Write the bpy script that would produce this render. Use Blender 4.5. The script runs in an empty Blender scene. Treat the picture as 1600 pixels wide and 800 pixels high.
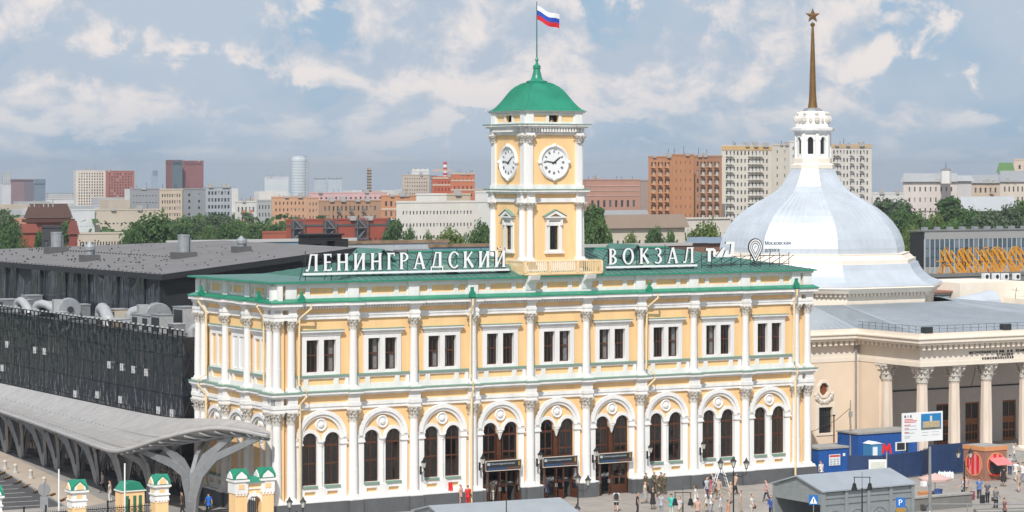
import bpy, bmesh, math, random
from mathutils import Vector, Matrix, Euler
from mathutils.geometry import tessellate_polygon

# ---------------------------------------------------------------- camera, sky, sun, exposure
SC = bpy.context.scene
COL = SC.collection
PI = math.pi
F, HOR, YAW = 3974.86, 267.149, 0.534
CX, CY, CZ = -83.890, -174.866, 26.455
cs, sn = math.cos(YAW), math.sin(YAW)
cam_d = bpy.data.cameras.new('camera')
cam = bpy.data.objects.new('camera', cam_d); COL.objects.link(cam)
cam.location = (CX, CY, CZ); cam.rotation_euler = (PI/2, 0, -YAW)
cam_d.sensor_width = 36; cam_d.lens = F/1600*36; cam_d.shift_y = -(400-HOR)/1600
cam_d.clip_start = 1; cam_d.clip_end = 30000
SC.camera = cam

SUN = Vector((0.82, 1.0, -1.32)).normalized()        # the way sunlight travels
w = bpy.data.worlds.new('World'); SC.world = w; w.use_nodes = True
def build_world():
    nt = w.node_tree; nt.nodes.clear(); N = nt.nodes.new; L = nt.links.new
    sky = N('ShaderNodeTexSky'); sky.sky_type = 'NISHITA'; sky.sun_disc = False
    sky.sun_elevation = math.asin(-SUN.z); sky.sun_rotation = math.atan2(-SUN.x, -SUN.y)
    sky.air_density = 1.0; sky.dust_density = 0.6; sky.ozone_density = 2.0
    tc = N('ShaderNodeTexCoord'); sep = N('ShaderNodeSeparateXYZ'); L(tc.outputs['Generated'], sep.inputs[0])
    def math_(op, a, b=None, c=None):
        m = N('ShaderNodeMath'); m.operation = op
        for k, q in enumerate((a, b, c)):
            if q is None: continue
            if isinstance(q, (int, float)): m.inputs[k].default_value = q
            else: L(q, m.inputs[k])
        return m.outputs[0]
    az = math_('ARCTAN2', sep.outputs[0], sep.outputs[1])
    el = math_('ARCSINE', sep.outputs[2])
    # cloud layers thin out towards the horizon: height in the sky enters as a logarithm
    lg = math_('LOGARITHM', math_('ADD', math_('MAXIMUM', el, 0.0), 0.028), math.e)
    comb = N('ShaderNodeCombineXYZ'); L(math_('MULTIPLY', az, 23), comb.inputs[0]); L(math_('MULTIPLY', lg, 2.05), comb.inputs[1])
    def noise(vec, scale, detail, rough, dist=0.0, off=(0, 0, 0)):
        mp = N('ShaderNodeMapping'); mp.inputs['Location'].default_value = off; L(vec, mp.inputs[0])
        n = N('ShaderNodeTexNoise'); n.inputs['Scale'].default_value = scale; n.inputs['Detail'].default_value = detail
        n.inputs['Roughness'].default_value = rough; n.inputs['Distortion'].default_value = dist
        L(mp.outputs[0], n.inputs['Vector']); return n.outputs['Fac']
    def ramp(x, a, b):
        r = N('ShaderNodeMapRange'); r.interpolation_type = 'SMOOTHSTEP'
        r.inputs['From Min'].default_value = a; r.inputs['From Max'].default_value = b; L(x, r.inputs['Value']); return r.outputs[0]
    off = (5.6, 2.2, 0.4)
    dn = lambda o: math_('ADD', math_('MULTIPLY', noise(comb.outputs[0], 0.50, 3, 0.5, 0.0, o), 0.58), math_('MULTIPLY', noise(comb.outputs[0], 1.9, 10, 0.60, 0.30, o), 0.42))
    big = dn(off); lit = dn((off[0]+0.16, off[1]-0.26, off[2]))      # the same cloud, sampled towards the sun
    veil = noise(comb.outputs[0], 0.45, 4, 0.5, 0.0, (9, 4, 2))
    mask = ramp(big, 0.445, 0.495)
    shade = ramp(math_('SUBTRACT', big, lit), -0.06, 0.095)
    def mix(f, a, b):
        m = N('ShaderNodeMix'); m.data_type = 'RGBA'
        if isinstance(f, (int, float)): m.inputs[0].default_value = f
        else: L(f, m.inputs[0])
        for k, q in ((6, a), (7, b)):
            if isinstance(q, tuple): m.inputs[k].default_value = q
            else: L(q, m.inputs[k])
        return m.outputs[2]
    blue = mix(0.85, sky.outputs[0], (2.6, 4.15, 6.0, 1))
    blue = mix(ramp(veil, 0.36, 0.62), blue, (4.6, 5.4, 6.4, 1))
    cloud = mix(shade, (4.5, 5.25, 6.25, 1), (8.2, 7.6, 7.35, 1))
    out = mix(math_('MULTIPLY', mask, math_('MULTIPLY_ADD', ramp(el, 0.0, 0.04), 0.66, 0.28)), blue, cloud)
    bg = N('ShaderNodeBackground'); bg.inputs['Strength'].default_value = 0.108; L(out, bg.inputs[0])
    wo = N('ShaderNodeOutputWorld'); L(bg.outputs[0], wo.inputs[0])
build_world()
sun_d = bpy.data.lights.new('sun', 'SUN'); sun_d.energy = 4.3; sun_d.angle = math.radians(0.53); sun_d.color = (1.0, 0.965, 0.905)
sun = bpy.data.objects.new('sun', sun_d); COL.objects.link(sun); sun.rotation_euler = SUN.to_track_quat('-Z', 'Y').to_euler(); sun.location = (-60, -80, 120)
vs = SC.view_settings; vs.view_transform = 'Standard'; vs.look = 'None'; vs.exposure = 0.0; vs.gamma = 1.0; vs.use_curve_mapping = False
SC.cycles.max_bounces = 6; SC.cycles.transparent_max_bounces = 12
RNG = random.Random(7)

# ---------------------------------------------------------------- measuring: photograph pixel -> point in the place
def ray(x, y):
    t = (x-800)/F; u = (HOR-y)/F
    return Vector((t*cs+sn, -t*sn+cs, u))
def onY(x, y, Y):
    r = ray(x, y); k = (Y-CY)/r.y; return Vector((CX+k*r.x, Y, CZ+k*r.z))
def onX(x, y, X):
    r = ray(x, y); k = (X-CX)/r.x; return Vector((X, CY+k*r.y, CZ+k*r.z))
def onZ(x, y, Z=0.0):
    r = ray(x, y); k = (Z-CZ)/r.z; return Vector((CX+k*r.x, CY+k*r.y, Z))
def atD(x, y, d): return Vector((CX, CY, CZ))+d*ray(x, y)

# ---------------------------------------------------------------- materials
MATS = {}
def mat(name, col, rough=0.7, metal=0.0, var=0.12, scale=1.5, bump=0.0, spec=0.4, streak=False, col2=None, bscale=None):
    m = bpy.data.materials.new(name); m.use_nodes = True; MATS[name] = m
    nt = m.node_tree; b = nt.nodes['Principled BSDF']; N = nt.nodes.new; L = nt.links.new
    b.inputs['Roughness'].default_value = rough; b.inputs['Metallic'].default_value = metal
    b.inputs['Specular IOR Level'].default_value = spec
    tc = N('ShaderNodeTexCoord'); mp = N('ShaderNodeMapping'); L(tc.outputs['Object'], mp.inputs[0])
    if streak: mp.inputs['Scale'].default_value = (1, 1, 0.12)
    n = N('ShaderNodeTexNoise'); n.inputs['Scale'].default_value = scale; n.inputs['Detail'].default_value = 6; n.inputs['Roughness'].default_value = 0.65
    L(mp.outputs[0], n.inputs['Vector'])
    mr = N('ShaderNodeMapRange'); mr.inputs['From Min'].default_value = 0.3; mr.inputs['From Max'].default_value = 0.7; L(n.outputs['Fac'], mr.inputs[0])
    mx = N('ShaderNodeMix'); mx.data_type = 'RGBA'; L(mr.outputs[0], mx.inputs[0])
    a = col2 if col2 else tuple(c*(1-var) for c in col)
    mx.inputs[6].default_value = (*a, 1); mx.inputs[7].default_value = (*[min(1, c*(1+var*0.4)) for c in col], 1)
    L(mx.outputs[2], b.inputs['Base Color'])
    if bump:
        n2 = N('ShaderNodeTexNoise'); n2.inputs['Scale'].default_value = bscale or scale*6; n2.inputs['Detail'].default_value = 4; L(tc.outputs['Object'], n2.inputs['Vector'])
        bp = N('ShaderNodeBump'); bp.inputs['Strength'].default_value = bump; bp.inputs['Distance'].default_value = 0.03
        L(n2.outputs['Fac'], bp.inputs['Height']); L(bp.outputs[0], b.inputs['Normal'])
    return m
def glassy(name, tint=(0.78, 0.80, 0.82), gloss=1.0):
    """a thin window pane: mirrors at its Fresnel share, else lets tinted light through"""
    m = bpy.data.materials.new(name); m.use_nodes = True; MATS[name] = m
    nt = m.node_tree; nt.nodes.clear(); N = nt.nodes.new; L = nt.links.new
    o = N('ShaderNodeOutputMaterial'); mx = N('ShaderNodeMixShader'); lw = N('ShaderNodeLayerWeight'); lw.inputs[0].default_value = .5
    pw_ = N('ShaderNodeMath'); pw_.operation = 'POWER'; pw_.inputs[1].default_value = 4.0; L(lw.outputs['Facing'], pw_.inputs[0])      # Schlick's rise towards grazing sight
    fr = N('ShaderNodeMath'); fr.operation = 'MULTIPLY_ADD'; fr.inputs[1].default_value = .9; fr.inputs[2].default_value = .055; L(pw_.outputs[0], fr.inputs[0])
    t = N('ShaderNodeBsdfTransparent'); t.inputs[0].default_value = (*tint, 1)
    g = N('ShaderNodeBsdfGlossy'); g.inputs['Roughness'].default_value = 0.03; g.inputs[0].default_value = (gloss, gloss, gloss, 1)
    tc = N('ShaderNodeTexCoord'); n = N('ShaderNodeTexNoise'); n.inputs['Scale'].default_value = 0.9; L(tc.outputs['Object'], n.inputs[0])
    bp = N('ShaderNodeBump'); bp.inputs['Strength'].default_value = 0.15; bp.inputs['Distance'].default_value = 0.05; L(n.outputs[0], bp.inputs['Height']); L(bp.outputs[0], g.inputs['Normal'])
    L(fr.outputs[0], mx.inputs[0]); L(t.outputs[0], mx.inputs[1]); L(g.outputs[0], mx.inputs[2]); L(mx.outputs[0], o.inputs[0])
    return m
YEL = mat('yellow_plaster', (0.88, 0.585, 0.295), 0.85, var=0.15, scale=0.7, bump=0.15, streak=True)
WHT = mat('white_stucco', (0.805, 0.795, 0.78), 0.75, var=0.17, scale=0.9, bump=0.12, streak=True)
STO = mat('carved_stucco', (0.70, 0.66, 0.60), 0.85, var=0.45, scale=7)  # dark mottling stands in for shade in the carved crevices
GRN = mat('green_tin', (0.018, 0.245, 0.15), 0.38, var=0.22, scale=0.6, spec=0.5)
GRND = mat('weathered_green_tin', (0.12, 0.30, 0.22), 0.55, var=0.4, scale=2.5, col2=(0.24, 0.27, 0.23))
GRA = mat('dark_granite', (0.115, 0.12, 0.128), 0.5, var=0.2, scale=1.2, bump=0.1)
WOOD = mat('brown_wood', (0.095, 0.034, 0.016), 0.4, var=0.3, scale=4)
PANE = glassy('window_pane')
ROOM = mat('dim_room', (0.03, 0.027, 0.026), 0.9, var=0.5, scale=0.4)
CURT = mat('white_curtain', (0.62, 0.60, 0.56), 0.9, var=0.25, scale=6)
PIPE = mat('cream_pipe', (0.80, 0.62, 0.36), 0.5)
CREAM = mat('cream_paint', (0.82, 0.62, 0.36), 0.6, var=0.15, scale=3)
BLKM = mat('black_iron', (0.02, 0.021, 0.022), 0.45, metal=0.3)
STEEL = mat('grey_steel', (0.36, 0.37, 0.38), 0.45, metal=0.55, var=0.18, scale=2)
GALV = mat('galvanised_metal', (0.52, 0.54, 0.56), 0.38, metal=0.75, var=0.2, scale=2.5)
LETW = mat('white_sign_letter', (0.82, 0.83, 0.84), 0.35, var=0.03)
DARKM = mat('dark_metal_frame', (0.045, 0.05, 0.052), 0.5, metal=0.3)

# ---------------------------------------------------------------- mesh building
class MB:
    """collects shapes; tf maps local (u, t, z) to xyz"""
    def __init__(self, tf=None): self.V = []; self.Fc = []; self.tf = tf; self.mi = 0; self.M = []
    def add(self, vs_, fs):
        o = len(self.V); f = self.tf
        self.V += [tuple(f(*v)) if f else tuple(v) for v in vs_]
        self.Fc += [tuple(i+o for i in q) for q in fs]; self.M += [self.mi]*len(fs); return self
    def box(self, x0, x1, y0, y1, z0, z1):
        return self.add([(x0,y0,z0),(x1,y0,z0),(x1,y1,z0),(x0,y1,z0),(x0,y0,z1),(x1,y0,z1),(x1,y1,z1),(x0,y1,z1)],
                        [(0,3,2,1),(4,5,6,7),(0,1,5,4),(1,2,6,5),(2,3,7,6),(3,0,4,7)])
    def prism(self, poly, lo, hi, plane='XZ', holes=()):
        loops = [list(poly)]+[list(h) for h in holes]
        mp = {'XZ': lambda p, t: (p[0], t, p[1]), 'XY': lambda p, t: (p[0], p[1], t), 'YZ': lambda p, t: (t, p[0], p[1])}[plane]
        tris = tessellate_polygon([[Vector((p[0], p[1], 0)) for p in l] for l in loops])
        flat = [p for l in loops for p in l]; n = len(flat)
        vs_ = [mp(p, lo) for p in flat]+[mp(p, hi) for p in flat]
        fs = [tuple(t) for t in tris]+[tuple(i+n for i in reversed(t)) for t in tris]
        o = 0
        for l in loops:
            k = len(l)
            for i in range(k):
                j = (i+1) % k; fs.append((o+i, o+j, o+j+n, o+i+n))
            o += k
        return self.add(vs_, fs)
    def loft(self, A, B, caps=True):
        n = len(A); fs = [(i, (i+1) % n, (i+1) % n+n, i+n) for i in range(n)]
        if caps:
            for off, P in ((0, A), (n, B)):
                for t in tessellate_polygon([[Vector((p[0], p[1], 0)) for p in P]]): fs.append(tuple(i+off for i in t))
        return self.add(list(A)+list(B), fs)
    def lathe(self, prof, c=(0, 0, 0), n=12, a0=0.0, caps=True, sq=None):
        vs_ = []; fs = []
        for r, z in prof:
            for k in range(n):
                a = a0+2*PI*k/n; vs_.append((c[0]+r*math.cos(a), c[1]+r*math.sin(a), c[2]+z))
        for i in range(len(prof)-1):
            for k in range(n):
                j = (k+1) % n; fs.append((i*n+k, i*n+j, (i+1)*n+j, (i+1)*n+k))
        if caps: fs.append(tuple(range(n))[::-1]); fs.append(tuple((len(prof)-1)*n+k for k in range(n)))
        return self.add(vs_, fs)
    def tube(self, pts, r, n=6, up=None):
        pts = [Vector(p) for p in pts]; R = r if isinstance(r, (list, tuple)) else [r]*len(pts); vs_ = []; fs = []
        for i, p in enumerate(pts):
            d = (pts[min(i+1, len(pts)-1)]-pts[max(i-1, 0)]).normalized()
            s = d.cross(Vector((0, 0, 1)) if abs(d.z) < 0.95 else Vector((0, 1, 0))).normalized(); q = s.cross(d).normalized()
            for k in range(n):
                a = 2*PI*k/n+PI/n; vs_.append(p+R[i]*(math.cos(a)*s+math.sin(a)*q))
        for i in range(len(pts)-1):
            for k in range(n):
                j = (k+1) % n; fs.append((i*n+k, i*n+j, (i+1)*n+j, (i+1)*n+k))
        fs.append(tuple(range(n))[::-1]); fs.append(tuple((len(pts)-1)*n+k for k in range(n)))
        return self.add([tuple(v) for v in vs_], fs)
    def ball(self, c, r, n=8, m=6, sc=(1, 1, 1)):
        prof = [(max(1e-4, r*math.sin(PI*i/m)), -r*math.cos(PI*i/m)) for i in range(m+1)]
        vs_ = []; fs = []
        for rr, z in prof:
            for k in range(n): vs_.append((c[0]+sc[0]*rr*math.cos(2*PI*k/n), c[1]+sc[1]*rr*math.sin(2*PI*k/n), c[2]+sc[2]*z))
        for i in range(m):
            for k in range(n):
                j = (k+1) % n; fs.append((i*n+k, i*n+j, (i+1)*n+j, (i+1)*n+k))
        return self.add(vs_, fs)
    def mesh(self, name, mats, smooth=False):
        me = bpy.data.meshes.new(name); me.from_pydata(self.V, [], self.Fc)
        bm = bmesh.new(); bm.from_mesh(me); bmesh.ops.recalc_face_normals(bm, faces=bm.faces[:]); bm.to_mesh(me); bm.free()
        mats = mats if isinstance(mats, (list, tuple)) else [mats]
        for m in mats: me.materials.append(m)
        if len(mats) > 1: me.polygons.foreach_set('material_index', self.M)
        if smooth:
            me.polygons.foreach_set('use_smooth', [True]*len(me.polygons))
            me.set_sharp_from_angle(angle=math.radians(40)) if hasattr(me, 'set_sharp_from_angle') else None
        return me
def inst(name, me, parent=None, loc=(0, 0, 0), rz=0.0, sc=None, m=None):
    o = bpy.data.objects.new(name, me); COL.objects.link(o); o.parent = parent; o.location = loc
    if rz: o.rotation_euler = (0, 0, rz)
    if sc: o.scale = sc if isinstance(sc, (list, tuple)) else (sc, sc, sc)
    if m: o.material_slots[0].link = 'OBJECT'; o.material_slots[0].material = m
    return o
def make(name, mb, m, parent=None, loc=(0, 0, 0), rz=0.0, smooth=False):
    return inst(name, mb.mesh(name, m, smooth), parent, loc, rz)
def tag(o, label=None, cat=None, group=None, kind=None):
    if label: o['label'] = label
    if cat: o['category'] = cat
    if group: o['group'] = group
    if kind: o['kind'] = kind
    return o
def thing(name, label, cat, loc=(0, 0, 0), rz=0.0, group=None):
    o = bpy.data.objects.new(name, None); COL.objects.link(o); o.location = loc; o.rotation_euler = (0, 0, rz); o.empty_display_size = 0.5
    return tag(o, label, cat, group)
def copy_tree(o, parent=None):
    c = o.copy(); COL.objects.link(c); c.parent = parent
    for ch in list(o.children): copy_tree(ch, c)
    return c
def rect(x0, x1, z0, z1): return [(x0, z0), (x1, z0), (x1, z1), (x0, z1)]
def arc(cx, cz, r, a0, a1, n): return [(cx+r*math.cos(a0+(a1-a0)*i/n), cz+r*math.sin(a0+(a1-a0)*i/n)) for i in range(n+1)]
def arch(cx, hw, z0, zs, n=10): return [(cx+hw, z0)]+arc(cx, zs, hw, 0, PI, n)+[(cx-hw, z0)]
def ring(cx, cz, ri, ro, n=14, a0=0.0, a1=PI): return arc(cx, cz, ro, a0, a1, n)+arc(cx, cz, ri, a1, a0, n)
# ---------------------------------------------------------------- people
def skin(name, vs_, es, m, sub=1):
    """grow a smooth skin round a skeleton: vs_ = {key: (x, y, z, r)}, es = pairs of keys; the first key is the root"""
    ks = list(vs_); me = bpy.data.meshes.new('skeleton'); me.from_pydata([vs_[k][:3] for k in ks], [(ks.index(a), ks.index(b)) for a, b in es], [])
    o = bpy.data.objects.new('skeleton', me); COL.objects.link(o); o.modifiers.new('s', 'SKIN'); sv = me.skin_vertices[0].data
    for i, k in enumerate(ks): r = vs_[k][3]; sv[i].radius = r if isinstance(r, tuple) else (r, r); sv[i].use_root = i == 0
    sb = o.modifiers.new('u', 'SUBSURF'); sb.levels = sb.render_levels = sub
    dg = bpy.context.evaluated_depsgraph_get(); out = bpy.data.meshes.new_from_object(o.evaluated_get(dg)); bpy.data.objects.remove(o); bpy.data.meshes.remove(me)
    out.name = name; out.materials.clear(); out.materials.append(m); out.polygons.foreach_set('use_smooth', [True]*len(out.polygons)); return out
SKIN = [mat('skin_light', (.58, .36, .26), .6, var=.08), mat('skin_tan', (.42, .25, .17), .6, var=.08)]
HAIR = [mat('hair_dark', (.025, .018, .014), .6), mat('hair_brown', (.10, .06, .035), .6), mat('hair_fair', (.34, .23, .12), .6), mat('hair_grey', (.30, .29, .28), .6)]
_cl = {}
def cloth(c):
    if c not in _cl: _cl[c] = mat('cloth_%d' % len(_cl), c, .85, var=.18, scale=5)
    return _cl[c]
SHOE = mat('shoe_dark', (.03, .028, .026), .6)
def figure(st, arm, lean=0.0):
    """st = stride (m, left foot forward), arm = (left swing, right swing, elbow bend)"""
    hx = .095; K = {}; y = lambda z: -lean*(z-.9)
    K['pel'] = (0, 0, .95, (.145, .10)); K['wai'] = (0, y(1.12), 1.12, (.135, .095)); K['che'] = (0, y(1.33), 1.33, (.165, .11)); K['nec'] = (0, y(1.48), 1.48, .055); K['hd0'] = (0, y(1.57)-.015, 1.57, (.088, .10)); K['hd1'] = (0, y(1.66)-.02, 1.66, (.112, .128)); K['hd2'] = (0, y(1.73)-.01, 1.735, (.085, .10))
    E = [('pel', 'wai'), ('wai', 'che'), ('che', 'nec'), ('nec', 'hd0'), ('hd0', 'hd1'), ('hd1', 'hd2')]
    for s, q in ((-1, 'l'), (1, 'r')):
        f = st*s; kb = .10 if f < 0 else .03
        K['hi'+q] = (s*hx, 0, .90, .088); K['kn'+q] = (s*hx, -f*.5-.03, .50, .062); K['an'+q] = (s*hx, -f+kb*.6, .09+(.05 if f < -.1 else 0), .042); K['to'+q] = (s*hx*1.25, -f-.13+kb*.6, .035+(.01 if f < -.1 else 0), .038)
        E += [('pel', 'hi'+q), ('hi'+q, 'kn'+q), ('kn'+q, 'an'+q), ('an'+q, 'to'+q)]
        sw = arm[0] if s < 0 else arm[1]; eb = arm[2]
        K['sh'+q] = (s*.185, y(1.41), 1.41, .058); K['el'+q] = (s*.235, y(1.15)-sw*.5, 1.15, .044); K['wr'+q] = (s*.235, y(.92)-sw-eb*.20, .92+eb*.14, .032); K['ha'+q] = (s*.230, y(.84)-sw*1.1-eb*.28, .83+eb*.17, (.022, .042))
        E += [('che', 'sh'+q), ('sh'+q, 'el'+q), ('el'+q, 'wr'+q), ('wr'+q, 'ha'+q)]
    return K, E
def sub(K, E, keys, grow): 
    k2 = {k: (*K[k][:3], tuple(r+grow for r in K[k][3]) if isinstance(K[k][3], tuple) else K[k][3]+grow) for k in keys}
    return k2, [e for e in E if e[0] in k2 and e[1] in k2]
def make_variant(st, arm, lean=0.0):
    K, E = figure(st, arm, lean); V = {}
    body = skin('person', K, E, SKIN[0])
    fg = MB()
    for s, q in ((-1, 'l'), (1, 'r')):
        h = Vector(K['ha'+q][:3]); d = (h-Vector(K['wr'+q][:3])).normalized(); sd = Vector((0, 1, 0)); sd = (sd-d*sd.dot(d)).normalized()
        for i, (o_, L_) in enumerate(((-.034, .07), (-.012, .085), (.012, .08), (.033, .06))): a = h+sd*o_+d*.02; fg.tube([a, a+d*L_*.55, a+d*L_*.95+Vector((-s*.015, 0, 0))], [.0095, .009, .007], 5)
        a = h-sd*.03-d*.02; fg.tube([a, a-sd*.03+d*.035, a-sd*.035+d*.07], [.011, .010, .008], 5)
    bm = bmesh.new(); bm.from_mesh(body); bm.from_mesh(fg.mesh('f', SKIN[0])); n0 = MB(); hd = Vector(K['hd1'][:3]); n0.ball((hd.x, hd.y-.108, hd.z-.02), .02, 6, 4, (1, 1.2, 1.3))
    for s in (-1, 1): n0.ball((s*.09, hd.y+.01, hd.z-.015), .024, 6, 4, (.5, 1, 1.4))
    bm.from_mesh(n0.mesh('n', SKIN[0])); bm.to_mesh(body); bm.free(); V['body'] = body
    ey = MB(); [ey.ball((s*.034, hd.y-.100, hd.z+.005), .012, 5, 4) for s in (-1, 1)]; ey.box(-.022, .022, hd.y-.108, hd.y-.09, hd.z-.062, hd.z-.055); V['face'] = ey.mesh('face', HAIR[0])
    k2, e2 = sub(K, E, ['pel', 'wai', 'che', 'shl', 'shr', 'ell', 'elr'], .034)
    for q in 'lr': a, b = Vector(K['sh'+q][:3]), Vector(K['el'+q][:3]); k2['el'+q] = (*a.lerp(b, .72), .07)
    k2['nec'] = (K['che'][0], K['che'][1], 1.43, .075); e2.append(('che', 'nec')); k2['hem'] = (0, 0, .84, (.185, .135)); e2.append(('pel', 'hem')); V['shirt'] = skin('shirt', k2, e2, cloth((.5, .5, .5)))
    k2, e2 = sub(K, E, ['pel', 'wai', 'che', 'shl', 'shr', 'ell', 'elr', 'wrl', 'wrr'], .034); k2['nec'] = (K['che'][0], K['che'][1], 1.44, .08); e2.append(('che', 'nec')); k2['hem'] = (0, 0, .84, (.19, .14)); e2.append(('pel', 'hem')); V['jacket'] = skin('jacket', k2, e2, cloth((.5, .5, .5)))
    k2, e2 = sub(K, E, ['pel', 'hil', 'hir', 'knl', 'knr', 'anl', 'anr'], .022); k2['wai'] = (0, K['wai'][1]*.5, 1.06, (.165, .12)); e2.append(('pel', 'wai')); V['trousers'] = skin('trousers', k2, e2, cloth((.1, .1, .1)))
    k3 = {k: v for k, v in k2.items() if k[:2] != 'an'}; e3 = [e for e in e2 if 'an' not in e[0]+e[1] or 'an' not in (e[0][:2], e[1][:2])]; e3 = [e for e in e2 if e[0][:2] != 'an' and e[1][:2] != 'an']; V['shorts'] = skin('shorts', k3, e3, cloth((.1, .1, .1)))
    sk = MB(); prof = [(.14, 1.10), (.16, 1.0), (.19, .8), (.24, .55), (.26, .42)]; sk.lathe([(r, z) for r, z in prof], (0, -st*.15, 0), 14); V['skirt'] = sk.mesh('skirt', cloth((.1, .1, .1)), True)
    k4, e4 = sub(K, E, ['hd1', 'hd2'], .014); k4['hd1'] = (K['hd1'][0], K['hd1'][1]+.060, K['hd1'][2]-.035, (.125, .125)); k4['hd2'] = (K['hd2'][0], K['hd2'][1]+.015, K['hd2'][2]+.025, (.115, .125)); V['hair'] = skin('hair', k4, e4, HAIR[0])
    k5 = dict(k4); k5['low'] = (0, K['hd1'][1]+.08, 1.50, .065); V['long_hair'] = skin('long_hair', k5, e4+[('hd1', 'low')], HAIR[0])
    k6, e6 = sub(K, E, ['anl', 'tol'], .012); a6 = skin('shoe', k6, e6, SHOE); k6, e6 = sub(K, E, ['anr', 'tor'], .012); V['shoe'] = (a6, skin('shoe', k6, e6, SHOE))
    V['K'] = K; return V
VAR = [make_variant(0.03, (.02, .03, .15)), make_variant(.26, (-.16, .18, .25), .06), make_variant(-.25, (.18, -.15, .3), .05), make_variant(.05, (.03, .12, .9)), make_variant(-.04, (.1, .02, .55), .03)]
bpk = MB().prism([(-.17, 1.0), (.17, 1.0), (.17, 1.38), (.1, 1.46), (-.1, 1.46), (-.17, 1.38)], .10, .27, 'XZ')
BPK = bpk.mesh('backpack', cloth((.03, .035, .05))); BAG = MB().box(.23, .33, -.18, .14, .62, .92).tube([(.25, -.12, .9), (.22, -.02, 1.25), (.05, 0, 1.45)], .014, 4).mesh('shoulder_bag', cloth((.12, .07, .04)))
# ---------------------------------------------------------------- the station
B = 5.3; NB = 9
XC = [B*i for i in range(10)]                      # column axes on the front, y = 0
XE = (-1.2, 48.9)                                   # corner columns
YS = [0.0, 1.2, 5.25, 9.4, 13.5, 14.7]              # column axes on the left side, x = XE[0]
ST = thing('station_building', 'long two storey yellow and white station with green roof and clock tower', 'building')
YB = 15.1                                           # back of the building
def plan(tb, tr, hw, notch=(), back=0.0):
    """the footprint: front and left side set tb from the column axes, jutting to tr around each column; notch = (x0, x1, t)"""
    pts = []
    xl, xr = XE[0], XE[1]
    ev = [('n', a, b, t) for a, b, t in notch]+[('c', x-hw, x+hw, tr) for x in XC[1:-1]]
    ev.sort(key=lambda e: e[1])
    pts.append((xl-hw, tr)); pts.append((XC[0]+hw, tr)); pts.append((XC[0]+hw, tb))
    for _, a, b, t in ev: pts += [(a, tb), (a, t), (b, t), (b, tb)]
    pts += [(XC[-1]-hw, tb), (XC[-1]-hw, tr), (xr+hw, tr)]
    pts += [(xr+hw, YB-back), (xl-hw+0.01, YB-back)]
    X = lambda t: xl+t
    pts[-1] = (X(tr), YB-back)
    pts += [(X(tr), YS[4]-hw), (X(tb), YS[4]-hw)]
    for y in (YS[3], YS[2]): pts += [(X(tb), y+hw), (X(tr), y+hw), (X(tr), y-hw), (X(tb), y-hw)]
    pts += [(X(tb), YS[1]+hw), (X(tr), YS[1]+hw)]
    pts[0] = (X(tr), tr)
    return pts
def slab(name, tb, tr, hw, z0, z1, m, notch=(), back=0.0):
    return make(name, MB().prism(plan(tb, tr, hw, notch, back), z0, z1, 'XY'), m, ST)
doors = [(B*i+2.65-1.62, B*i+2.65+1.62, 2.2) for i in (3, 4, 5)]
slab('plinth', -0.42, -0.62, 0.62, 0.0, 1.16, GRA, doors)
slab('plinth_cap', -0.36, -0.54, 0.56, 1.16, 1.26, WHT, doors)
slab('architrave', 0.15, -0.40, 0.42, 8.15, 8.40, WHT)
slab('architrave', 0.08, -0.46, 0.48, 8.40, 8.68, WHT)
slab('frieze', 0.17, 0.17, 0.40, 8.68, 9.20, YEL)
slab('cornice', -0.05, -0.50, 0.50, 9.20, 9.36, WHT)
slab('cornice', -0.26, -0.66, 0.62, 9.36, 9.56, WHT)
slab('tin_flashing', -0.32, -0.72, 0.68, 9.56, 9.64, GRND)
slab('architrave', 0.15, -0.34, 0.36, 15.10, 15.34, WHT)
slab('architrave', 0.10, -0.38, 0.40, 15.34, 15.55, WHT)
slab('frieze', 0.17, 0.17, 0.36, 15.55, 15.90, YEL)
slab('cornice', 0.02, -0.42, 0.44, 15.90, 16.06, WHT)
slab('cornice', -0.44, -0.72, 0.66, 16.16, 16.42, WHT)
slab('cornice', -0.10, -0.48, 0.50, 16.06, 16.16, WHT)
A_ = [(x, y, 16.42) for x, y in plan(-0.52, -0.80, 0.72)]; B_ = [(x, y, 16.50) for x, y in plan(-0.52, -0.80, 0.72)]; C_ = [(x, y, 16.72) for x, y in plan(0.10, -0.14, 0.52, back=0.3)]
m_ = MB(); m_.loft(A_, B_); m_.loft(B_, C_, False); make('tin_flashing', m_, GRN, ST)
slab('parapet', 0.22, 0.22, 0.40, 16.66, 17.80, YEL, back=0.5)
slab('parapet_cap', 0.02, -0.20, 0.56, 17.72, 17.90, WHT, back=0.4)
# dentils under the main cornice
m_ = MB()
x = XC[0]+0.7
while x < XC[-1]-0.5:
    if min(abs(x-c) for c in XC) > 0.55: m_.box(x-0.055, x+0.055, -0.20, 0.0, 15.93, 16.11)
    x += 0.24
y = YS[1]+0.7
while y < YS[4]-0.5:
    if min(abs(y-c) for c in YS) > 0.55: m_.box(XE[0]-0.20, XE[0], y-0.055, y+0.055, 15.93, 16.11)
    y += 0.24
tag(make('dentils', m_, WHT, ST), kind='stuff')
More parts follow.
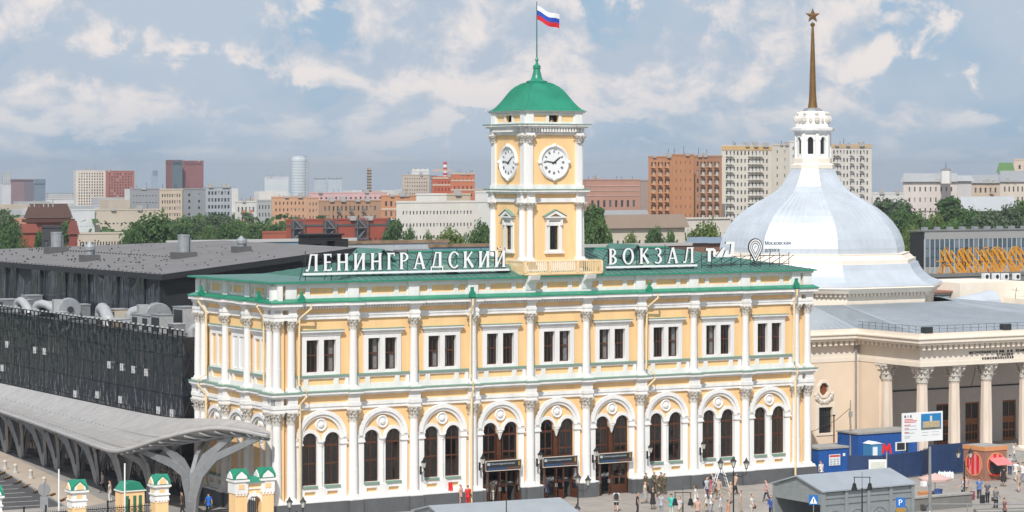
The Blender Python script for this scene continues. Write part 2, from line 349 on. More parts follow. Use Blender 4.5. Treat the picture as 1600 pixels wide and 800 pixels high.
# white blocks of the entablature and parapet piers above every column
fb = MB().box(-0.40, 0.40, -0.40, 0.20, 8.68, 9.20).mesh('frieze_block', WHT)
fu = MB().box(-0.34, 0.34, -0.34, 0.20, 15.55, 15.90).mesh('frieze_block', WHT)
pp = MB().box(-0.46, 0.46, -0.06, 0.30, 16.60, 17.72).mesh('parapet_pier', WHT)
spots = [(x, 0.0, 0.0) for x in XC+list(XE)]+[(XE[0], y, -PI/2) for y in YS[1:]]
for x, y, r in spots:
    for n, me in (('frieze_block', fb), ('frieze_block', fu), ('parapet_pier', pp)): inst(n, me, ST, (x, y, 0), r)
inst('frieze_block', fb, ST, (XE[0], 0, 0), -PI/2); inst('frieze_block', fu, ST, (XE[0], 0, 0), -PI/2); inst('parapet_pier', pp, ST, (XE[0], 0, 0), -PI/2)

# columns: shaft > base, capital
def capital_mesh(r, h):
    m = MB(); m.lathe([(r, 0), (r*1.06, 0.05*h), (r*0.98, 0.1*h), (r*1.02, 0.5*h), (r*1.3, 0.86*h)], n=12)
    for row, (z, rr, k, s) in enumerate(((0.06, 1.02, 8, 1.0), (0.34, 1.08, 8, 1.05))):
        for i in range(k):
            a = 2*PI*(i+0.5*row)/k; ca, sa = math.cos(a), math.sin(a); W = r*0.30*s
            pt = lambda q, t, z_: (q*ca-t*sa, q*sa+t*ca, z_)
            z0 = z*h; z1 = (z+0.30)*h; z2 = (z+0.24)*h
            m.add([pt(r*rr, -W, z0), pt(r*rr, W, z0), pt(r*(rr+.14), W*1.1, z1), pt(r*(rr+.14), -W*1.1, z1), pt(r*(rr+.52), W*.6, z1*1.02), pt(r*(rr+.52), -W*.6, z1*1.02), pt(r*(rr+.48), 0, z2), pt(r*(rr+.1), 0, (z0+z1)/2)],
                  [(0, 1, 7), (1, 2, 7), (2, 3, 7), (3, 0, 7), (3, 2, 4, 5), (5, 4, 6), (2, 6, 4), (3, 5, 6)])
    for i in range(4):
        a = PI/4+i*PI/2; m.ball((r*1.5*math.cos(a), r*1.5*math.sin(a), 0.78*h), r*0.30, 6, 4)
    for i in range(4):
        a = i*PI/2; m.ball((r*1.22*math.cos(a), r*1.22*math.sin(a), 0.84*h), r*0.22, 5, 4)
    e = r*1.38; m.box(-e, e, -e, e, 0.88*h, h)
    return m.mesh('capital', STO)
def col_meshes(r, z0, z1, zc, n=16):
    sh = MB().lathe([(r, z0), (r, z0+(z1-z0)*.15), (r, z0+(z1-z0)*.33), (r*1.03, z0+(z1-z0)*.332), (r*1.03, z0+(z1-z0)*.342), (r*0.985, z0+(z1-z0)*.344), (r*.96, z0+(z1-z0)*.5), (r*.865, z1-.12), (r*.86, z1-.08), (r*.94, z1-.06), (r*.94, z1)], n=n).mesh('column', WHT, True)
    bs = MB(); e = r*1.36; bs.box(-e, e, -e, e, -0.30, -0.16); bs.lathe([(r*1.3, -.16), (r*1.34, -.10), (r*1.15, -.05), (r*1.2, -.02), (r*1.02, 0.02)], n=n)
    return sh, bs.mesh('base', WHT), capital_mesh(r*0.98, zc-z1)
LO = col_meshes(0.36, 1.55, 7.22, 8.15); UP = col_meshes(0.315, 9.95, 14.32, 15.10)
for x, y, r in spots:
    for (sh, bs, cp), z0, z1 in ((LO, 1.55, 7.22), (UP, 9.95, 14.32)):
        c = inst('column', sh, ST, (x, y, 0)); inst('base', bs, c, (0, 0, z0)); inst('capital', cp, c, (0, 0, z1))

# upper bay, local x = 0 at the bay centre; hw = half the bay
def upper_bay(hw, blind=None):
    P = {}
    s = 1.0 if hw > 2.4 else 0.80
    o = [(-1.25*s, -0.22*s), (0.22*s, 1.25*s)]; e = hw-0.3
    holes = [rect(a, b, 11.05, 13.52)[::-1] for a, b in o]
    wide = [rect(a-.04, b+.04, 11.01, 13.56)[::-1] for a, b in o]
    P['wall'] = MB().prism(rect(-hw, hw, 9.60, 15.14), 0.30, 0.62, holes=[] if blind else wide).mesh('wall', YEL)
    P['sill_panel'] = MB().prism(rect(-e, e, 9.62, 10.72), 0.17, 0.296, holes=[rect(-1.1*s, 1.1*s, 10.06, 10.54)[::-1], rect(-2.05*s, -1.5*s, 10.06, 10.54)[::-1], rect(1.5*s, 2.05*s, 10.06, 10.54)[::-1]]).mesh('sill_panel', WHT)
    P['sill'] = MB().box(-e, e, 0.05, 0.297, 10.72, 10.84).mesh('sill', GRND)
    P['window_surround'] = MB().prism(rect(-1.62*s, 1.62*s, 10.84, 13.86), 0.16, 0.297 if blind else 0.505, holes=holes).mesh('window_surround', WHT)
    h = MB(); h.box(-1.68*s, 1.68*s, 0.10, 0.298, 13.86, 14.0); h.box(-1.74*s, 1.74*s, 0.04, 0.298, 14.0, 14.12); h.box(-1.86*s, 1.86*s, -0.08, 0.298, 14.12, 14.26)
    P['window_hood'] = h.mesh('window_hood', WHT)
    P['hood_tin'] = MB().box(-1.90*s, 1.90*s, -0.12, 0.298, 14.26, 14.295).mesh('hood_tin', GRND)
    e2 = hw-0.46
    P['parapet_panel'] = MB().prism(rect(-e2, e2, 16.70, 17.72), 0.10, 0.219, holes=[rect(-1.0*s, 1.0*s, 16.96, 17.50)[::-1], rect(-e2+.12, -1.38*s, 16.96, 17.50)[::-1], rect(1.38*s, e2-.12, 16.96, 17.50)[::-1]]).mesh('parapet_panel', WHT)
    return P
W_U = {}
def sash(w2, z0, z1):
    f = 0.07; zt = z0+(z1-z0)*0.52
    fr = MB().prism(rect(-w2, w2, z0, z1), 0.50, 0.58, holes=[rect(a, b, c, d)[::-1] for a, b in ((-w2+f, -.03), (.03, w2-f)) for c, d in ((z0+f, zt-.05), (zt+.05, z1-f))]).mesh('window', WOOD)
    pn = MB().box(-w2+.01, w2-.01, 0.535, 0.545, z0+.01, z1-.01).mesh('pane', PANE)
    return fr, pn
def put_bay(P, cx, cy, rz):
    for n, me in P.items(): inst(n, me, ST, (cx, cy, 0), rz)
UB = upper_bay(2.65); fr_u, pn_u = sash(0.515, 11.05, 13.52)
cur = MB().box(-0.46, -0.08, 0.66, 0.70, 11.0, 13.5).mesh('curtain', CURT)
for i in range(NB):
    cx = B*i+2.65; put_bay(UB, cx, 0, 0)
    for k, dx in enumerate((-0.735, 0.735)):
        wd = inst('window', fr_u, ST, (cx+dx, 0, 0)); inst('pane', pn_u, wd)
        if (i*7+k*3) % 4 != 0: inst('curtain', cur, wd, (0.54 if (i+k) % 3 else 0, 0, -1.25 if (i*5+k) % 2 == 0 else 0))
# ground storey bay
def lower_bay(hw, door=False, blind=False):
    P = {}; s = 1.0 if hw > 2.4 else 0.86; zs = 5.78; r = 0.655*s; c = 0.965*s; z0 = 2.40
    if door:
        ho = [(-c-r, -0.02)]+[(-c-r, zs)]+arc(-c, zs, r, PI, 0, 10)[1:]+[(-c+r+.06, 5.55), (0, 5.3), (c-r-.06, 5.55)]+arc(c, zs, r, PI, 0, 10)+[(c+r, -0.02)]
        pl = [(-hw, -0.02)]+ho+[(hw, -0.02), (hw, 8.18), (-hw, 8.18)]
        P['wall'] = MB().prism(pl, 0.30, 0.66).mesh('wall', YEL)
    else:
        P['wall'] = MB().prism(rect(-hw, hw, 1.2, 8.18), 0.30, 0.66, holes=[] if blind else [arch(-c, r+.05, z0-.04, zs), arch(c, r+.05, z0-.04, zs)]).mesh('wall', YEL)
        if not blind:
            for q in (-1, 1): P['window_lining', q] = MB().prism(arch(q*c, r+.09, z0-.08, zs, 14), 0.302, 0.50, holes=[arch(q*c, r+.002, z0-.002, zs, 14)[::-1]]).mesh('window_lining', WHT)
    for q in (-1, 1):
        P['window_arch', q] = MB().prism(ring(q*c, zs, r-.003, r+0.26), 0.14, 0.297).mesh('window_arch', WHT)
    a = MB(); a.prism(ring(0, 6.04, 1.58*s, 2.06*s, 22), 0.10, 0.296); a.prism(ring(0, 6.04, 1.80*s, 2.12*s, 22), -0.02, 0.295)
    P['arch'] = a.mesh('arch', WHT)
    for q in (-1, 1):
        pi = MB(); x0, x1 = sorted((q*1.64*s, q*2.16*s)); pi.box(x0, x1, 0.15, 0.296, 1.24, 5.50); pi.box(x0-.08, x1+.08, 0.04, 0.296, 5.50, 5.62); pi.box(x0-.04, x1+.04, 0.10, 0.296, 5.62, 5.90); pi.box(x0-.06, x1+.06, 0.06, 0.296, 5.9, 6.04)
        P['pilaster', q] = pi.mesh('pilaster', WHT)
    md = MB(tf=lambda u, t, z: (u, 0.297-z, t+7.02)); md.lathe([(0.50, 0), (0.50, .10), (.44, .17), (.34, .12), (.33, .05)], n=20); md.lathe([(0.27, 0), (0.27, .12), (.2, .2), (.08, .24)], n=10)
    P['medallion'] = md.mesh('medallion', WHT)
    if door:
        cp = MB(); cp.lathe([(.03, 5.02), (.08, 5.12), (.17, 5.42), (.22, 5.6), (.27, 5.64), (.27, 5.74)], (0, 0.30, 0), 10)
        P['pendant'] = cp.mesh('pendant', WHT)
    else:
        cl = MB(); cl.lathe([(.21, 2.14), (.24, 2.2), (.17, 2.30), (.165, 3.4), (.18, 3.42), (.18, 3.5), (.155, 3.52), (.145, 5.35), (.2, 5.4), (.16, 5.44), (.26, 5.66), (.32, 5.7), (.32, 5.78)], (0, 0.30, 0), 10); cl.box(-.27, .27, 0.08, .6, 1.26, 2.14); cl.box(-.30*s, .30*s, .27, .62, 2.14, 5.78)
        P['colonnette'] = cl.mesh('colonnette', WHT)
        x1 = 1.64*s
        P['apron'] = MB().prism(rect(-x1, x1, 1.24, 2.20), 0.12, 0.297, holes=[rect(q*c-.46*s, q*c+.46*s, 1.62, 1.94)[::-1] for q in (-1, 1)]).mesh('apron', WHT)
        for q in (-1, 1): P['sill', q] = MB().box(q*c-r*.98, q*c+r*.98, 0.02, 0.45, 2.22, 2.38).mesh('sill', GRND)
    return P
def arched_sash(door=False, r=0.655):
    z0 = 3.42 if door else 2.40; zs = 5.78; f = .08; t1 = 4.05; t2 = 5.42
    fr = MB(); ho = []
    ins = r-f
    for q in (-1, 1):
        x0, x1 = sorted((q*.035, q*ins))
        ho += [rect(x0, x1, z0+f, t1-.06)[::-1], rect(x0, x1, t1+.06, t2-.08)[::-1]]
        a = math.acos(.035/ins)
        pts = arc(0, zs, ins, 0, a, 6) if q > 0 else arc(0, zs, ins, PI-a, PI, 6)
        ho.append(([(x0 if q < 0 else x1, t2+.08)] if q > 0 else [])+pts+([(x0, t2+.08), (x1, t2+.08)] if q < 0 else [(x0, t2+.08)]))
    fr.prism(arch(0, r, z0, zs, 12), 0.44, 0.54, holes=ho)
    pn = MB().prism(arch(0, r-.01, z0+.01, zs, 12), 0.485, 0.495)
    return fr.mesh('window', WOOD), pn.mesh('pane', PANE)
LB = lower_bay(2.65); LD = lower_bay(2.65, door=True); fr_l, pn_l = arched_sash(); fr_d, pn_d = arched_sash(True)
def put_lower(P, cx, cy, rz):
    for n, me in P.items(): inst(n if isinstance(n, str) else n[0], me, ST, (cx, cy, 0), rz)
leaf = MB().prism(rect(0, 0.78, 0.03, 2.55), -.03, .03, holes=[rect(.12, .66, 1.45, 2.4)[::-1], rect(.12, .66, .75, 1.3)[::-1]]).mesh('door', WOOD)
lpane = MB().box(.1, .68, -.008, .008, .7, 2.42).mesh('pane', PANE)
lpan = MB().box(.14, .64, -.045, .045, .15, .65).mesh('panel', WOOD)
lhan = MB().box(.70, .73, -.09, .09, 1.0, 1.3).mesh('handle', GALV)
for i in range(NB):
    cx = B*i+2.65; dr = i in (3, 4, 5)
    put_lower(LD if dr else LB, cx, 0, 0)
    for dx in (-0.965, 0.965):
        wd = inst('window', fr_d if dr else fr_l, ST, (cx+dx, 0, 0)); inst('pane', pn_d if dr else pn_l, wd)
    if dr:
        make('door_frame', MB().box(-.2, .2, .42, .56, 3.42, 5.4).box(-1.62, 1.62, .42, .6, 2.62, 3.42).box(-1.62, -1.5, .42, .6, 0, 2.62).box(1.5, 1.62, .42, .6, 0, 2.62).box(-.07, .07, .42, .6, 0, 2.62), WOOD, ST, (cx, 0, 0))
        ang = [(-1.5, 0.0), (-.07, PI+.0), (.07, .0), (1.5, PI)]
        opn = {3: (-1.45, 1.25, -1.25, 1.5), 4: (-1.5, 1.2, -1.15, 1.75), 5: (-1.5, .9, -.06, .04)}[i]
        for (hx, a0), op in zip(ang, opn):
            d = inst('door', leaf, ST, (cx+hx, .44, 0), a0+op); inst('pane', lpane, d); inst('panel', lpan, d); inst('handle', lhan, d)
# side bays (facing left): blind windows
for k, (y0, y1) in enumerate(((YS[1], YS[2]), (YS[2], YS[3]), (YS[3], YS[4]))):
    hw = (y1-y0)/2; yc = (y0+y1)/2
    put_bay(upper_bay(hw, blind=True), XE[0], yc, -PI/2)
    if k == 1: make('blind_panel', MB().box(-1.0, 1.0, 0.24, 0.298, 11.05, 13.5), WHT, ST, (XE[0], yc, 0), -PI/2)
    put_lower(lower_bay(hw, blind=True), XE[0], yc, -PI/2)
# plain wall between the paired columns, right end and back
cw = MB().box(-0.8, 0.8, 0.30, 0.62, 1.2, 15.14)
for x in (XE[0]/2, (XC[-1]+XE[1])/2): make('wall', MB().box(-.602, .602, .303, .623, 1.2, 15.14), YEL, ST, (x, 0, 0))
for y in (0.6, 14.1): make('wall', MB().box(-.602, .602, .303, .623, 1.2, 15.14), YEL, ST, (XE[0], y, 0), -PI/2)
make('wall', MB().box(XE[1]-.2, XE[1]+.1, .3, YB-.3, 1.2, 15.14), YEL, ST)
make('wall', MB().box(XE[0]+.4, XE[1], YB-.6, YB-.3, 1.2, 16.5), YEL, ST)
pnl = MB().box(-.20, .20, .20, .222, 16.96, 17.5).mesh('parapet_panel', YEL)
# rooms behind the windows
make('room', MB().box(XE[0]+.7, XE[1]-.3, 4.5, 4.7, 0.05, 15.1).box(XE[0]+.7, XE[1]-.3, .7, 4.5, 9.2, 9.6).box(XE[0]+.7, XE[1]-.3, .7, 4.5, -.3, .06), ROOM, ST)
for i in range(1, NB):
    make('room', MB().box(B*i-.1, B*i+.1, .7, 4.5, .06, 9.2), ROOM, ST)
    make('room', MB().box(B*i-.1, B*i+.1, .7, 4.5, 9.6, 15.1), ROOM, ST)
# steps inside the doors
for i in (3, 4, 5):
    m_ = MB()
    for k in range(6): m_.box(-1.5, 1.5, 1.6+k*.32, 4.4, .06+k*.15, .06+(k+1)*.15)
    make('stair', m_, mat('stair_stone_%d' % i, (.16, .15, .14)), ST, (B*i+2.65, 0, 0))
ROOFM = mat('roof_green_tin', (0.07, 0.19, 0.155), 0.45, var=0.3, scale=0.8, streak=False)
# roof
EV = (-1.95, 49.65, -0.42, YB+.1); RZ0, RZ1 = 17.90, 19.85; RX0, RX1, RYc = 14.0, 39.5, 7.4
a0, a1, b0, b1 = EV
m_ = MB(); m_.box(a0, a1, b0, b1, 17.90, 18.02); make('eave', m_, GRN, ST)
RZ0 = 18.02
make('flat_roof', MB().box(a0+.3, 5.2, b0+.3, b1-.3, 18.02, 18.05), ROOFM, ST); ev0 = a0; a0 = 4.6
rv = [(a0, b0, RZ0), (a1, b0, RZ0), (a1, b1, RZ0), (a0, b1, RZ0), (RX0, RYc, RZ1), (RX1, RYc, RZ1)]
make('roof', MB().add(rv, [(0, 1, 5, 4), (1, 2, 5), (2, 3, 4, 5), (3, 0, 4)]), ROOFM, ST)
m_ = MB()
def rz_front(x, y):
    z = RZ0+(RZ1-RZ0)*(y-b0)/(RYc-b0); zl = RZ0+(RZ1-RZ0)*(x-a0)/(RX0-a0); zr = RZ0+(RZ1-RZ0)*(a1-x)/(a1-RX1); return min(z, zl, zr)
x = a0+.5
while x < a1:
    yt = RYc if RX0 < x < RX1 else (b0+(RYc-b0)*((x-a0)/(RX0-a0) if x < RX0 else (a1-x)/(a1-RX1)))
    m_.tube([(x, b0, RZ0+.02), (x, yt, rz_front(x, yt)+.02)], .028, 4); x += 0.62
y = b0+.5
while y < RYc*2-b0-.4:
    f = (y-b0)/(RYc-b0) if y < RYc else (b1-y)/(b1-RYc)
    if f > 0.03: m_.tube([(a0, y, RZ0+.02), (a0+(RX0-a0)*f, y, RZ0+(RZ1-RZ0)*f+.02)], .028, 4)
    y += 0.62
tag(make('roof_seams', m_, ROOFM, ST), kind='stuff')
make('ridge_cap', MB().tube([(RX0, RYc, RZ1+.02), (RX1, RYc, RZ1+.02)], .09, 6), GRN, ST)
for gx in (9.6, 33.6):        # gabled dormers
    g = MB(); g.prism([(-.95, 18.6), (.95, 18.6), (.95, 19.35), (0, 20.15), (-.95, 19.35)], 3.4, RYc, 'XZ')
    d = make('dormer', g, ROOFM, ST, (gx, 0, 0))
    make('dormer_roof', MB().prism([(-1.15, 19.22), (0, 20.22), (1.15, 19.22), (1.15, 19.30), (0, 20.31), (-1.15, 19.30)], 3.1, RYc+.2, 'XZ'), ROOFM, d)
for gx, gy in ((14.6, 1.2), (33.0, 1.1), (19.4, 1.3)):
    make('roof_hatch', MB().prism([(-.55, 18.5), (.55, 18.5), (.5, 18.75), (.25, 18.98), (-.25, 18.98), (-.5, 18.75)], gy-.5, gy+1.2, 'XZ'), GRND, ST, (gx, 0, 0))
# down pipes with tin hoppers
def downpipe(pts, hop):
    d = make('downpipe', MB().tube(pts, .085, 8), PIPE, ST)
    x, y, z = hop
    make('hopper', MB().prism([(-.22, 0), (.2, 0), (.25, .3), (.05, .55), (.08, .8), (-.08, .8), (-.1, .55), (-.25, .25)], -.15, .15, 'XZ'), GRN, d, (x, y, z))
for xc, dx in ((XC[3], -.52), (XC[9], -.58)):
    x = xc+dx
    downpipe([(x, -.95, 16.4), (x, -.95, 15.9), (x, -.55, 15.2), (x, -.55, 10.4), (x, -1.0, 9.8), (x, -1.0, 9.3), (x, -.72, 8.6), (x, -.72, .3)], (x, -.85, 16.52))
downpipe([(32.95, -.85, 16.35), (32.95, -.85, 16.0), (32.3, -.2, 15.2), (32.3, -.1, 10.2), (32.75, -.6, 9.8), (32.75, -.7, 9.3), (32.3, -.3, 8.7), (32.3, -.1, 8.2)], (32.3, -.55, 16.5))
downpipe([(1.3, -.85, 16.35), (1.3, -.85, 16.0), (.62, -.2, 15.2), (.62, -.1, 10.2), (.98, -.6, 9.8), (.98, -.7, 9.3), (.62, -.3, 8.7), (.62, -.25, 1.3)], (.65, -.55, 16.5))
downpipe([(-1.95, 13.0, 16.35), (-1.95, 13.0, 16.0), (-1.4, 12.7, 15.2), (-1.4, 12.7, 10.2), (-2.0, 12.9, 9.8), (-2.0, 12.9, 9.3), (-1.4, 12.7, 8.7), (-1.4, 12.7, 1.3)], (-1.75, 12.9, 16.5))
downpipe([(-1.95, 2.0, 16.35), (-1.9, 2.0, 16.1), (-1.4, 1.85, 15.3), (-1.4, 1.85, 10.0)], (-1.75, 2.0, 16.5))
# ---------------------------------------------------------------- clock tower (part of the station)
TX, TY = 24.05, 3.68; TS = .89
ROT = (0, -PI/2, PI, PI/2)
def shrink(o): o.scale = (TS, TS, 1); return o
def tsq(name, h, z0, z1, m): return shrink(make(name, MB().box(-h, h, -h, h, z0, z1), m, ST, (TX, TY, 0)))
def tface(name, mb, m, smooth=False, only=ROT):
    me = mb.mesh(name, m, smooth); return [inst(name, me, ST, (TX, TY, 0), r, (TS, TS, 1)) for r in only]
tsq('tower_base', 3.05, 17.6, 19.2, WHT)
# lower tier
tw = MB().prism(rect(-2.93, 2.93, 19.2, 23.95), -2.95, -2.6, holes=[rect(-.46, .46, 20.08, 22.02)[::-1]])
tface('tower_wall', tw, YEL)
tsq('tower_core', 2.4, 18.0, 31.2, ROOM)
tw = MB().prism(rect(-.86, .86, 19.92, 22.35), -3.06, -2.953, holes=[rect(-.46, .46, 20.08, 22.02)[::-1]]); tface('window_surround', tw, WHT)
tface('sill', MB().box(-1.0, 1.0, -3.2, -2.953, 19.76, 19.92), WHT)
for q in (-1, 1): tface('bracket', MB().box(q*.74-.12, q*.74+.12, -3.2, -3.063, 22.05, 22.62), WHT)
ped = MB().prism([(-1.12, 22.66), (1.12, 22.66), (1.12, 22.76), (0, 23.26), (-1.12, 22.76)], -3.35, -2.953, holes=[[(-.6, 22.76), (0, 23.03), (.6, 22.76)][::-1]]); tface('pediment', ped, WHT)
tface('pediment_tin', MB().prism([(-1.2, 22.77), (0, 23.30), (1.2, 22.77), (1.2, 22.81), (0, 23.35), (-1.2, 22.81)], -3.42, -2.953), GRND)
tface('hood_bed', MB().box(-.95, .95, -3.12, -2.953, 22.40, 22.66), WHT)
fr_t = MB().prism(rect(-.46, .46, 20.08, 22.02), -2.85, -2.78, holes=[rect(a, b, c, d)[::-1] for a, b in ((-.40, -.13), (-.10, .10), (.13, .40)) for c, d in ((20.14, 20.78), (20.84, 21.4), (21.46, 21.96))]).mesh('window', BLKM)
pn_t = MB().box(-.45, .45, -2.82, -2.81, 20.09, 22.01).mesh('pane', PANE)
for r in ROT: inst('pane', pn_t, inst('window', fr_t, ST, (TX, TY, 0), r, (TS, TS, 1)))
LT = col_meshes(0.30, 19.45, 23.33, 23.92)
for r in ROT:
    for q in (-2.62, 2.62):
        p = Matrix.Rotation(r, 3, 'Z') @ Vector((q*TS, -3.14*TS, 0)); c = inst('column', LT[0], ST, (TX+p.x, TY+p.y, 0)); inst('base', LT[1], c, (0, 0, 19.45)); inst('capital', LT[2], c, (0, 0, 23.33))
tier = lambda nm, h, hr, z0, z1, m, w=.42: (tsq(nm, h, z0, z1, m), [shrink(make(nm, MB().box(q*2.62-w, q*2.62+w, -hr, -h+.3, z0+.003, z1-.003), m, ST, (TX, TY, 0), r)) for r in ROT for q in (-1, 1)])
tier('architrave', 3.10, 3.5, 23.92, 24.26, WHT, .38)
tsq('frieze', 3.06, 24.26, 24.6, YEL)
[shrink(make('frieze_block', MB().box(q*2.62-.36, q*2.62+.36, -3.46, -3.0, 24.26, 24.6), WHT, ST, (TX, TY, 0), r)) for r in ROT for q in (-1, 1)]
tier('cornice', 3.30, 3.6, 24.6, 24.76, WHT, .46); tier('cornice', 3.52, 3.80, 24.76, 24.93, WHT, .56); tier('tin_flashing', 3.57, 3.86, 24.93, 25.0, GRND, .62)
# clock tier
tface('tower_wall', MB().box(-2.93, 2.93, -2.95, -2.6, 25.0, 29.4), YEL)
tface('dado', MB().box(-2.3, 2.3, -3.06, -2.953, 25.0, 25.35), WHT)
for r in ROT:
    for q in (-1, 1):
        P_ = MB().box(q*2.62-.32, q*2.62+.32, -3.16, -2.94, 25.0, 28.72).box(q*2.62-.40, q*2.62+.40, -3.24, -2.94, 25.0, 25.28); shrink(make('pilaster', P_, WHT, ST, (TX, TY, 0), r))
        cp = capital_mesh(.30, .65); p = Matrix.Rotation(r, 3, 'Z') @ Vector((q*2.62*TS, -3.02*TS, 0)); inst('capital', cp, ST, (TX+p.x, TY+p.y, 28.72))
tier('architrave', 3.06, 3.36, 29.37, 29.55, WHT, .40)
tsq('frieze', 3.04, 29.55, 29.92, WHT)
m_ = MB()
for q in range(-9, 10): m_.box(q*.3-.08, q*.3+.08, -3.42, -3.0, 29.62, 29.95)
for o in tface('modillions', m_, WHT): tag(o, kind='stuff')
m_ = MB()
for q in range(-9, 10): m_.box(q*.3-.05, q*.3+.05, -3.11, -3.0, 29.42, 29.52) if abs(q) < 8 else None
tier('cornice', 3.42, 3.62, 29.95, 30.08, WHT, .5); tier('cornice', 3.62, 3.82, 30.08, 30.22, WHT, .6); tier('tin_flashing', 3.68, 3.88, 30.22, 30.28, GRND, .66)
# attic with bell openings
aw = MB().prism(rect(-2.9, 2.9, 30.28, 31.18), -2.95, -2.65, holes=[rect(-.52, .52, 30.42, 30.98)[::-1]]); tface('attic_wall', aw, YEL)
af = MB().prism(rect(-2.85, 2.85, 30.283, 31.15), -3.02, -2.953, holes=[rect(-.52, .52, 30.42, 30.98)[::-1], rect(-2.1, -.82, 30.44, 30.98)[::-1], rect(.82, 2.1, 30.44, 30.98)[::-1]]); tface('attic_panel', af, WHT)
for r in ROT: shrink(make('bell', MB().lathe([(.26, 30.44), (.24, 30.5), (.15, 30.62), (.12, 30.78), (.05, 30.84)], (0, -2.55, 0), 10), mat('bell_bronze_%d' % int(r*10), (.30, .22, .13), .5, .5), ST, (TX, TY, 0), r, True))
for q in (-1, 1): tface('attic_pier', MB().box(q*2.62-.38, q*2.62+.38, -3.14, -2.9, 30.28, 31.18), WHT)
tsq('attic_cap', 3.25, 31.18, 31.30, WHT); tsq('tin_flashing', 3.36, 31.30, 31.36, GRND)
# four sided dome
prof = [(3.22, 31.36), (2.98, 31.46), (2.72, 31.72), (2.42, 32.1), (2.18, 32.45), (1.98, 32.75), (1.76, 33.05), (1.48, 33.32), (1.12, 33.56), (0.86, 33.68)]
m_ = MB(); vs_ = []; fs = []
for h, z in prof: vs_ += [(-h, -h, z), (h, -h, z), (h, h, z), (-h, h, z)]
for i in range(len(prof)-1):
    for k in range(4): j = (k+1) % 4; fs.append((i*4+k, i*4+j, i*4+4+j, i*4+4+k))
shrink(make('dome', m_.add(vs_, fs), GRN, ST, (TX, TY, 0)))
m_ = MB()
for r in range(4):
    R_ = Matrix.Rotation(r*PI/2, 3, 'Z')
    for q in range(-8, 9):
        f = q/8.0
        pts = [R_ @ Vector((f*3.22*(h/3.22), -h-.01, z+.01)) for h, z in prof]
        m_.tube(pts, .025, 4)
tag(shrink(make('dome_seams', m_, GRN, ST, (TX, TY, 0))), kind='stuff')
make('finial', MB().lathe([(.95, 33.62), (.98, 33.8), (.62, 33.92), (.5, 34.05), (.40, 34.35), (.30, 34.8), (.36, 34.86), (.34, 35.1), (.14, 35.22), (.1, 35.45), (.17, 35.55), (.1, 35.7), (.05, 35.8)], n=12), GRN, ST, (TX, TY, 0), smooth=True).scale = (.9, .9, 1)
# clocks
NUM = mat('clock_black', (.02, .02, .022), .4)
CFACE = mat('clock_white', (.80, .81, .82), .4, var=.03)
cyl = lambda zc: (lambda u, t, z: (u, -2.953*TS-z, t+zc))
cr = MB(tf=cyl(27.15)); cr.lathe([(1.42, 0), (1.42, .16), (1.30, .22), (1.16, .14), (1.12, .06)], n=32)
for a in range(4): cr.ball((1.36*math.cos(a*PI/2), 1.36*math.sin(a*PI/2), .14), .2, 8, 6)
cf = MB(tf=cyl(27.15)); cf.lathe([(1.14, .02), (1.14, .07)], n=32)
nm = MB(tf=cyl(27.15))
for k in range(12):
    a = PI/2-k*PI/6; bars = (2, 1, 2, 3, 3, 2, 3, 3, 4, 2, 2, 3)[k]
    for b in range(bars):
        a2 = a+(b-(bars-1)/2)*.075; c_, s_ = math.cos(a2), math.sin(a2)
        nm.add([(q*c_-t*s_, q*s_+t*c_, zz) for zz in (.071, .078) for q, t in ((.76, -.022), (.99, -.022), (.99, .022), (.76, .022))], [(0, 1, 2, 3), (4, 5, 6, 7), (0, 1, 5, 4), (1, 2, 6, 5), (2, 3, 7, 6), (3, 0, 4, 7)])
def hand(ang, L_, wd, z):
    h = MB(tf=cyl(27.15)); c_, s_ = math.cos(ang), math.sin(ang)
    h.add([(q*c_-t*s_, q*s_+t*c_, zz) for zz in (z, z+.02) for q, t in ((-.2, -wd), (L_*.8, -wd*.8), (L_, 0), (L_*.8, wd*.8), (-.2, wd))], [(0, 1, 2, 3, 4), (5, 6, 7, 8, 9)]+[(i, (i+1) % 5, (i+1) % 5+5, i+5) for i in range(5)]); return h
mcr, mcf, mnm = cr.mesh('clock', WHT, True), cf.mesh('clock_face', CFACE), nm.mesh('numerals', NUM)
mh, mm = hand(PI/2-1.77*PI/6, .78, .06, .09).mesh('hour_hand', NUM), hand(PI/2-46.3*PI/30, .98, .04, .12).mesh('minute_hand', NUM)
for r in ROT:
    c = inst('clock', mcr, ST, (TX, TY, 0), r); inst('clock_face', mcf, c); tag(inst('numerals', mnm, c), kind='stuff'); inst('hour_hand', mh, c); inst('minute_hand', mm, c)
# balcony
bx0, bx1, by0, by1 = -4.15, 4.15, -4.75, 2.6
bal = shrink(make('balcony', MB().box(bx0, bx1, by0, by1, 18.14, 18.28).box(bx0+.12, bx1-.12, by0+.12, by1, 18.04, 18.14), CREAM, ST, (TX, TY, 0)))
m_ = MB(); m_.box(bx0, bx1, by0, by0+.1, 19.14, 19.24); m_.box(bx0, bx0+.1, by0, by1, 19.143, 19.243); m_.box(bx1-.1, bx1, by0, by1, 19.143, 19.243); make('handrail', m_, CREAM, bal)
m_ = MB(); x = bx0+.2
while x < bx1-.1: m_.box(x-.03, x+.03, by0+.02, by0+.08, 18.28, 19.14); x += .2
for xs in (bx0+.05, bx1-.05):
    y = by0+.2
    while y < by1: m_.box(xs-.03, xs+.03, y-.03, y+.03, 18.28, 19.14); y += .2
tag(make('balusters', m_, CREAM, bal), kind='stuff')
pm = MB().box(-.13, .13, -.13, .13, 18.28, 19.2).mesh('post', CREAM)
for px_, py_ in ((bx0+.1, by0+.1), (-1.5, by0+.1), (1.5, by0+.1), (bx1-.1, by0+.1), (bx0+.1, -1.5), (bx1-.1, -1.5)): inst('post', pm, bal, (px_, py_, 0))
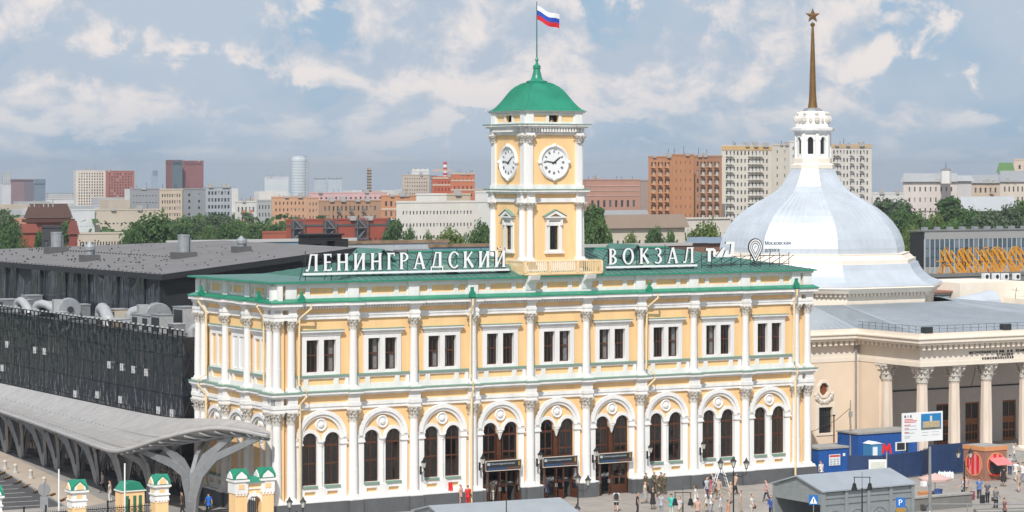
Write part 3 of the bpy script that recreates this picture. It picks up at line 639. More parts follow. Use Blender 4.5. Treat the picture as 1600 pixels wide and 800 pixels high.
br = MB().prism([(-.05, 16.75), (-.05, 18.1), (-1.0, 18.1), (-.85, 17.75), (-.35, 17.45), (-.2, 16.9)], -.45, .45, 'YZ').mesh('bracket', WHT)
for bx_ in (XC[4], XC[5]): inst('bracket', br, ST, (bx_, .1, 0))
# flag on the pole
FL = thing('flag', 'white blue and red flag flying from the pole on the clock tower', 'flag', (TX, TY, 35.6))
make('flagpole', MB().tube([(0, 0, -.1), (0, 0, 4.75)], [.055, .035], 8), mat('dark_green_pole', (.03, .13, .10), .4), FL)
m_ = MB(); nx = 14; FD = Vector((cs, -sn, 0)); FN = Vector((sn, cs, 0))
for st in range(3):
    m_.mi = st; vs_ = []; fs = []
    for j in range(3):
        v = (st*2+j)/6
        for i in range(nx+1):
            u = i/nx; p = FD*(u*1.85)+FN*(.16*math.sin(u*7+v*1.2)*u**.5); vs_.append((p.x, p.y, 4.45-v*1.15-u*.80-.12*math.sin(u*3.4)+.05*math.sin(u*9)))
    for j in range(2):
        for i in range(nx): a = j*(nx+1)+i; fs.append((a, a+1, a+nx+2, a+nx+1))
    m_.add(vs_, fs)
make('cloth', m_, [mat('flag_white', (.8, .8, .82), .8, var=.05), mat('flag_blue', (.02, .07, .42), .8, var=.1), mat('flag_red', (.55, .015, .03), .8, var=.1)], FL, smooth=True)

# ---------------------------------------------------------------- roof signs
def seg(x0, y0, x1, y1, w):
    d = Vector((x1-x0, y1-y0)).normalized(); n = Vector((-d.y, d.x))*w/2
    return [(x0+n.x, y0+n.y), (x0-n.x, y0-n.y), (x1-n.x, y1-n.y), (x1+n.x, y1+n.y)]
def elr(cx, cy, rx, ry, tx, ty, a0, a1, n=16):
    a0, a1 = math.radians(a0), math.radians(a1)
    o = [(cx+rx*math.cos(a0+(a1-a0)*i/n), cy+ry*math.sin(a0+(a1-a0)*i/n)) for i in range(n+1)]
    return o+[(cx+(rx-tx)*math.cos(a0+(a1-a0)*i/n), cy+(ry-ty)*math.sin(a0+(a1-a0)*i/n)) for i in range(n, -1, -1)]
T_, t_ = .17, .085
vert = lambda x: [[(x-T_/2-.06, 0), (x+T_/2+.06, 0), (x+T_/2, .07), (x+T_/2-.01, .5), (x+T_/2, .93), (x+T_/2+.06, 1), (x-T_/2-.06, 1), (x-T_/2, .93), (x-T_/2+.01, .5), (x-T_/2, .07)]]
GL = {
 'Л': (.80, lambda: [[(-.02, .0), (.12, -.02), (.22, .12), (.36, .93), (.36, 1), (.27, 1), (.13, .14), (.06, .09), (-.02, .12)]]+vert(.66)+[rect(.30, .70, .92, 1.0)]),
 'Е': (.56, lambda: vert(.14)+[rect(.1, .55, 0, .085), rect(.1, .48, .47, .555), rect(.1, .53, .915, 1), rect(.49, .55, 0, .19), rect(.47, .53, .81, 1)]),
 'Н': (.78, lambda: vert(.14)+vert(.64)+[rect(.14, .64, .46, .55)]),
 'И': (.80, lambda: vert(.14)+vert(.66)+[seg(.18, .06, .62, .94, .09)]),
 'Й': (.80, lambda: vert(.14)+vert(.66)+[seg(.18, .06, .62, .94, .09), elr(.4, 1.22, .16, .13, .06, .06, 180, 360, 8)]),
 'Г': (.52, lambda: vert(.14)+[rect(.1, .52, .915, 1), rect(.46, .52, .80, 1)]),
 'Р': (.62, lambda: vert(.14)+[elr(.26, .73, .34, .27, .15, .075, -90, 90), rect(.14, .27, .925, 1), rect(.14, .27, .46, .535)]),
 'А': (.84, lambda: [seg(.10, 0, .40, 1, .085), seg(.72, 0, .42, 1, .17), rect(.2, .6, .28, .355), rect(.0, .22, 0, .05), rect(.6, .84, 0, .05)]),
 'Д': (.88, lambda: [seg(.17, .06, .38, .98, .085), rect(.34, .74, .92, 1), rect(.58, .75, .06, 1), rect(.02, .88, .05, .13), rect(.02, .09, -.14, .06), rect(.81, .88, -.14, .06)]),
 'С': (.74, lambda: [elr(.44, .5, .40, .52, .16, .08, 42, 318, 20), rect(.68, .73, .72, .88)]),
 'К': (.74, lambda: vert(.14)+[seg(.2, .46, .62, .98, .085), seg(.30, .56, .68, .02, .17)]),
 'В': (.62, lambda: vert(.14)+[elr(.24, .755, .30, .245, .14, .075, -90, 90), elr(.24, .27, .36, .27, .16, .08, -90, 90), rect(.14, .25, .925, 1), rect(.14, .25, .465, .535), rect(.14, .25, 0, .08)]),
 'О': (.88, lambda: [elr(.44, .5, .42, .52, .16, .08, 0, 180), elr(.44, .5, .42, .52, .16, .08, 180, 360)]),
 'З': (.56, lambda: [elr(.22, .755, .28, .255, .13, .075, -90, 140), elr(.22, .265, .32, .275, .15, .08, -140, 90)]),
}
def letter(ch, parent, x, z, h, deep=.22):
    w_, f = GL[ch]; m = MB()
    for k, poly in enumerate(f()):
        P_ = [(a*h, b*h) for a, b in poly]; m.mi = 0; m.prism(P_, -.03-.002*k, 0); m.mi = 1; m.prism([(a+.02, b-.02) for a, b in P_], .002, deep)
    return make('letter', m, [LETW, DARKM], parent, (x, 0, z))
def word_sign(name, label, text, x0, x1, z, h, y):
    s = thing(name, label, 'sign', (x0, y, z))
    tot = sum(GL[c][0] for c in text)*h; gap = (x1-x0-tot)/(len(text)-1); x = 0
    for c in text: letter(c, s, x, 0, h); x += GL[c][0]*h+gap
    L_ = x1-x0
    make('base_bar', MB().box(-.2, L_+.3, -.08, .12, -.30, -.14), LETW, s)
    n = int(L_/2.2)
    rb = rz_front
    for i in range(n+1):
        xx = L_*i/n
        zz = rz_front(x0+xx, y+.1)-z
        make('strut', MB().tube([(xx, .1, zz-.05), (xx, .1, 1.2*h)], .035, 5).tube([(xx, 1.5, rz_front(x0+xx, y+1.5)-z-.05), (xx, .12, h*.8)], .03, 5), DARKM, s)
    for zz in (-.42, .55*h, h*.95): make('rail', MB().tube([(-.2, .28, zz), (L_+.2, .28, zz)], .03, 5), DARKM, s)
    return s
SY = 0.55
p0 = onY(478, 421, SY); p1 = onY(790, 418, SY); p2 = onY(951, 411, SY); p3 = onY(1084, 408, SY)
zs_ = 18.78
word_sign('roof_sign', 'row of tall white letters on the green roof left of the tower', 'ЛЕНИНГРАДСКИЙ', p0.x, p1.x, zs_, 1.30, SY)
word_sign('roof_sign', 'row of six tall white letters on the green roof right of the tower', 'ВОКЗАЛ', p2.x, p3.x, zs_, 1.30, SY)
# railway emblem, pin emblem and small two line lettering on a lattice
q0 = onY(1103, 405, SY); RS = thing('roof_emblem', 'slanted white three letter railway emblem on a lattice above the roof', 'sign', (q0.x, SY, 18.75))
def plate(name, polys, parent, ms=None, y0=0.0):
    m = MB()
    for k, P_ in enumerate(polys): m.mi = 0; m.prism(P_, y0-.04-.002*k, y0); m.mi = 1; m.prism(P_, y0+.002, y0+.16)
    return make(name, m, ms or [LETW, DARKM], parent)
plate('letter', [rect(.0, .75, 1.0, 1.22), rect(.18, .48, .1, 1.0), [(.75, 1.22), (.95, 1.1), (1.0, .85), (.9, .6), (1.25, .45), (1.3, .55), (1.0, .5), (.75, .5), (.7, .7), (.75, .95)]], RS)
plate('letter', [[(1.0, .42), (1.3, .42), (2.0, 1.25), (1.75, 1.25)], [(1.45, .85), (1.75, .95), (1.65, .45), (1.4, .45)]], RS)
plate('letter', [[(1.75, .45), (2.55, .45), (2.85, .7), (2.95, 1.7), (2.8, 1.75), (2.1, 1.75), (2.0, 1.55), (2.6, 1.55), (2.5, .72), (2.2, .68), (2.25, 1.0), (2.05, 1.0)]], RS)
q1 = onY(1180, 405, SY); PS = thing('roof_emblem', 'white and black map pin emblem on a lattice above the roof', 'sign', (q1.x, SY, 18.75))
PIN = [LETW, DARKM]
pin = lambda R_: arc(0, 1.25, R_, -.55, PI+.55, 24)+[(0, 1.25-R_*1.85)]
for k, (ro, ri, m__) in enumerate(((.74, .66, DARKM), (.66, .54, LETW), (.54, .47, DARKM), (.47, .36, LETW), (.36, .29, DARKM), (.29, .14, LETW))):
    m = MB(); m.prism(pin(ro), -.05+.004*k, .05, holes=[pin(ri)[::-1]]); make('ring', m, m__, PS)
q2 = onY(1195, 400, SY); TS = thing('small_lettering', 'small dark two line lettering beside the map pin emblem', 'sign', (q2.x, SY, 18.75))
def text_mesh(txt, size, m, deep=.02, align='LEFT', sp=1.0):
    c = bpy.data.curves.new('text', 'FONT'); c.body = txt; c.size = size; c.extrude = deep; c.align_x = align; c.space_character = sp; c.resolution_u = 2
    o = bpy.data.objects.new('text', c); COL.objects.link(o); me = bpy.data.meshes.new_from_object(o)
    bpy.data.objects.remove(o); bpy.data.curves.remove(c); me.materials.clear(); me.materials.append(m)
    me.transform(Matrix.Rotation(PI/2, 4, 'X')); return me
inst('text_line', text_mesh('Московская', .46, DARKM), TS, (0, 0, 1.40)); inst('text_line', text_mesh('дорога', .46, DARKM), TS, (0, 0, .82))
x = 0
LT_ = thing('sign_lattice', 'dark steel lattice frame carrying the emblems on the right of the roof', 'frame', (q0.x-.3, SY+.2, 18.3))
Lx = q2.x+3-q0.x
for zz in (.25, .95): make('rail', MB().tube([(0, 0, zz), (Lx, 0, zz)], .035, 5), DARKM, LT_)
n = 9
for i in range(n+1):
    xx = Lx*i/n; g = rz_front(q0.x+xx, SY+.2)-18.3-.03; make('strut', MB().tube([(xx, 0, g), (xx, 0, 1.2)], .035, 5), DARKM, LT_); make('strut', MB().tube([(xx, 1.3, rz_front(q0.x+xx, SY+1.5)-18.33), (xx+.5, 0, .95)], .03, 5), DARKM, LT_)
# ---------------------------------------------------------------- ground
PAVE = mat('square_paving', (0.345, 0.315, 0.285), 0.85, var=0.22, scale=0.25, bump=0.1, bscale=3)
ASPH = mat('asphalt', (0.075, 0.073, 0.075), 0.9, var=0.2, scale=0.4, bump=0.1, bscale=8)
EARTH = mat('city_ground', (0.14, 0.14, 0.11), 0.95, var=0.4, scale=0.02)
LINE = mat('road_paint', (0.62, 0.62, 0.60), 0.7, var=0.3, scale=3)
KERB = mat('kerb_stone', (0.36, 0.35, 0.33), 0.8, var=0.2, scale=2)
PALE = mat('pale_paving', (0.46, 0.38, 0.31), 0.85, var=0.12, scale=0.4)
def sheet(name, pts, z, m, kind='structure'):
    o = make(name, MB().add([(x, y, z) for x, y in pts], [tuple(range(len(pts)))]), m); return tag(o, kind=kind)
def ground_z(x, y):
    """the town lies on a low rise: beyond 600 m the land falls gently away"""
    return -0.0112*max(0.0, math.hypot(x-30, y)-600)-.03
m_ = MB(); rs = [0, 100, 300, 600, 900, 1300, 1800, 2500, 3500, 5000, 7000, 9500]; na = 48
vs_ = [(30, 0, ground_z(30, 0))]; fs = []
for r in rs[1:]:
    for k in range(na): a = 2*PI*k/na; vs_.append((30+r*math.cos(a), r*math.sin(a), ground_z(30+r*math.cos(a), r*math.sin(a))))
for k in range(na): fs.append((0, 1+k, 1+(k+1) % na))
for i in range(len(rs)-2):
    for k in range(na): j = (k+1) % na; fs.append((1+i*na+k, 1+(i+1)*na+k, 1+(i+1)*na+j, 1+i*na+j))
tag(make('ground', m_.add(vs_, fs), EARTH), kind='structure')
sheet('square_paving', [(-70, -70), (160, -70), (160, 20), (-70, 20)], 0.0, PAVE)
sheet('side_passage', [(-12.2, -1.2), (-1.3, -1.2), (-1.3, 80), (-5.2, 80), (-11.4, 18.5)], 0.004, mat('shade_toned_paving', (.30, .285, .27), .85, var=.2, scale=.5))  # canopy shade put into the paving colour
sheet('footway', [(-12.0, 14), (-8.3, 16.4), (-3.0, 58), (-3.6, 75), (-5.6, 75), (-8.1, 42.6), (-11.9, 18.0)], 0.008, PALE)  # pale colour stops along the canopy's shadow line
sheet('car_park', [(-12.2, 16.0), (-8.3, 42.6), (-5.8, 78), (-5.8, 130), (-140, 130), (-140, 16)], 0.012, ASPH)
k_ = tag(make('kerb', MB().tube([(-12.2, 15.5, .06), (-8.25, 42.6, .06), (-5.75, 78, .06)], .12, 4), KERB), kind='structure')
for i in range(9):
    y = 17.2+i*2.75; x1 = -12.4+(y-16)*.147
    inst('parking_line', MB().box(-5.2, -.9, -.06, .06, .016, .020).mesh('parking_line', LINE), bpy.data.objects['car_park'], (x1, y, 0), -.12)
wst = MB(); 
for k in range(6): wst.mi = k % 2; wst.prism([(k*.3-.9, 0), (k*.3-.6, 0), (k*.3-.6, .16), (k*.3-.9, .16)], -.09, .09)
wst = wst.mesh('wheel_stop', [mat('stop_dark', (.05, .04, .035), .8), mat('stop_yellow', (.45, .24, .07), .8)])
for i, (x, y) in enumerate(((12, 748), (28, 755), (41, 761), (58, 769), (80, 775), (99, 782), (3, 741))):
    p = onZ(x, y, .016); nth = ('third farthest', 'fourth farthest', 'middle one', 'third nearest', 'second nearest', 'nearest', 'farthest')[i]; tag(inst('wheel_stop', wst, None, p, .9), 'brown and yellow wheel stop on the car park, %s of its row' % nth, 'wheel stop', 'wheel stops in the car park')
bl = MB().lathe([(.22, 0), (.24, .08), (.18, .12), (.17, .62), (.2, .66), (.16, .76), (.06, .82)], n=10).mesh('bollard', mat('bollard_stone', (.55, .53, .5), .8, var=.2, scale=4), True)
for i, (x, y) in enumerate(((8, 733), (24, 739), (48, 748), (69, 760))):
    tag(inst('bollard', bl, None, onZ(x, y, .01)), 'pale stone bollard beside the car park, %s from the left edge' % ('first', 'second', 'third', 'fourth')[i], 'bollard', 'bollards along the car park')

# ---------------------------------------------------------------- dark glass hall behind the station
def wavy_glass(name, col, bump=.5, scale=(1, 1, .35), rough=.08):
    m = bpy.data.materials.new(name); m.use_nodes = True; nt = m.node_tree; b = nt.nodes['Principled BSDF']; N = nt.nodes.new; L = nt.links.new
    b.inputs['Base Color'].default_value = (*col, 1); b.inputs['Roughness'].default_value = rough; b.inputs['IOR'].default_value = 2.3
    tc = N('ShaderNodeTexCoord'); mp = N('ShaderNodeMapping'); mp.inputs['Scale'].default_value = scale; geo = N('ShaderNodeNewGeometry'); L(geo.outputs['Position'], mp.inputs[0])
    n = N('ShaderNodeTexNoise'); n.inputs['Scale'].default_value = 1.6; n.inputs['Detail'].default_value = 2; L(mp.outputs[0], n.inputs[0])
    bp = N('ShaderNodeBump'); bp.inputs['Strength'].default_value = bump; bp.inputs['Distance'].default_value = .30; L(n.outputs[0], bp.inputs['Height']); L(bp.outputs[0], b.inputs['Normal'])
    n2 = N('ShaderNodeTexNoise'); n2.inputs['Scale'].default_value = .5; L(mp.outputs[0], n2.inputs[0])
    mx = N('ShaderNodeMix'); mx.data_type = 'RGBA'; mx.inputs[6].default_value = (*col, 1); mx.inputs[7].default_value = (*[c*2.2 for c in col], 1); L(n2.outputs[0], mx.inputs[0]); L(mx.outputs[2], b.inputs['Base Color'])
    return m
DGL = wavy_glass('dark_facade_glass', (.006, .009, .014), .60, (1, .9, .34)); DGL2 = wavy_glass('dark_ribbed_glass', (.012, .016, .022), .6, (1, 1.6, .16))
HBLK = mat('black_cladding', (.022, .024, .027), .5, var=.2)
HROOF = mat('grey_roof_felt', (.175, .168, .172), .9, var=.16, scale=.35, bump=.2, bscale=4)
TERR = mat('terrace_grey', (.16, .16, .165), .9, var=.2, scale=.5)
HX, HY0, HY1, HZ = -1.8, 16.5, 78.0, 12.95
HA = thing('glass_hall', 'dark glass clad train hall with flat roof terrace behind the station', 'building', (0, 0, 0))
make('wall', MB().box(HX+.12, 46, HY0+.05, HY1, 0, 12.45), HBLK, HA)
make('terrace', MB().box(HX+.1, 46, HY0, HY1, 12.45, 12.55), TERR, HA)
pw, ph = 2.0, 1.62; nz = 8
gp = MB().box(-.02, .02, .02, pw-.02, .02, ph-.02).mesh('glass_panel', DGL)
n = int((HY1-HY0)/pw)
for j in range(nz):
    for i in range(n):
        o = inst('glass_panel', gp, HA, (HX, HY0+i*pw, j*ph)); o.rotation_euler = (0, RNG.uniform(-.008, .02), RNG.uniform(-.015, .015))
gp2 = MB().box(.02, pw-.02, -.02, .02, .02, ph-.02).mesh('glass_panel', DGL)
for j in range(nz): inst('glass_panel', gp2, HA, (HX, HY0, j*ph))
for z in (4.9, 9.75): make('band', MB().box(HX-.05, HX+.1, HY0, HY1, z-.07, z+.07), HBLK, HA)
brace = MB()
for j in range(4): brace.tube([(-1.7, HY0-.08, j*3.2+.1), (-.4, HY0-.08, j*3.2+3.2)], .05, 4); brace.tube([(-.4, HY0-.1, j*3.2+.1), (-1.7, HY0-.1, j*3.2+3.2)], .05, 4)
make('cross_brace', brace, DARKM, HA)
# railing along the terrace edge
rl = make('railing', MB().box(HX-.03, HX+.05, HY0, HY1, 13.42, 13.5).box(HX-.02, HX+.04, HY0, HY1, 13.0, 13.05), BLKM, HA)
RPT = mat('railing_cap', (.55, .56, .57), .5)
pm = MB().box(-.05, .05, -.05, .05, 12.5, 13.5).mesh('post', BLKM); pc = MB().box(-.07, .07, -.12, .12, 13.5, 13.6).mesh('cap', RPT)
for i in range(int((HY1-HY0)/1.05)+1):
    inst('post', pm, rl, (HX, HY0+i*1.05, 0)); inst('cap', pc, rl, (HX, HY0+i*1.05, 0))
hm = MB().box(-.05, .05, -.26, -.16, -.30, .30).box(-.05, .05, .16, .26, -.30, .30).box(-.045, .045, -.16, .16, -.05, .05).mesh('vent_bracket', RPT)
hd = None
for x, y in ((10.5, 538), (54, 547), (69, 549), (170, 570), (190, 573.6), (208, 577.5), (228, 582), (117, 615.5), (151.5, 617), (187.5, 624.5), (247, 641), (268, 645.5), (3, 575)):
    p = onX(x, y, HX-.08); inst('vent_bracket', hm, HA, p)
# upper hall
UX, UY0, UY1 = 5.0, 37.0, 128.0
z_e0, z_e1 = 17.25, 16.85; ridge = (24.0, 19.25)
make('upper_wall', MB().box(UX+.1, 42.9, UY0+.1, 90, 12.5, 16.7), HBLK, HA)
ug = MB().box(-.03, .03, .03, 1.97, 0, 4.25).mesh('glass_strip', DGL2)
for i in range(42):
    o = inst('glass_strip', ug, HA, (UX, UY0+i*2.0, 12.55)); o.rotation_euler = (0, RNG.uniform(-.01, .05), RNG.uniform(-.03, .03))
ml = MB().box(-.1, .1, -.12, .12, 12.5, 16.9).mesh('mullion', HBLK)
for i in range(8): inst('mullion', ml, HA, (UX-.05, UY0+.2+i*10.2, 0))
rr = [(UX-.5, UY0-1.2, z_e0), (24.0, UY0-1.2, 19.35), (43.5, UY0-1.2, 17.2), (43.5, 62, 17.0), (24.0, 66.0, 19.3), (12.0, 100, 17.7), (UX-.5, UY1, z_e1)]
rb = [(x, y, z-.5) for x, y, z in rr]
m_ = MB(); m_.add(rr, [(0, 1, 4, 5), (0, 5, 6), (1, 2, 3, 4)]); roof_h = make('roof', m_, HROOF, HA)
m_ = MB(); m_.add(rr+rb, [(i, (i+1) % 7, (i+1) % 7+7, i+7) for i in range(7)]+[(7, 8, 11, 12), (7, 12, 13), (8, 9, 10, 11)])
for v in range(len(m_.V)): m_.V[v] = (m_.V[v][0], m_.V[v][1], m_.V[v][2]-.03)
make('fascia', m_, HBLK, HA)
make('front_wall', MB().prism([(UX, 12.5), (43, 12.5), (43, 16.7), (24, 18.8), (UX, 16.75)], UY0-.1, UY0+.08, 'XZ'), HBLK, HA)
def hroof_z(x, y):
    return 17.25+(x-UX+.5)*.1077-.0042*(y-36)
sg = MB()
for k in range(170):
    yy = 38+RNG.random()*60; xx = UX+.3+RNG.random()*15
    z = hroof_z(xx, yy); sg.box(xx-.05, xx+.05, yy-.07, yy+.07, z-.05, z+.09)
for k in range(60): yy = 37+k*1.1; sg.box(UX-.3, UX-.1, yy-.06, yy+.06, 17.2-.0045*(yy-36)-.1, 17.32-.0042*(yy-36))
for k in range(50): yy = 52+k*.8; z = hroof_z(13, yy); sg.box(12.94, 13.06, yy-.06, yy+.06, z-.1, z+.1)
tag(make('snow_guards', sg, DARKM, HA), kind='stuff')
def vent_stack(x, y, h, r, kind, label):
    # walk along the sight line until it meets the roof
    d = 200.0
    while d < 330:
        p = atD(x, y, d)
        if p.z < hroof_z(p.x, p.y): break
        d += .25
    p.z = hroof_z(p.x, p.y)
    t = thing('roof_vent', label, 'vent', p)
    make('plinth', MB().box(-r*1.9, r*1.9, -r*1.5, r*1.5, -.35, .55), mat('vent_plinth', (.11, .11, .11), .9), t)
    if kind: make('duct', MB().lathe([(r, .55), (r, h), (r*1.08, h), (r*1.08, h+.12), (r*.9, h+.12)], n=16), GALV, t)
    else: make('duct', MB().lathe([(r*.8, .55), (r*.8, h*.55), (r*1.15, h*.6), (r*1.15, h*.8), (r*.5, h), (r*.12, h*1.12)], n=14), GALV, t)
    make('ladder', MB().box(r, r+.08, -.3, .3, .5, h*.9), GALV, t)
vent_stack(88, 394, 2.0, .58, 1, 'tall galvanised vent cylinder at the far left of the flat hall roof')
vent_stack(140, 407, 1.7, .46, 0, 'galvanised vent with conical cap on the hall roof between two tall cylinders')
vent_stack(287, 403, 2.1, .56, 1, 'tall galvanised vent cylinder on the right of the hall roof')
vent_stack(377, 394, 1.4, .42, 0, 'small galvanised vent with conical cap nearest the black roof hut')
# black hut on the roof
t = thing('roof_hut', 'black timber hut with two openings standing on the hall roof', 'hut', atD(500, 393, 262)-Vector((0, 0, 1.0)), 0)
BLK2 = mat('black_boards', (.02, .02, .022), .7, var=.3, scale=3)
make('wall', MB().prism(rect(-1.9, 1.9, 0, 2.7), -1.2, -1.0, holes=[rect(-1.2, -.5, .3, 1.8)[::-1], rect(.2, 1.1, 1.2, 2.1)[::-1]]).box(-1.9, -1.75, -1.0, 1.0, 0, 2.7).box(1.75, 1.9, -1.0, 1.0, 0, 2.7).box(-1.9, 1.9, 1.0, 1.15, 0, 2.7), BLK2, t)
make('roof', MB().box(-2.1, 2.1, -1.4, 1.3, 2.7, 2.85), BLK2, t); make('annex', MB().box(1.9, 2.7, -1.1, 1.0, 0, 2.3), BLK2, t)
for q in range(6): make('board', MB().box(-1.9, 1.9, -1.225, -1.2, q*.45+.02, q*.45+.05), BLKM, t)
# plant on the terrace
DUCT = mat('white_duct', (.44, .45, .46), .45, metal=.25, var=.15, scale=2)
TZ = 12.55
def terr(x, X): p = onX(x, 480, X); return Vector((X, p.y, TZ))
def duct_bend(x, X, L_, r, label, rz=0.0):
    t = thing('air_duct', label, 'duct', terr(x, X), rz); t.scale = (.9, .95, .78)
    make('duct', MB().tube([(0, 0, .2), (0, 0, r*2.2), (0, -.3, r*2.9), (0, -.9, r*3.2), (0, -L_*.5, r*2.9), (0, -L_+.3, r*1.4), (0, -L_, .1)], r, 10), DUCT, t, smooth=True)
    for k in (0.25, .5, .75): make('collar', MB().lathe([(r*1.06, -.06), (r*1.06, .06)], (0, -.0, r*(.3+k*2)), 10), DUCT, t)
duct_bend(28, 1.2, 3.4, .5, 'arched white air duct at the far left of the hall terrace')
duct_bend(57, .8, 3.8, .5, 'white air duct arching beside the leftmost one on the hall terrace', .3)
duct_bend(158, 1.4, 6.0, .62, 'long slanting white air duct in the middle of the hall terrace', -.25)
duct_bend(205, 2.4, 5.0, .6, 'fat white air duct lying towards the right end of the hall terrace', .5)
duct_bend(300, .6, 3.0, .42, 'low white air duct next to the station corner on the hall terrace', .6)
def fan_box(x, X, label, s=1.0):
    t = thing('fan_unit', label, 'fan', terr(x, X), -.2)
    make('casing', MB(tf=lambda u, v, z: (u, z, v+1.0*s)).lathe([(1.0*s, -.7), (1.05*s, -.6), (1.05*s, .6), (1.0*s, .7)], n=20), GALV, t); make('hub', MB(tf=lambda u, v, z: (u, z, v+1.0*s)).lathe([(.3*s, -.9), (.3*s, -.65)], n=10), DARKM, t); make('outlet', MB().box(-1.5*s, -.7*s, -.6, .6, .6*s, 1.9*s), DUCT, t); make('frame', MB().box(-1.1*s, 1.1*s, -.75, .75, 0, .2), DARKM, t)
fan_box(108, 1.5, 'round grey fan casing left of the long slanting duct')
fan_box(246, 3.0, 'big pale fan casing against the dark wall at the right end of the terrace', 1.15)
def plant_box(x, X, w_, d_, h_, m, label, nm='plant_unit'):
    t = thing(nm, label, 'unit', terr(x, X)); make('casing', MB().box(-w_/2, w_/2, -d_/2, d_/2, .12, h_), m, t); make('feet', MB().box(-w_/2+.05, w_/2-.05, -d_/2, -d_/2+.1, 0, .12).box(-w_/2+.05, w_/2-.05, d_/2-.1, d_/2, 0, .12), DARKM, t)
    make('lid', MB().box(-w_/2-.06, w_/2+.06, -d_/2-.06, d_/2+.06, h_, h_+.06), DUCT if m is not DUCT else GALV, t)
    make('grille', MB().box(-w_/2-.02, -w_/2, -d_/2+.15, d_/2-.15, .3, h_-.2), DARKM, t)
plant_box(50, 4.0, 1.6, 1.6, 1.5, GALV, 'grey box unit on the left of the hall terrace near the dark wall')
plant_box(80, 2.2, 2.0, 3.2, 1.3, HBLK, 'low dark plant box between the ducts on the hall terrace')
plant_box(178, .6, 1.7, 4.0, .8, mat('brown_box', (.2, .16, .13), .8), 'long low brown box near the terrace railing')
plant_box(185, 2.6, 1.4, 1.8, 1.4, mat('beige_box', (.52, .45, .36), .8), 'beige box unit behind the long low brown box')
plant_box(218, .3, .9, 1.4, 1.5, DUCT, 'white condenser unit near the middle of the terrace railing')
plant_box(234, .3, .9, 1.4, 1.5, DUCT, 'white condenser unit second from the station at the terrace railing')
plant_box(253, .4, 1.2, 2.0, 1.7, DUCT, 'large white condenser nearest the station at the terrace railing')
plant_box(264, 2.2, 1.4, 1.4, 1.1, mat('tan_box', (.5, .38, .25), .8), 'tan crate shaped unit behind the large white condenser')
for k_, (x_, X_, w_, d_, h_, lb_) in enumerate(((12, 2.6, 1.6, 2.0, 1.0, 'small grey box unit nearest the left edge on the terrace'), (40, 2.4, 1.0, 1.4, 1.2, 'narrow grey box unit between the two left air ducts'), (95, .2, .8, 1.6, .8, 'low grey box unit at the railing left of the fan casing'), (125, 3.2, 1.5, 1.5, 1.3, 'square grey box unit behind the long slanting duct'), (140, .1, .8, 1.2, .7, 'small grey box unit at the railing below the slanting duct'), (200, .1, .7, 1.2, .8, 'small grey box unit left of the white condensers'), (276, .3, 1.0, 1.4, 1.1, 'grey box unit between the large condenser and the station'))): plant_box(x_, X_, w_, d_, h_, GALV, lb_)
plant_box(290, 2.6, 1.4, 2.2, 2.3, DUCT, 'tall white unit by the station wall at the end of the terrace')
for k, (x, X) in enumerate(((219, 1.9), (236, 1.9))):
    t = thing('cooling_fan', ('dark round cooling fan left of its twin on the terrace', 'dark round cooling fan right of its twin on the terrace')[k], 'fan', terr(x, X))
    make('drum', MB().lathe([(.62, .2), (.62, .9), (.7, .95), (.7, 1.05), (.5, 1.05)], n=16), DARKM, t); make('base', MB().box(-.7, .7, -.7, .7, 0, .2), DUCT, t)
make('balustrade', MB().box(UX-4.2, UX-4.1, UY0-.8, UY0-.7, 12.5, 13.9), DUCT, HA)

# ---------------------------------------------------------------- curved canopy on forked steel columns
CN = thing('canopy', 'long wavy grey metal canopy on forked columns beside the dark glass hall', 'canopy')
CAN = mat('canopy_metal', (.50, .485, .475), .40, metal=.35, var=.16, scale=.8, streak=False)
CANU = mat('canopy_underside', (.36, .36, .365), .55, metal=.3, var=.1)
Bk = [(-1.95, 78, 6.1), (-1.95, 60, 6.1), (-1.95, 40, 6.1), (-1.95, 24, 6.15), (-2.0, 17, 6.35), (-2.05, 12, 6.75), (-2.1, 8, 7.05), (-2.15, 4, 7.2), (-2.2, 1, 7.1), (-2.25, -1.2, 6.8)]
Ou = [(-4.4, 78, 4.75), (-5.5, 60, 4.7), (-6.95, 40, 4.6), (-8.3, 24, 4.5), (-8.9, 17, 4.42), (-9.2, 12.6, 4.5), (-8.5, 10.2, 5.0), (-7.2, 7.0, 6.0), (-5.0, 2.6, 6.95), (-2.7, -1.6, 6.6)]
def interp(C, f):
    f = f*(len(C)-1); i = min(int(f), len(C)-2); t = f-i
    p = [Vector(C[max(0, min(len(C)-1, i+k))]) for k in (-1, 0, 1, 2)]
    return .5*((2*p[1])+(-p[0]+p[2])*t+(2*p[0]-5*p[1]+4*p[2]-p[3])*t*t+(-p[0]+3*p[1]-3*p[2]+p[3])*t**3)
NV, NU = 72, 12
def canp(v, u, dz=0.0):
    a = interp(Bk, v); b = interp(Ou, v); p = a.lerp(b, u)
    sag = -.55*math.sin(PI*u)**1.2*min(1, (a-b).length/5.0) + .18*max(0, u-.8)*5*.4
    return Vector((p.x, p.y, p.z+sag+dz))
m_ = MB(); vs_ = []; fs = []
for L_ in (0.0, -.16):
    for i in range(NV+1):
        for j in range(NU+1): vs_.append(tuple(canp(i/NV, j/NU, L_)))
S_ = (NV+1)*(NU+1)
for i in range(NV):
    for j in range(NU):
        a = i*(NU+1)+j; fs.append((a, a+1, a+NU+2, a+NU+1)); fs.append((a+S_, a+NU+1+S_, a+NU+2+S_, a+1+S_))
for i in range(NV):
    for j in (0, NU): a = i*(NU+1)+j; fs.append((a, a+NU+1, a+NU+1+S_, a+S_))
for j in range(NU):
    for i in (0, NV): a = i*(NU+1)+j; fs.append((a, a+1, a+1+S_, a+S_))
make('roof_shell', m_.add(vs_, fs), CAN, CN, smooth=True)
m_ = MB()
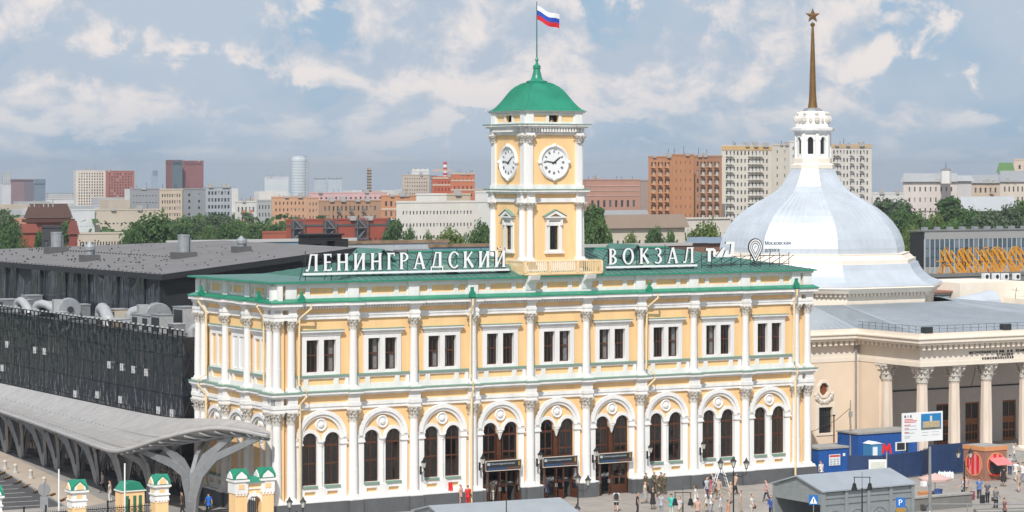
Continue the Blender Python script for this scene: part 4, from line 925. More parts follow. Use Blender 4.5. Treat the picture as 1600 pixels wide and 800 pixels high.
for i in range(0, NV*2):
    v = i/(NV*2); m_.tube([canp(v, u/8, .015) for u in range(9)], .018, 4)
tag(make('sheet_seams', m_, CAN, CN), kind='stuff')
m_ = MB()
for i in range(0, NV*2):
    for u in (.4, .85):
        p = canp(i/(NV*2), u, .02); m_.box(p.x-.05, p.x+.05, p.y-.05, p.y+.05, p.z-.03, p.z+.05)
tag(make('sheet_clips', m_, STEEL, CN), kind='stuff')
make('edge_tube', MB().tube([canp(i/120, 1.0, -.08) for i in range(121)], .15, 8), CAN, CN, smooth=True)
for k in range(30):
    v = .04+k*.0325
    if v < 1: make('rib', MB().tube([canp(v, u/6, -.30) for u in range(7)], .09, 4), CANU, CN)
for u in (.2, .45, .7): make('purlin', MB().tube([canp(i/60, u, -.38) for i in range(61)], .07, 4), CANU, CN)
def blade(pts, ws, th):
    """a flat steel blade: pts along it, ws its widths, lying in the plane of the bend"""
    m = MB(); pts = [Vector(p) for p in pts]; vs_ = []; fs = []
    h = Vector((pts[-1].x-pts[0].x, pts[-1].y-pts[0].y, 0)); h = h.normalized() if h.length > .01 else Vector((0, 1, 0)); sd = Vector((-h.y, h.x, 0))
    for i, p in enumerate(pts):
        d = (pts[min(i+1, len(pts)-1)]-pts[max(i-1, 0)]).normalized(); q = sd.cross(d).normalized()
        for a_, b_ in ((-1, -1), (1, -1), (1, 1), (-1, 1)): vs_.append(p+q*ws[i]*.5*a_+sd*th*.5*b_)
    for i in range(len(pts)-1):
        for k in range(4): j = (k+1) % 4; fs.append((i*4+k, i*4+j, i*4+4+j, i*4+4+k))
    fs += [(3, 2, 1, 0), tuple(len(vs_)-4+k for k in range(4))]
    return m.add([tuple(v) for v in vs_], fs)
def fork(foot, hts, big=1.0):
    """one column: stem and arms"""
    c = make('column', MB().box(-.26*big, .26*big, -.26*big, .26*big, 0, 1.2), STEEL, CN, foot)
    for top in hts:
        dx = (top-foot); z1 = 2.7 if big < 1.2 else 3.3
        if big < 1.05: P_ = [Vector((dx.x*.05, dx.y*.05, .2)), Vector((dx.x*.12, dx.y*.12, 1.6)), Vector((dx.x*.24, dx.y*.24, 3.0)), Vector((dx.x*.42, dx.y*.42, 3.0+(top.z-3.0)*.55)), Vector((dx.x, dx.y, top.z))]; ws = [.40, .56, .74, .66, .34]
        else: P_ = [Vector((dx.x*.03, dx.y*.03, .3)), Vector((dx.x*.05, dx.y*.05, 1.6)), Vector((dx.x*.14, dx.y*.14, z1)), Vector((dx.x*.36, dx.y*.36, z1+(top.z-z1)*.45)), Vector((dx.x, dx.y, top.z))]; ws = [.42*big, .44*big, .50*big, .44*big, .30*big]
        make('arm', blade(P_, ws, .26*big), STEEL, c)
def vOf(y):
    best = min(range(400), key=lambda i: abs(interp(Ou, i/400).y-y)); return best/400
for x in (-28, -8, 12, 37, 70, 92, 124, 155, 196):
    f = (onZ(12, 700)-onZ(155, 755)); X = None
    # the line of feet runs beside the hall, drifting out towards the square
    best = min(((abs((Vector((-2.9-(58-yy)*.06, yy, 0))-Vector((CX, CY, 0))).normalized().dot(Vector((ray(x, 700).x, ray(x, 700).y, 0)).normalized())-1), yy) for yy in [15+.25*q for q in range(240)]))[1]
    ft = Vector((-2.9-(58-best)*.06, best, 0)); v = vOf(best)
    fork(ft, [canp(max(0, v-.045), .85, -.3), canp(min(1, v+.03), .85, -.3), canp(max(0, v-.04), .3, -.3), canp(min(1, v+.03), .3, -.3)])
fork(Vector((-6.0, 5.0, 0)), [canp(.70, .75, -.3), canp(.62, .8, -.3), canp(.96, .5, -.28), canp(.86, .45, -.3), canp(.73, .3, -.3)], 1.35)
fork(Vector((-5.4, 14.5, 0)), [canp(.48, .85, -.3), canp(.6, .8, -.3), canp(.62, .3, -.3), canp(.45, .3, -.3)], 1.1)
# blind wall with dark doors under the canopy
make('glazed_wall', MB().box(-1.9, -1.75, HY0, 78, 0, .5), HBLK, HA)

# ---------------------------------------------------------------- gate, pillars and railings at the left corner
GY = -0.75
def gable_cap(w_, d_, z, parent, name='cap'):
    """small cross gabled tin cap"""
    h = w_/2
    m = MB(); m.prism([(-h, z), (h, z), (h*.92, z+.32), (0, z+.85), (-h*.92, z+.32)], -d_/2, d_/2, 'XZ'); o = make(name, m, GRN, parent)
    m = MB(); m.prism([(-h, z+.003), (h, z+.003), (h*.92, z+.323), (0, z+.853), (-h*.92, z+.323)], -d_/2-.003, d_/2+.003, 'YZ'); make('cross_gable', m, GRN, o)
    for r in ROT:
        make('gable_face', MB().prism([(-h*.72, z+.06), (h*.72, z+.06), (h*.62, z+.3), (0, z+.68), (-h*.62, z+.3)], -h-.06, -h+.02, 'XZ'), WHT, o, (0, 0, 0), r)
        make('gable_panel', MB().prism(arch(0, h*.4, z+.1, z+.28, 8), -h-.09, -h-.055, 'XZ'), YEL, o, (0, 0, 0), r)
def gate_pillar(px_, label, H=4.15):
    p = onY(px_, 760, GY); t = thing('gate_pillar', label, 'pillar', (p.x, GY, 0)); t.scale = (.84, .84, .88)
    make('shaft', MB().box(-.60, .60, -.60, .60, .5, 2.6), YEL, t); make('plinth', MB().box(-.7, .7, -.7, .7, 0, .5), GRA, t)
    make('collar', MB().box(-.66, .66, -.66, .66, 2.6, 2.74).box(-.63, .63, -.63, .63, 2.74, 3.05).box(-.72, .72, -.72, .72, 3.05, 3.17), WHT, t)
    make('head', MB().box(-.62, .62, -.62, .62, 3.17, 3.62).box(-.70, .70, -.70, .70, 3.62, 3.74).box(-.80, .80, -.80, .80, 3.74, 3.9), WHT, t)
    for r in ROT: make('panel', MB().box(-.25, .25, -.65, -.60, 3.25, 3.55), YEL, t, (0, 0, 0), r)
    for q in (-.4, -.13, .13, .4):
        for r in ROT: make('bracket', MB().box(q-.07, q+.07, -.68, -.62, 2.45, 2.6), WHT, t, (0, 0, 0), r)
    gable_cap(1.5, 1.5, 3.9, t); return p
pA = gate_pillar(249, 'yellow and white gate pillar with green cross gabled cap right of the bare white pole'); pB = gate_pillar(120, 'yellow and white gate pillar with green cap standing before the car park'); pC = gate_pillar(-12, 'yellow gate pillar with green cap cut off by the left edge')
g0, g1 = onY(360, 760, GY).x, onY(425, 760, GY).x
GT = thing('gatehouse', 'small yellow and white arched gate with green gabled roof at the station corner', 'gate', ((g0+g1)/2, GY, 0))
gw = (g1-g0)/2; GT.scale = (.94, .94, .92)
make('wall', MB().prism(rect(-gw+.05, gw-.05, 0, 3.3), -.5, .5, holes=[]), YEL, GT) if False else make('wall', MB().prism([(-gw+.05, 0), (-.62, 0)]+arc(0, 1.75, .62, PI, 0, 10)+[(.62, 0), (gw-.05, 0), (gw-.05, 3.3), (-gw+.05, 3.3)], -.5, .5), YEL, GT)
make('arch', MB().prism(ring(0, 1.75, .60, .86, 12), -.58, -.503), WHT, GT); make('keystone', MB().box(-.12, .12, -.64, -.5, 2.3, 2.7), WHT, GT)
for q in (-1, 1):
    s = make('pier', MB().box(q*(gw-.55)-.52, q*(gw-.55)+.52, -.62, .6, 0, 3.0), YEL, GT); make('pier_head', MB().box(q*(gw-.55)-.58, q*(gw-.55)+.58, -.68, .66, 2.6, 3.55).box(q*(gw-.55)-.68, q*(gw-.55)+.68, -.78, .76, 3.55, 3.72), WHT, s); make('panel', MB().box(q*(gw-.55)-.25, q*(gw-.55)+.25, -.71, -.68, 2.95, 3.35), YEL, s)
    for b in (-.42, -.14, .14, .42): make('bracket', MB().box(q*(gw-.55)+b-.07, q*(gw-.55)+b+.07, -.7, -.6, 2.42, 2.6), WHT, s)
make('cornice', MB().box(-gw+.9, gw-.9, -.62, .6, 3.3, 3.5).box(-gw+.9, gw-.9, -.58, .56, 2.9, 3.0), WHT, GT); make('roof', MB().prism([(-.8, 3.5), (.8, 3.5), (0, 3.9)], -gw+.9, gw-.9, 'YZ'), GRN, GT)
for q in (-1, 1):
    e = bpy.data.objects.new('roof_turret', None); 
    cp = bpy.data.objects.new('turret', MB().box(-.6, .6, -.6, .6, 3.72, 3.75).mesh('turret', WHT)); COL.objects.link(cp); cp.parent = GT; cp.location = (q*(gw-.55), 0, 0)
    h = .68; z = 3.75
    for k, pl in enumerate(('XZ', 'YZ')): make('gable_roof', MB().prism([(-h, z+.003*k), (h, z+.003*k), (h*.95, z+.3), (0, z+.8+.003*k), (-h*.95, z+.3)], -h-.003*k, h+.003*k, pl), GRN, cp)
    for r in ROT: make('gable_face', MB().prism([(-h*.72, z+.06), (h*.72, z+.06), (h*.62, z+.28), (0, z+.64), (-h*.62, z+.28)], -h-.06, -h, 'XZ'), WHT, cp, (0, 0, 0), r)
gi = MB()
for k in range(7): gi.box(-.54+k*.18-.015, -.54+k*.18+.015, -.02, .02, .05, 1.75+math.sqrt(max(0, .6**2-(-.54+k*.18)**2)))
gi.box(-.6, .6, -.03, .03, .9, .96); make('iron_gate', gi, BLKM, GT)
def fence(xa, xb, label):
    t = thing('iron_fence', label, 'fence', (xa, GY, 0)); L_ = xb-xa
    make('rail', MB().box(0, L_, -.03, .03, 1.9, 1.96), BLKM, t); make('rail', MB().box(0, L_, -.03, .03, .25, .31), BLKM, t); make('rail', MB().box(0, L_, -.03, .03, 1.5, 1.55), BLKM, t)
    n = int(L_/.16); bar = MB().box(-.012, .012, -.012, .012, .1, 2.1).mesh('bar', BLKM)
    for k in range(1, n): inst('bar', bar, t, (L_*k/n, 0, 0))
    m = MB()
    for k in range(n//2): m.prism(ring(L_*(2*k+1)/n, 1.72, .10, .135, 8, 0, 2*PI), -.012, .012)
    tag(make('scrolls', m, BLKM, t), kind='stuff')
    ps = MB().box(-.05, .05, -.05, .05, 0, 2.5).mesh('post', BLKM)
    for k in (1, 2): inst('post', ps, t, (L_*k/3, 0, 0))
fence(pC.x+.7, pB.x-.7, 'black wrought iron fence left of the gate pillar before the car park'); fence(pB.x+.7, pA.x-.7, 'black wrought iron fence between the two whole gate pillars')
# small yellow ticket booth pillar, white poles, sign
p = onZ(203, 812); t = thing('ticket_booth', 'small yellow booth with dark green hipped top beside the fence', 'booth', p)
make('body', MB().box(-.9, .9, -.7, .7, 0, 2.3), YEL, t); make('roof', MB().prism([(-.95, 2.3), (.95, 2.3), (.5, 2.9), (-.5, 2.9)], -.75, .75, 'XZ'), GRN, t)
for q in (-.5, .1, .55): make('shutter', MB().box(q-.12, q+.12, -.73, -.7, .5, 1.9), mat('shutter_%d' % int(q*10+9), (.05, .16, .08), .6), t)
make('cornice', MB().box(-1.0, 1.0, -.8, .8, 2.22, 2.3), WHT, t)
for px_, py_, lab in ((92, 733, 'bare white pole left of the gate pillar before the car park'), (195, 724, 'bare white pole behind the small yellow booth')):
    f = onY(px_, 800, 1.5); b = onY(px_, py_, 1.5)
    t = thing('white_pole', lab, 'pole', (f.x, 1.5, 0)); make('mast', MB().tube([(0, 0, 0), (0, 0, b.z)], [.07, .055], 8), LETW, t); make('foot', MB().lathe([(.18, 0), (.18, .06), (.08, .2)], n=10), STEEL, t)
f = onZ(69, 815); t = thing('road_sign', 'back of a grey road sign on a post in the car park', 'sign', f)
make('post', MB().tube([(0, 0, 0), (0, 0, 3.0)], .05, 6), STEEL, t); make('disc', MB(tf=lambda u, v, z: (u, z, v+2.4)).lathe([(.48, 0), (.48, .03)], n=20), STEEL, t, (0, 0, 0), -.5); make('plate', MB().box(-.3, .3, -.05, -.02, .9, 1.9), STEEL, t, (0, 0, 0), -.5)
for px_, lab in ((74, 'bright green bin by the fence left of the first whole pillar'), (177, 'bright green bin by the fence next to the booth')):
    t = thing('green_bin', lab, 'bin', onY(px_, 812, -.2).xy.to_3d()); GB = mat('bin_green_%d' % px_, (.03, .38, .03), .5)
    make('body', MB().loft([(-.3, -.3, 0), (.3, -.3, 0), (.3, .3, 0), (-.3, .3, 0)], [(-.34, -.34, 1.3), (.34, -.34, 1.3), (.34, .34, 1.3), (-.34, .34, 1.3)]), GB, t); make('lid', MB().box(-.38, .38, -.38, .38, 1.3, 1.42), GB, t)
# ---------------------------------------------------------------- metro pavilion with the big silver dome
MET = mat('silver_dome_metal', (.56, .61, .67), .46, metal=.30, var=.12, scale=.5)
MROOF = mat('zinc_roof', (.42, .46, .50), .45, metal=.4, var=.14, scale=.5)
CRM = mat('cream_stone', (.78, .64, .50), .8, var=.07, scale=.4, bump=.1)
CRM2 = mat('pale_cream_stucco', (.80, .72, .62), .75, var=.08, scale=.6)
MARB = mat('veined_marble', (.74, .63, .53), .6, var=.22, scale=1.3, bump=.05, streak=True)
WOODM = mat('orange_oak', (.30, .10, .025), .45, var=.3, scale=3)
GOLD = mat('bronze_gold', (.30, .17, .065), .35, metal=.75, var=.25, scale=2)
MX, MY = 76.2, 35.0                       # dome axis
MP = thing('metro_pavilion', 'cream metro pavilion with a huge silver dome and a columned portico', 'building', (MX, MY, 0))
LW = 13.0-MY                              # plane of the front wall, local
PX0, PX1 = 64.7-MX, 88.0-MX; PYF = 4.0-MY  # portico
WZ = 10.6
def mm(name, mb, m, smooth=False, parent=None): return make(name, mb, m, parent or MP, smooth=smooth)
WX0 = 49.9-MX; WX1 = 102-MX
wh = [rect(onY(1279, 670, 13).x-MX, onY(1300, 670, 13).x-MX, 2.2, 4.6)[::-1]]
ocx = onY(1287, 608, 13).x-MX; ocz = onY(1287, 608, 13).z
oct8 = [(ocx+.55*math.cos(a), ocz+.62*math.sin(a)) for a in [PI/8+i*PI/4 for i in range(8)]]
mm('wall', MB().prism(rect(WX0, PX0+.2, 0, 9.6), LW, LW+.4, holes=[wh[0], oct8[::-1]]), CRM)
mm('wall', MB().box(PX1-.2, WX1, LW, LW+.4, 0, 9.6), CRM)
mm('wall', MB().box(WX0, WX1, LW+.4, 60-MY, 0, 9.55).box(WX0+.2, PX0, LW+.6, LW+.62, .1, 9.5), ROOM if False else CRM)
mm('window', MB().box(wh[0][0][0]-.05, wh[0][2][0]+.05, LW+.2, LW+.3, 2.15, 4.65) if False else MB().prism(rect(wh[0][1][0], wh[0][0][0], 2.2, 4.6) if wh[0][1][0] < wh[0][0][0] else rect(wh[0][0][0], wh[0][1][0], 2.2, 4.6), LW+.22, LW+.3), mat('dark_pane', (.03, .03, .035), .12))
for k in range(1, 5):
    xx = min(wh[0][0][0], wh[0][1][0])+k*.25; mm('window_bar', MB().box(xx-.02, xx+.02, LW+.1, LW+.14, 2.2, 4.6), DARKM)
for zz in (2.9, 3.8): mm('window_bar', MB().box(min(wh[0][0][0], wh[0][1][0]), max(wh[0][0][0], wh[0][1][0]), LW+.09, LW+.13, zz-.02, zz+.02), DARKM)
xa, xb = min(p[0] for p in wh[0]), max(p[0] for p in wh[0])
mm('window_surround', MB().prism(rect(xa-.28, xb+.28, 2.0, 4.95), LW-.08, LW-.003, holes=[rect(xa, xb, 2.2, 4.6)[::-1]]), CRM2)
oc = mm('oculus', MB().prism([(ocx+.62*(p[0]-ocx)/.55, ocz+(p[1]-ocz)) for p in oct8], LW+.2, LW+.28), mat('oculus_brown', (.20, .07, .03), .4))
mm('oculus_surround', MB().prism([(ocx+(p[0]-ocx)*1.45, ocz+(p[1]-ocz)*1.4) for p in oct8], LW-.1, LW-.003, holes=[oct8[::-1]]), CRM2)
sc = MB()
for a in range(9):
    t = -PI*.92+a*PI*.84/8; sc.ball((ocx+.98*math.cos(t), LW-.08, ocz-.25+.95*math.sin(t)), .2+.06*(a % 2), 6, 5, (1, .6, 1))
mm('scroll_garland', sc, STO)
mm('mullion', MB().box(ocx-.03, ocx+.03, LW+.1, LW+.19, ocz-.6, ocz+.6), WOODM)
mm('downpipe', MB().tube([(PX0-.35, LW-.15, 0), (PX0-.35, LW-.15, 10.2)], .11, 8), STEEL)
# entablature: outline of the whole front with the portico jutting out
def mplan(o): return [(WX0, LW-o), (PX0-o, LW-o), (PX0-o, PYF-o), (PX1+o, PYF-o), (PX1+o, LW-o), (WX1, LW-o), (WX1, 60-MY), (WX0, 60-MY)]
def mslab(name, o, z0, z1, m): return mm(name, MB().prism(mplan(o), z0, z1, 'XY'), m)
mslab('architrave', .05, 8.75, 9.15, CRM2); mslab('frieze', .01, 9.15, 10.35, CRM2)
mslab('bed_mould', .12, 10.35, 10.5, CRM2)
md = MB()
def row(x0, y0, x1, y1, step, f):
    L_ = math.hypot(x1-x0, y1-y0); n = int(L_/step)
    for k in range(n): t = (k+.5)/n; f(x0+(x1-x0)*t, y0+(y1-y0)*t)
row(WX0, LW, PX0-.2, LW, .62, lambda x, y: md.prism([(x-.16, 10.3), (x+.16, 10.3), (x+.2, 10.74), (x-.2, 10.74)], y-.62, y, 'XZ'))
row(PX0, LW-.6, PX0, PYF, .62, lambda x, y: md.box(x-.62, x, y-.17, y+.17, 10.36, 10.74))
row(PX0-.4, PYF, PX1, PYF, .62, lambda x, y: md.prism([(x-.16, 10.3), (x+.16, 10.3), (x+.2, 10.74), (x-.2, 10.74)], y-.62, y, 'XZ'))
tag(mm('modillions', md, CRM2), kind='stuff')
mslab('cornice', .85, 10.74, 10.95, CRM2); mslab('cornice', 1.0, 10.95, 11.3, CRM2); mslab('gutter', 1.12, 11.3, 11.42, CRM2); mslab('parapet', .85, 11.42, 11.85, CRM2)
# low zinc roof rising to the drum
O_ = [(x, y, 11.86) for x, y in mplan(.85)]
dr = 13.2
drum = [(dr*math.cos(PI/8+k*PI/4), dr*math.sin(PI/8+k*PI/4)) for k in range(8)]
ins = {0: (-12.6, -5.2), 1: (-9.0, -11.5), 2: (-5.4, -12.2), 3: (5.4, -12.2), 4: (9, -11.5), 5: (12.6, -5.2), 6: (12.6, 6), 7: (-12.6, 6)}
I_ = [(ins[k][0], ins[k][1], 13.35) for k in range(8)]
zr = MB(); zr.loft(O_, I_, False); mm('lower_roof', zr, MROOF)
seam = MB()
for k in range(1, 8):
    a, b = O_[k], O_[(k+1) % 8]; c, d = I_[k], I_[(k+1) % 8]; n = int(math.hypot(b[0]-a[0], b[1]-a[1])/.7)
    if k > 4: continue
    for q in range(1, n): t = q/n; seam.tube([Vector(a).lerp(Vector(b), t)+Vector((0, 0, .02)), Vector(c).lerp(Vector(d), t)+Vector((0, 0, .02))], .025, 4)
a, b, c, d = O_[0], O_[1], I_[0], I_[1]; n = 18
for q in range(1, n): t = q/n; seam.tube([Vector(a).lerp(Vector(b), t)+Vector((0, 0, .02)), Vector(c).lerp(Vector(d), t)+Vector((0, 0, .02))], .025, 4)
tag(mm('roof_seams', seam, MROOF), kind='stuff')
gr = MB()
row(PX0-.8, LW-1.2, PX0-.8, PYF-.8, .9, lambda x, y: gr.tube([(x, y, 11.8), (x, y, 12.5)], .02, 4))
row(PX0-.8, PYF-.8, PX1, PYF-.8, .9, lambda x, y: gr.tube([(x, y, 11.8), (x, y, 12.5)], .02, 4))
gr.tube([(PX0-.8, LW-1, 12.5), (PX0-.8, PYF-.8, 12.5), (PX1, PYF-.8, 12.5)], .02, 4); gr.tube([(PX0-.8, LW-1, 12.2), (PX0-.8, PYF-.8, 12.2), (PX1, PYF-.8, 12.2)], .015, 4)
tag(mm('roof_railing', gr, DARKM), kind='stuff')
for xx in (PX0+.2, PX0+9.5): mm('floodlight', MB().box(xx-.5, xx+.5, PYF-.9, PYF-.4, 11.86, 12.4), DARKM)
# drum and stepped dome base (eight sided)
def octa(r, z): return [(r*math.cos(PI/8+k*PI/4), r*math.sin(PI/8+k*PI/4), z) for k in range(8)]
def oct_loft(name, prof, m): 
    o = MB()
    for (r0, z0), (r1, z1) in zip(prof, prof[1:]): o.loft(octa(r0, z0), octa(r1, z1), False)
    o.add(octa(prof[-1][0], prof[-1][1]), [tuple(range(8))]); return mm(name, o, m)
oct_loft('drum', [(12.9, 12.0), (12.9, 14.35)], CRM2)
m_ = MB(); A = octa(13.1, 14.35)
for k in range(8):
    a, b = Vector(A[k]), Vector(A[(k+1) % 8]); n = 22
    for q in range(n): p = a.lerp(b, (q+.5)/n); m_.box(p.x-.13, p.x+.13, p.y-.13, p.y+.13, 14.1, 14.42)
tag(mm('drum_dentils', m_, CRM2), kind='stuff')
oct_loft('drum_cornice', [(13.0, 14.4), (13.5, 14.42), (13.7, 14.7), (13.9, 14.9), (13.8, 15.05)], CRM2)
oct_loft('skirt_roof', [(13.85, 15.05), (12.7, 15.45), (11.95, 16.0), (11.45, 16.6), (11.2, 17.15)], MET)
oct_loft('upper_band', [(11.0, 17.1), (11.0, 17.55), (10.75, 17.6), (10.3, 18.0), (10.35, 18.12), (9.6, 18.15)], CRM2)
SCD = 262/F
dp = [(9.75, 18.12), (9.75, 18.7), (9.5, 19.6), (9.12, 20.35), (8.5, 21.2), (7.75, 21.95), (6.9, 22.6), (5.85, 23.2), (4.85, 23.75), (3.95, 24.3), (3.3, 24.9), (2.85, 25.55), (2.45, 26.25), (2.2, 26.9)]
oct_loft('dome', dp, MET)
sm = MB()
for k in range(8):
    for q in range(0, 10):
        t = q/10
        pts = []
        for r, z in dp: a = Vector(octa(r, z)[k]); b = Vector(octa(r, z)[(k+1) % 8]); p = a.lerp(b, t); pts.append(p*1.001)
        sm.tube(pts, .018, 4)
tag(mm('dome_seams', sm, MET), kind='stuff')
# lantern
LS = .84
_ol = oct_loft
def oct_loft(name, prof, m): return _ol(name, [(r*LS, z) for r, z in prof], m)
oct_loft('lantern_base', [(2.75, 26.7), (2.75, 27.1), (2.4, 27.25), (2.4, 27.75)], CRM2)
for k in range(8):
    a = PI/4*k; L_ = MB(tf=lambda u, t, z, a=a: (LS*((-t)*math.cos(a)-u*math.sin(a)), LS*((-t)*math.sin(a)+u*math.cos(a)), z))
    L_.prism(rect(-.83, .83, 27.7, 30.4), -2.0, -1.7, holes=[arch(0, .34, 28.2, 29.6, 8)]); mm('lantern_wall', L_, WHT)
    b = MB(tf=L_.tf); b.prism(arch(0, .34, 28.2, 29.6, 8), -1.78, -1.72); mm('lantern_pane', b, mat('lantern_dark_%d' % k, (.02, .022, .026), .15))
    c = MB(tf=L_.tf); c.prism(ring(0, 29.6, .36, .52, 8), -2.12, -2.003); c.box(-.44, -.38, -2.06, -2.003, 28.1, 29.6); c.box(.38, .44, -2.06, -2.003, 28.1, 29.6); mm('lantern_arch', c, WHT)
    d = MB(tf=lambda u, t, z, a=a+PI/8: (LS*((-t)*math.cos(a)-u*math.sin(a)), LS*((-t)*math.sin(a)+u*math.cos(a)), z)); d.box(-.2, .2, -2.28, -2.0, 27.7, 30.4); mm('lantern_pier', d, WHT)
oct_loft('lantern_cornice', [(2.2, 30.35), (2.35, 30.5), (2.75, 30.62), (2.8, 30.85), (2.2, 30.95)], WHT)
oct_loft('lantern_crown', [(2.15, 30.9), (2.15, 31.2), (2.0, 31.3), (1.95, 32.1), (1.75, 32.5), (1.4, 32.6)], WHT)
orn = MB()
for k in range(8):
    a = PI/8+PI/4*k; orn.ball((1.75*math.cos(a), 1.75*math.sin(a), 31.75), .30, 6, 5, (1, 1, 1.4)); orn.ball((1.55*math.cos(a), 1.55*math.sin(a), 32.35), .22, 6, 5)
    a += PI/8; orn.ball((1.62*math.cos(a), 1.62*math.sin(a), 31.7), .2, 6, 5, (1, 1, 1.5))
tag(mm('lantern_ornaments', orn, STO), kind='stuff')
oct_loft('spire_foot', [(1.4, 32.55), (1.2, 32.75), (.9, 32.95)], STEEL)
mm('spire', MB().lathe([(.52, 32.9), (.42, 33.6), (.36, 34.5), (.27, 37.5), (.16, 40.6), (.12, 41.3), (.24, 41.45), (.24, 41.6), (.1, 41.75)], n=12), GOLD, True)
stv = []
for k in range(10):
    a = PI/2+k*PI/5; r = .80 if k % 2 == 0 else .34; stv.append((r*math.cos(a), r*math.sin(a)))
st = MB(tf=lambda u, t, z: (u*cs+t*sn, -u*sn+t*cs, z+42.45))
st.add([(x, 0, y) for x, y in stv]+[(0, -.22, 0), (0, .22, 0)], [(k, (k+1) % 10, 10) for k in range(10)]+[(k, (k+1) % 10, 11) for k in range(10)])
mm('star', st, GOLD)
# portico: columns, back wall, doors
PC = [onY(px_, 650, 4.9).x-MX for px_ in (1441, 1491, 1541)]; stepc = (PC[2]-PC[0])/2; PC += [PC[2]+stepc*(k+1)*1.0 for k in range(3)]
PC[3] = onY(1601, 650, 4.9).x-MX; PC[4] = PC[3]+stepc; PC[5] = PC[4]+stepc
colm = MB().lathe([(.58, .9), (.57, 3.2), (.54, 5.0), (.49, 7.05), (.52, 7.12), (.52, 7.2)], n=8, a0=PI/8).mesh('column', MARB)
cbm = MB().box(-.72, .72, -.72, .72, .45, .7).lathe([(.7, .7), (.7, .82), (.58, .92)], n=16).mesh('base', CRM2); ccm = capital_mesh(.56, 1.5)
for xx in PC: c = inst('column', colm, MP, (xx, 4.9-MY, 0)); inst('base', cbm, c); inst('capital', ccm, c, (0, 0, 7.22))
for yy in (9.6,): c = inst('column', colm, MP, (PX0+.7, yy-MY, 0)); inst('base', cbm, c); inst('capital', ccm, c, (0, 0, 7.22))
pwx = rect(PX0+.1, PX1, 0, 8.75)
dxs = [onY(px_, 690, 12.6).x-MX for px_ in (1474, 1519, 1577)]
PWL = 12.6-MY
PWALL = mat('portico_grey_wall', (.50, .45, .42), .7, var=.08)
mm('portico_wall', MB().prism(pwx, PWL, PWL+.35, holes=[rect(d-.85, d+.85, .4, 4.3)[::-1] for d in dxs]), PWALL)
mm('portico_side', MB().box(PX0, PX0+.5, 9.9-MY, LW+.1, 0, 8.75), CRM); mm('portico_band', MB().box(PX0+.1, PX1, PWL-.06, PWL-.003, 5.7, 5.85), DARKM)
for d in dxs:
    D_ = mm('door', MB().prism(rect(d-.85, d+.85, .4, 4.3), PWL+.12, PWL+.22, holes=[rect(d+a, d+b, c, e)[::-1] for a, b in ((-.72, -.42), (-.36, -.06), (.06, .36), (.42, .72)) for c, e in ((.7, 1.35), (1.5, 2.15))]+[rect(d-.75, d-.05, 2.75, 4.15)[::-1], rect(d+.05, d+.75, 2.75, 4.15)[::-1]]), WOODM)
    make('pane', MB().box(d-.84, d+.84, PWL+.165, PWL+.175, .42, 4.28), mat('door_dark', (.025, .02, .02), .15), D_)
for px_ in (1530,):
    xx = onY(px_, 600, 12.6).x-MX
    mm('relief', MB().prism([(xx-1.0, 5.9), (xx+1.0, 5.9), (xx+.6, 7.3), (xx+.3, 8.3), (xx-.2, 8.3), (xx-.6, 7.0)], PWL-.1, PWL-.003), PWALL)
    mm('relief_shade', MB().prism(arc(xx+.1, 7.5, .4, 0, 2*PI, 10)[:-1], PWL-.14, PWL-.103), DARKM)  # dark disc set in for shade on the relief
mm('stylobate', MB().box(PX0-.3, PX1+.3, PYF-.1, LW+.05, 0, .42), KERB); mm('step', MB().box(PX0-.3, PX1+.3, PYF-.5, PYF-.1, 0, .28), KERB); mm('step', MB().box(PX0-.3, PX1+.3, PYF-.9, PYF-.5, 0, .14), KERB)
mm('plinth', MB().box(WX0, PX0-.35, LW-.12, LW-.002, 0, .8), GRA)
# lettering on the frieze
for k, (tx, px_, py_) in enumerate((('МЕТРОПОЛИТЕН ИМ. В.И. ЛЕНИНА', 1514, 553), ('СТАНЦИЯ', 1557, 556), ('КОМСОМОЛЬСКАЯ', 1534, 562))):
    p = onY(px_, py_, 4.0); tag(inst('lettering', text_mesh(tx, .30, DARKM, .04, sp=1.5), MP, (p.x-MX, PYF-.05, p.z)), kind='stuff')
# chimney stub roof and annex on the right
an = thing('metro_annex', 'cream rooftop block with a grey side beside the silver dome base', 'building', (onY(1500, 470, 45).x, 45, 0))
make('block', MB().box(0, 9.5, 0, 9, 9, 13.9), CRM2, an); make('side_block', MB().box(9.5, 26, .5, 9, 9, 13.0), mat('grey_annex', (.16, .145, .13), .9, var=.3), an); make('parapet', MB().box(9.5, 26, .2, .5, 13.0, 13.4), KERB, an); make('low_block', MB().box(6.5, 26, -6, -.2, 9, 12.1), CRM2, an)
make('ribbon_window', MB().box(-8, -.1, 1.5, 8, 9, 12.5), mat('annex_dark', (.05, .05, .055), .3), an); 
for q in range(7): make('window_pane', MB().box(-7.8+q*1.1, -6.9+q*1.1, 1.4, 1.5, 11.4, 12.4), mat('annex_pane_%d' % q, (.22, .26, .28), .2), an)
make('annex_wall', MB().box(-8, -.1, 1.5, 8, 12.5, 12.8), KERB, an); make('annex_roof', MB().box(-8.2, 0, 1.2, 8.2, 12.8, 13.0), mat('rust_roof', (.32, .15, .1), .8), an)
for q in range(2): make('antenna', MB().tube([(5+q*8, -3.5, 12.1), (5.2+q*8, -3.5, 13.4)], .03, 4).tube([(4.5+q*8, -3.5, 13.2), (5.7+q*8, -3.5, 13.0)], .025, 4), DARKM, an)
make('barrel_vent', MB(tf=lambda u, t, z: (z-5.5, t-3, u+11.6)).lathe([(2.0, 0), (2.1, 2.8), (.4, 7)] if False else [(.3, 0), (1.0, 3.2), (1.6, 7.5)], n=16), MET, an)
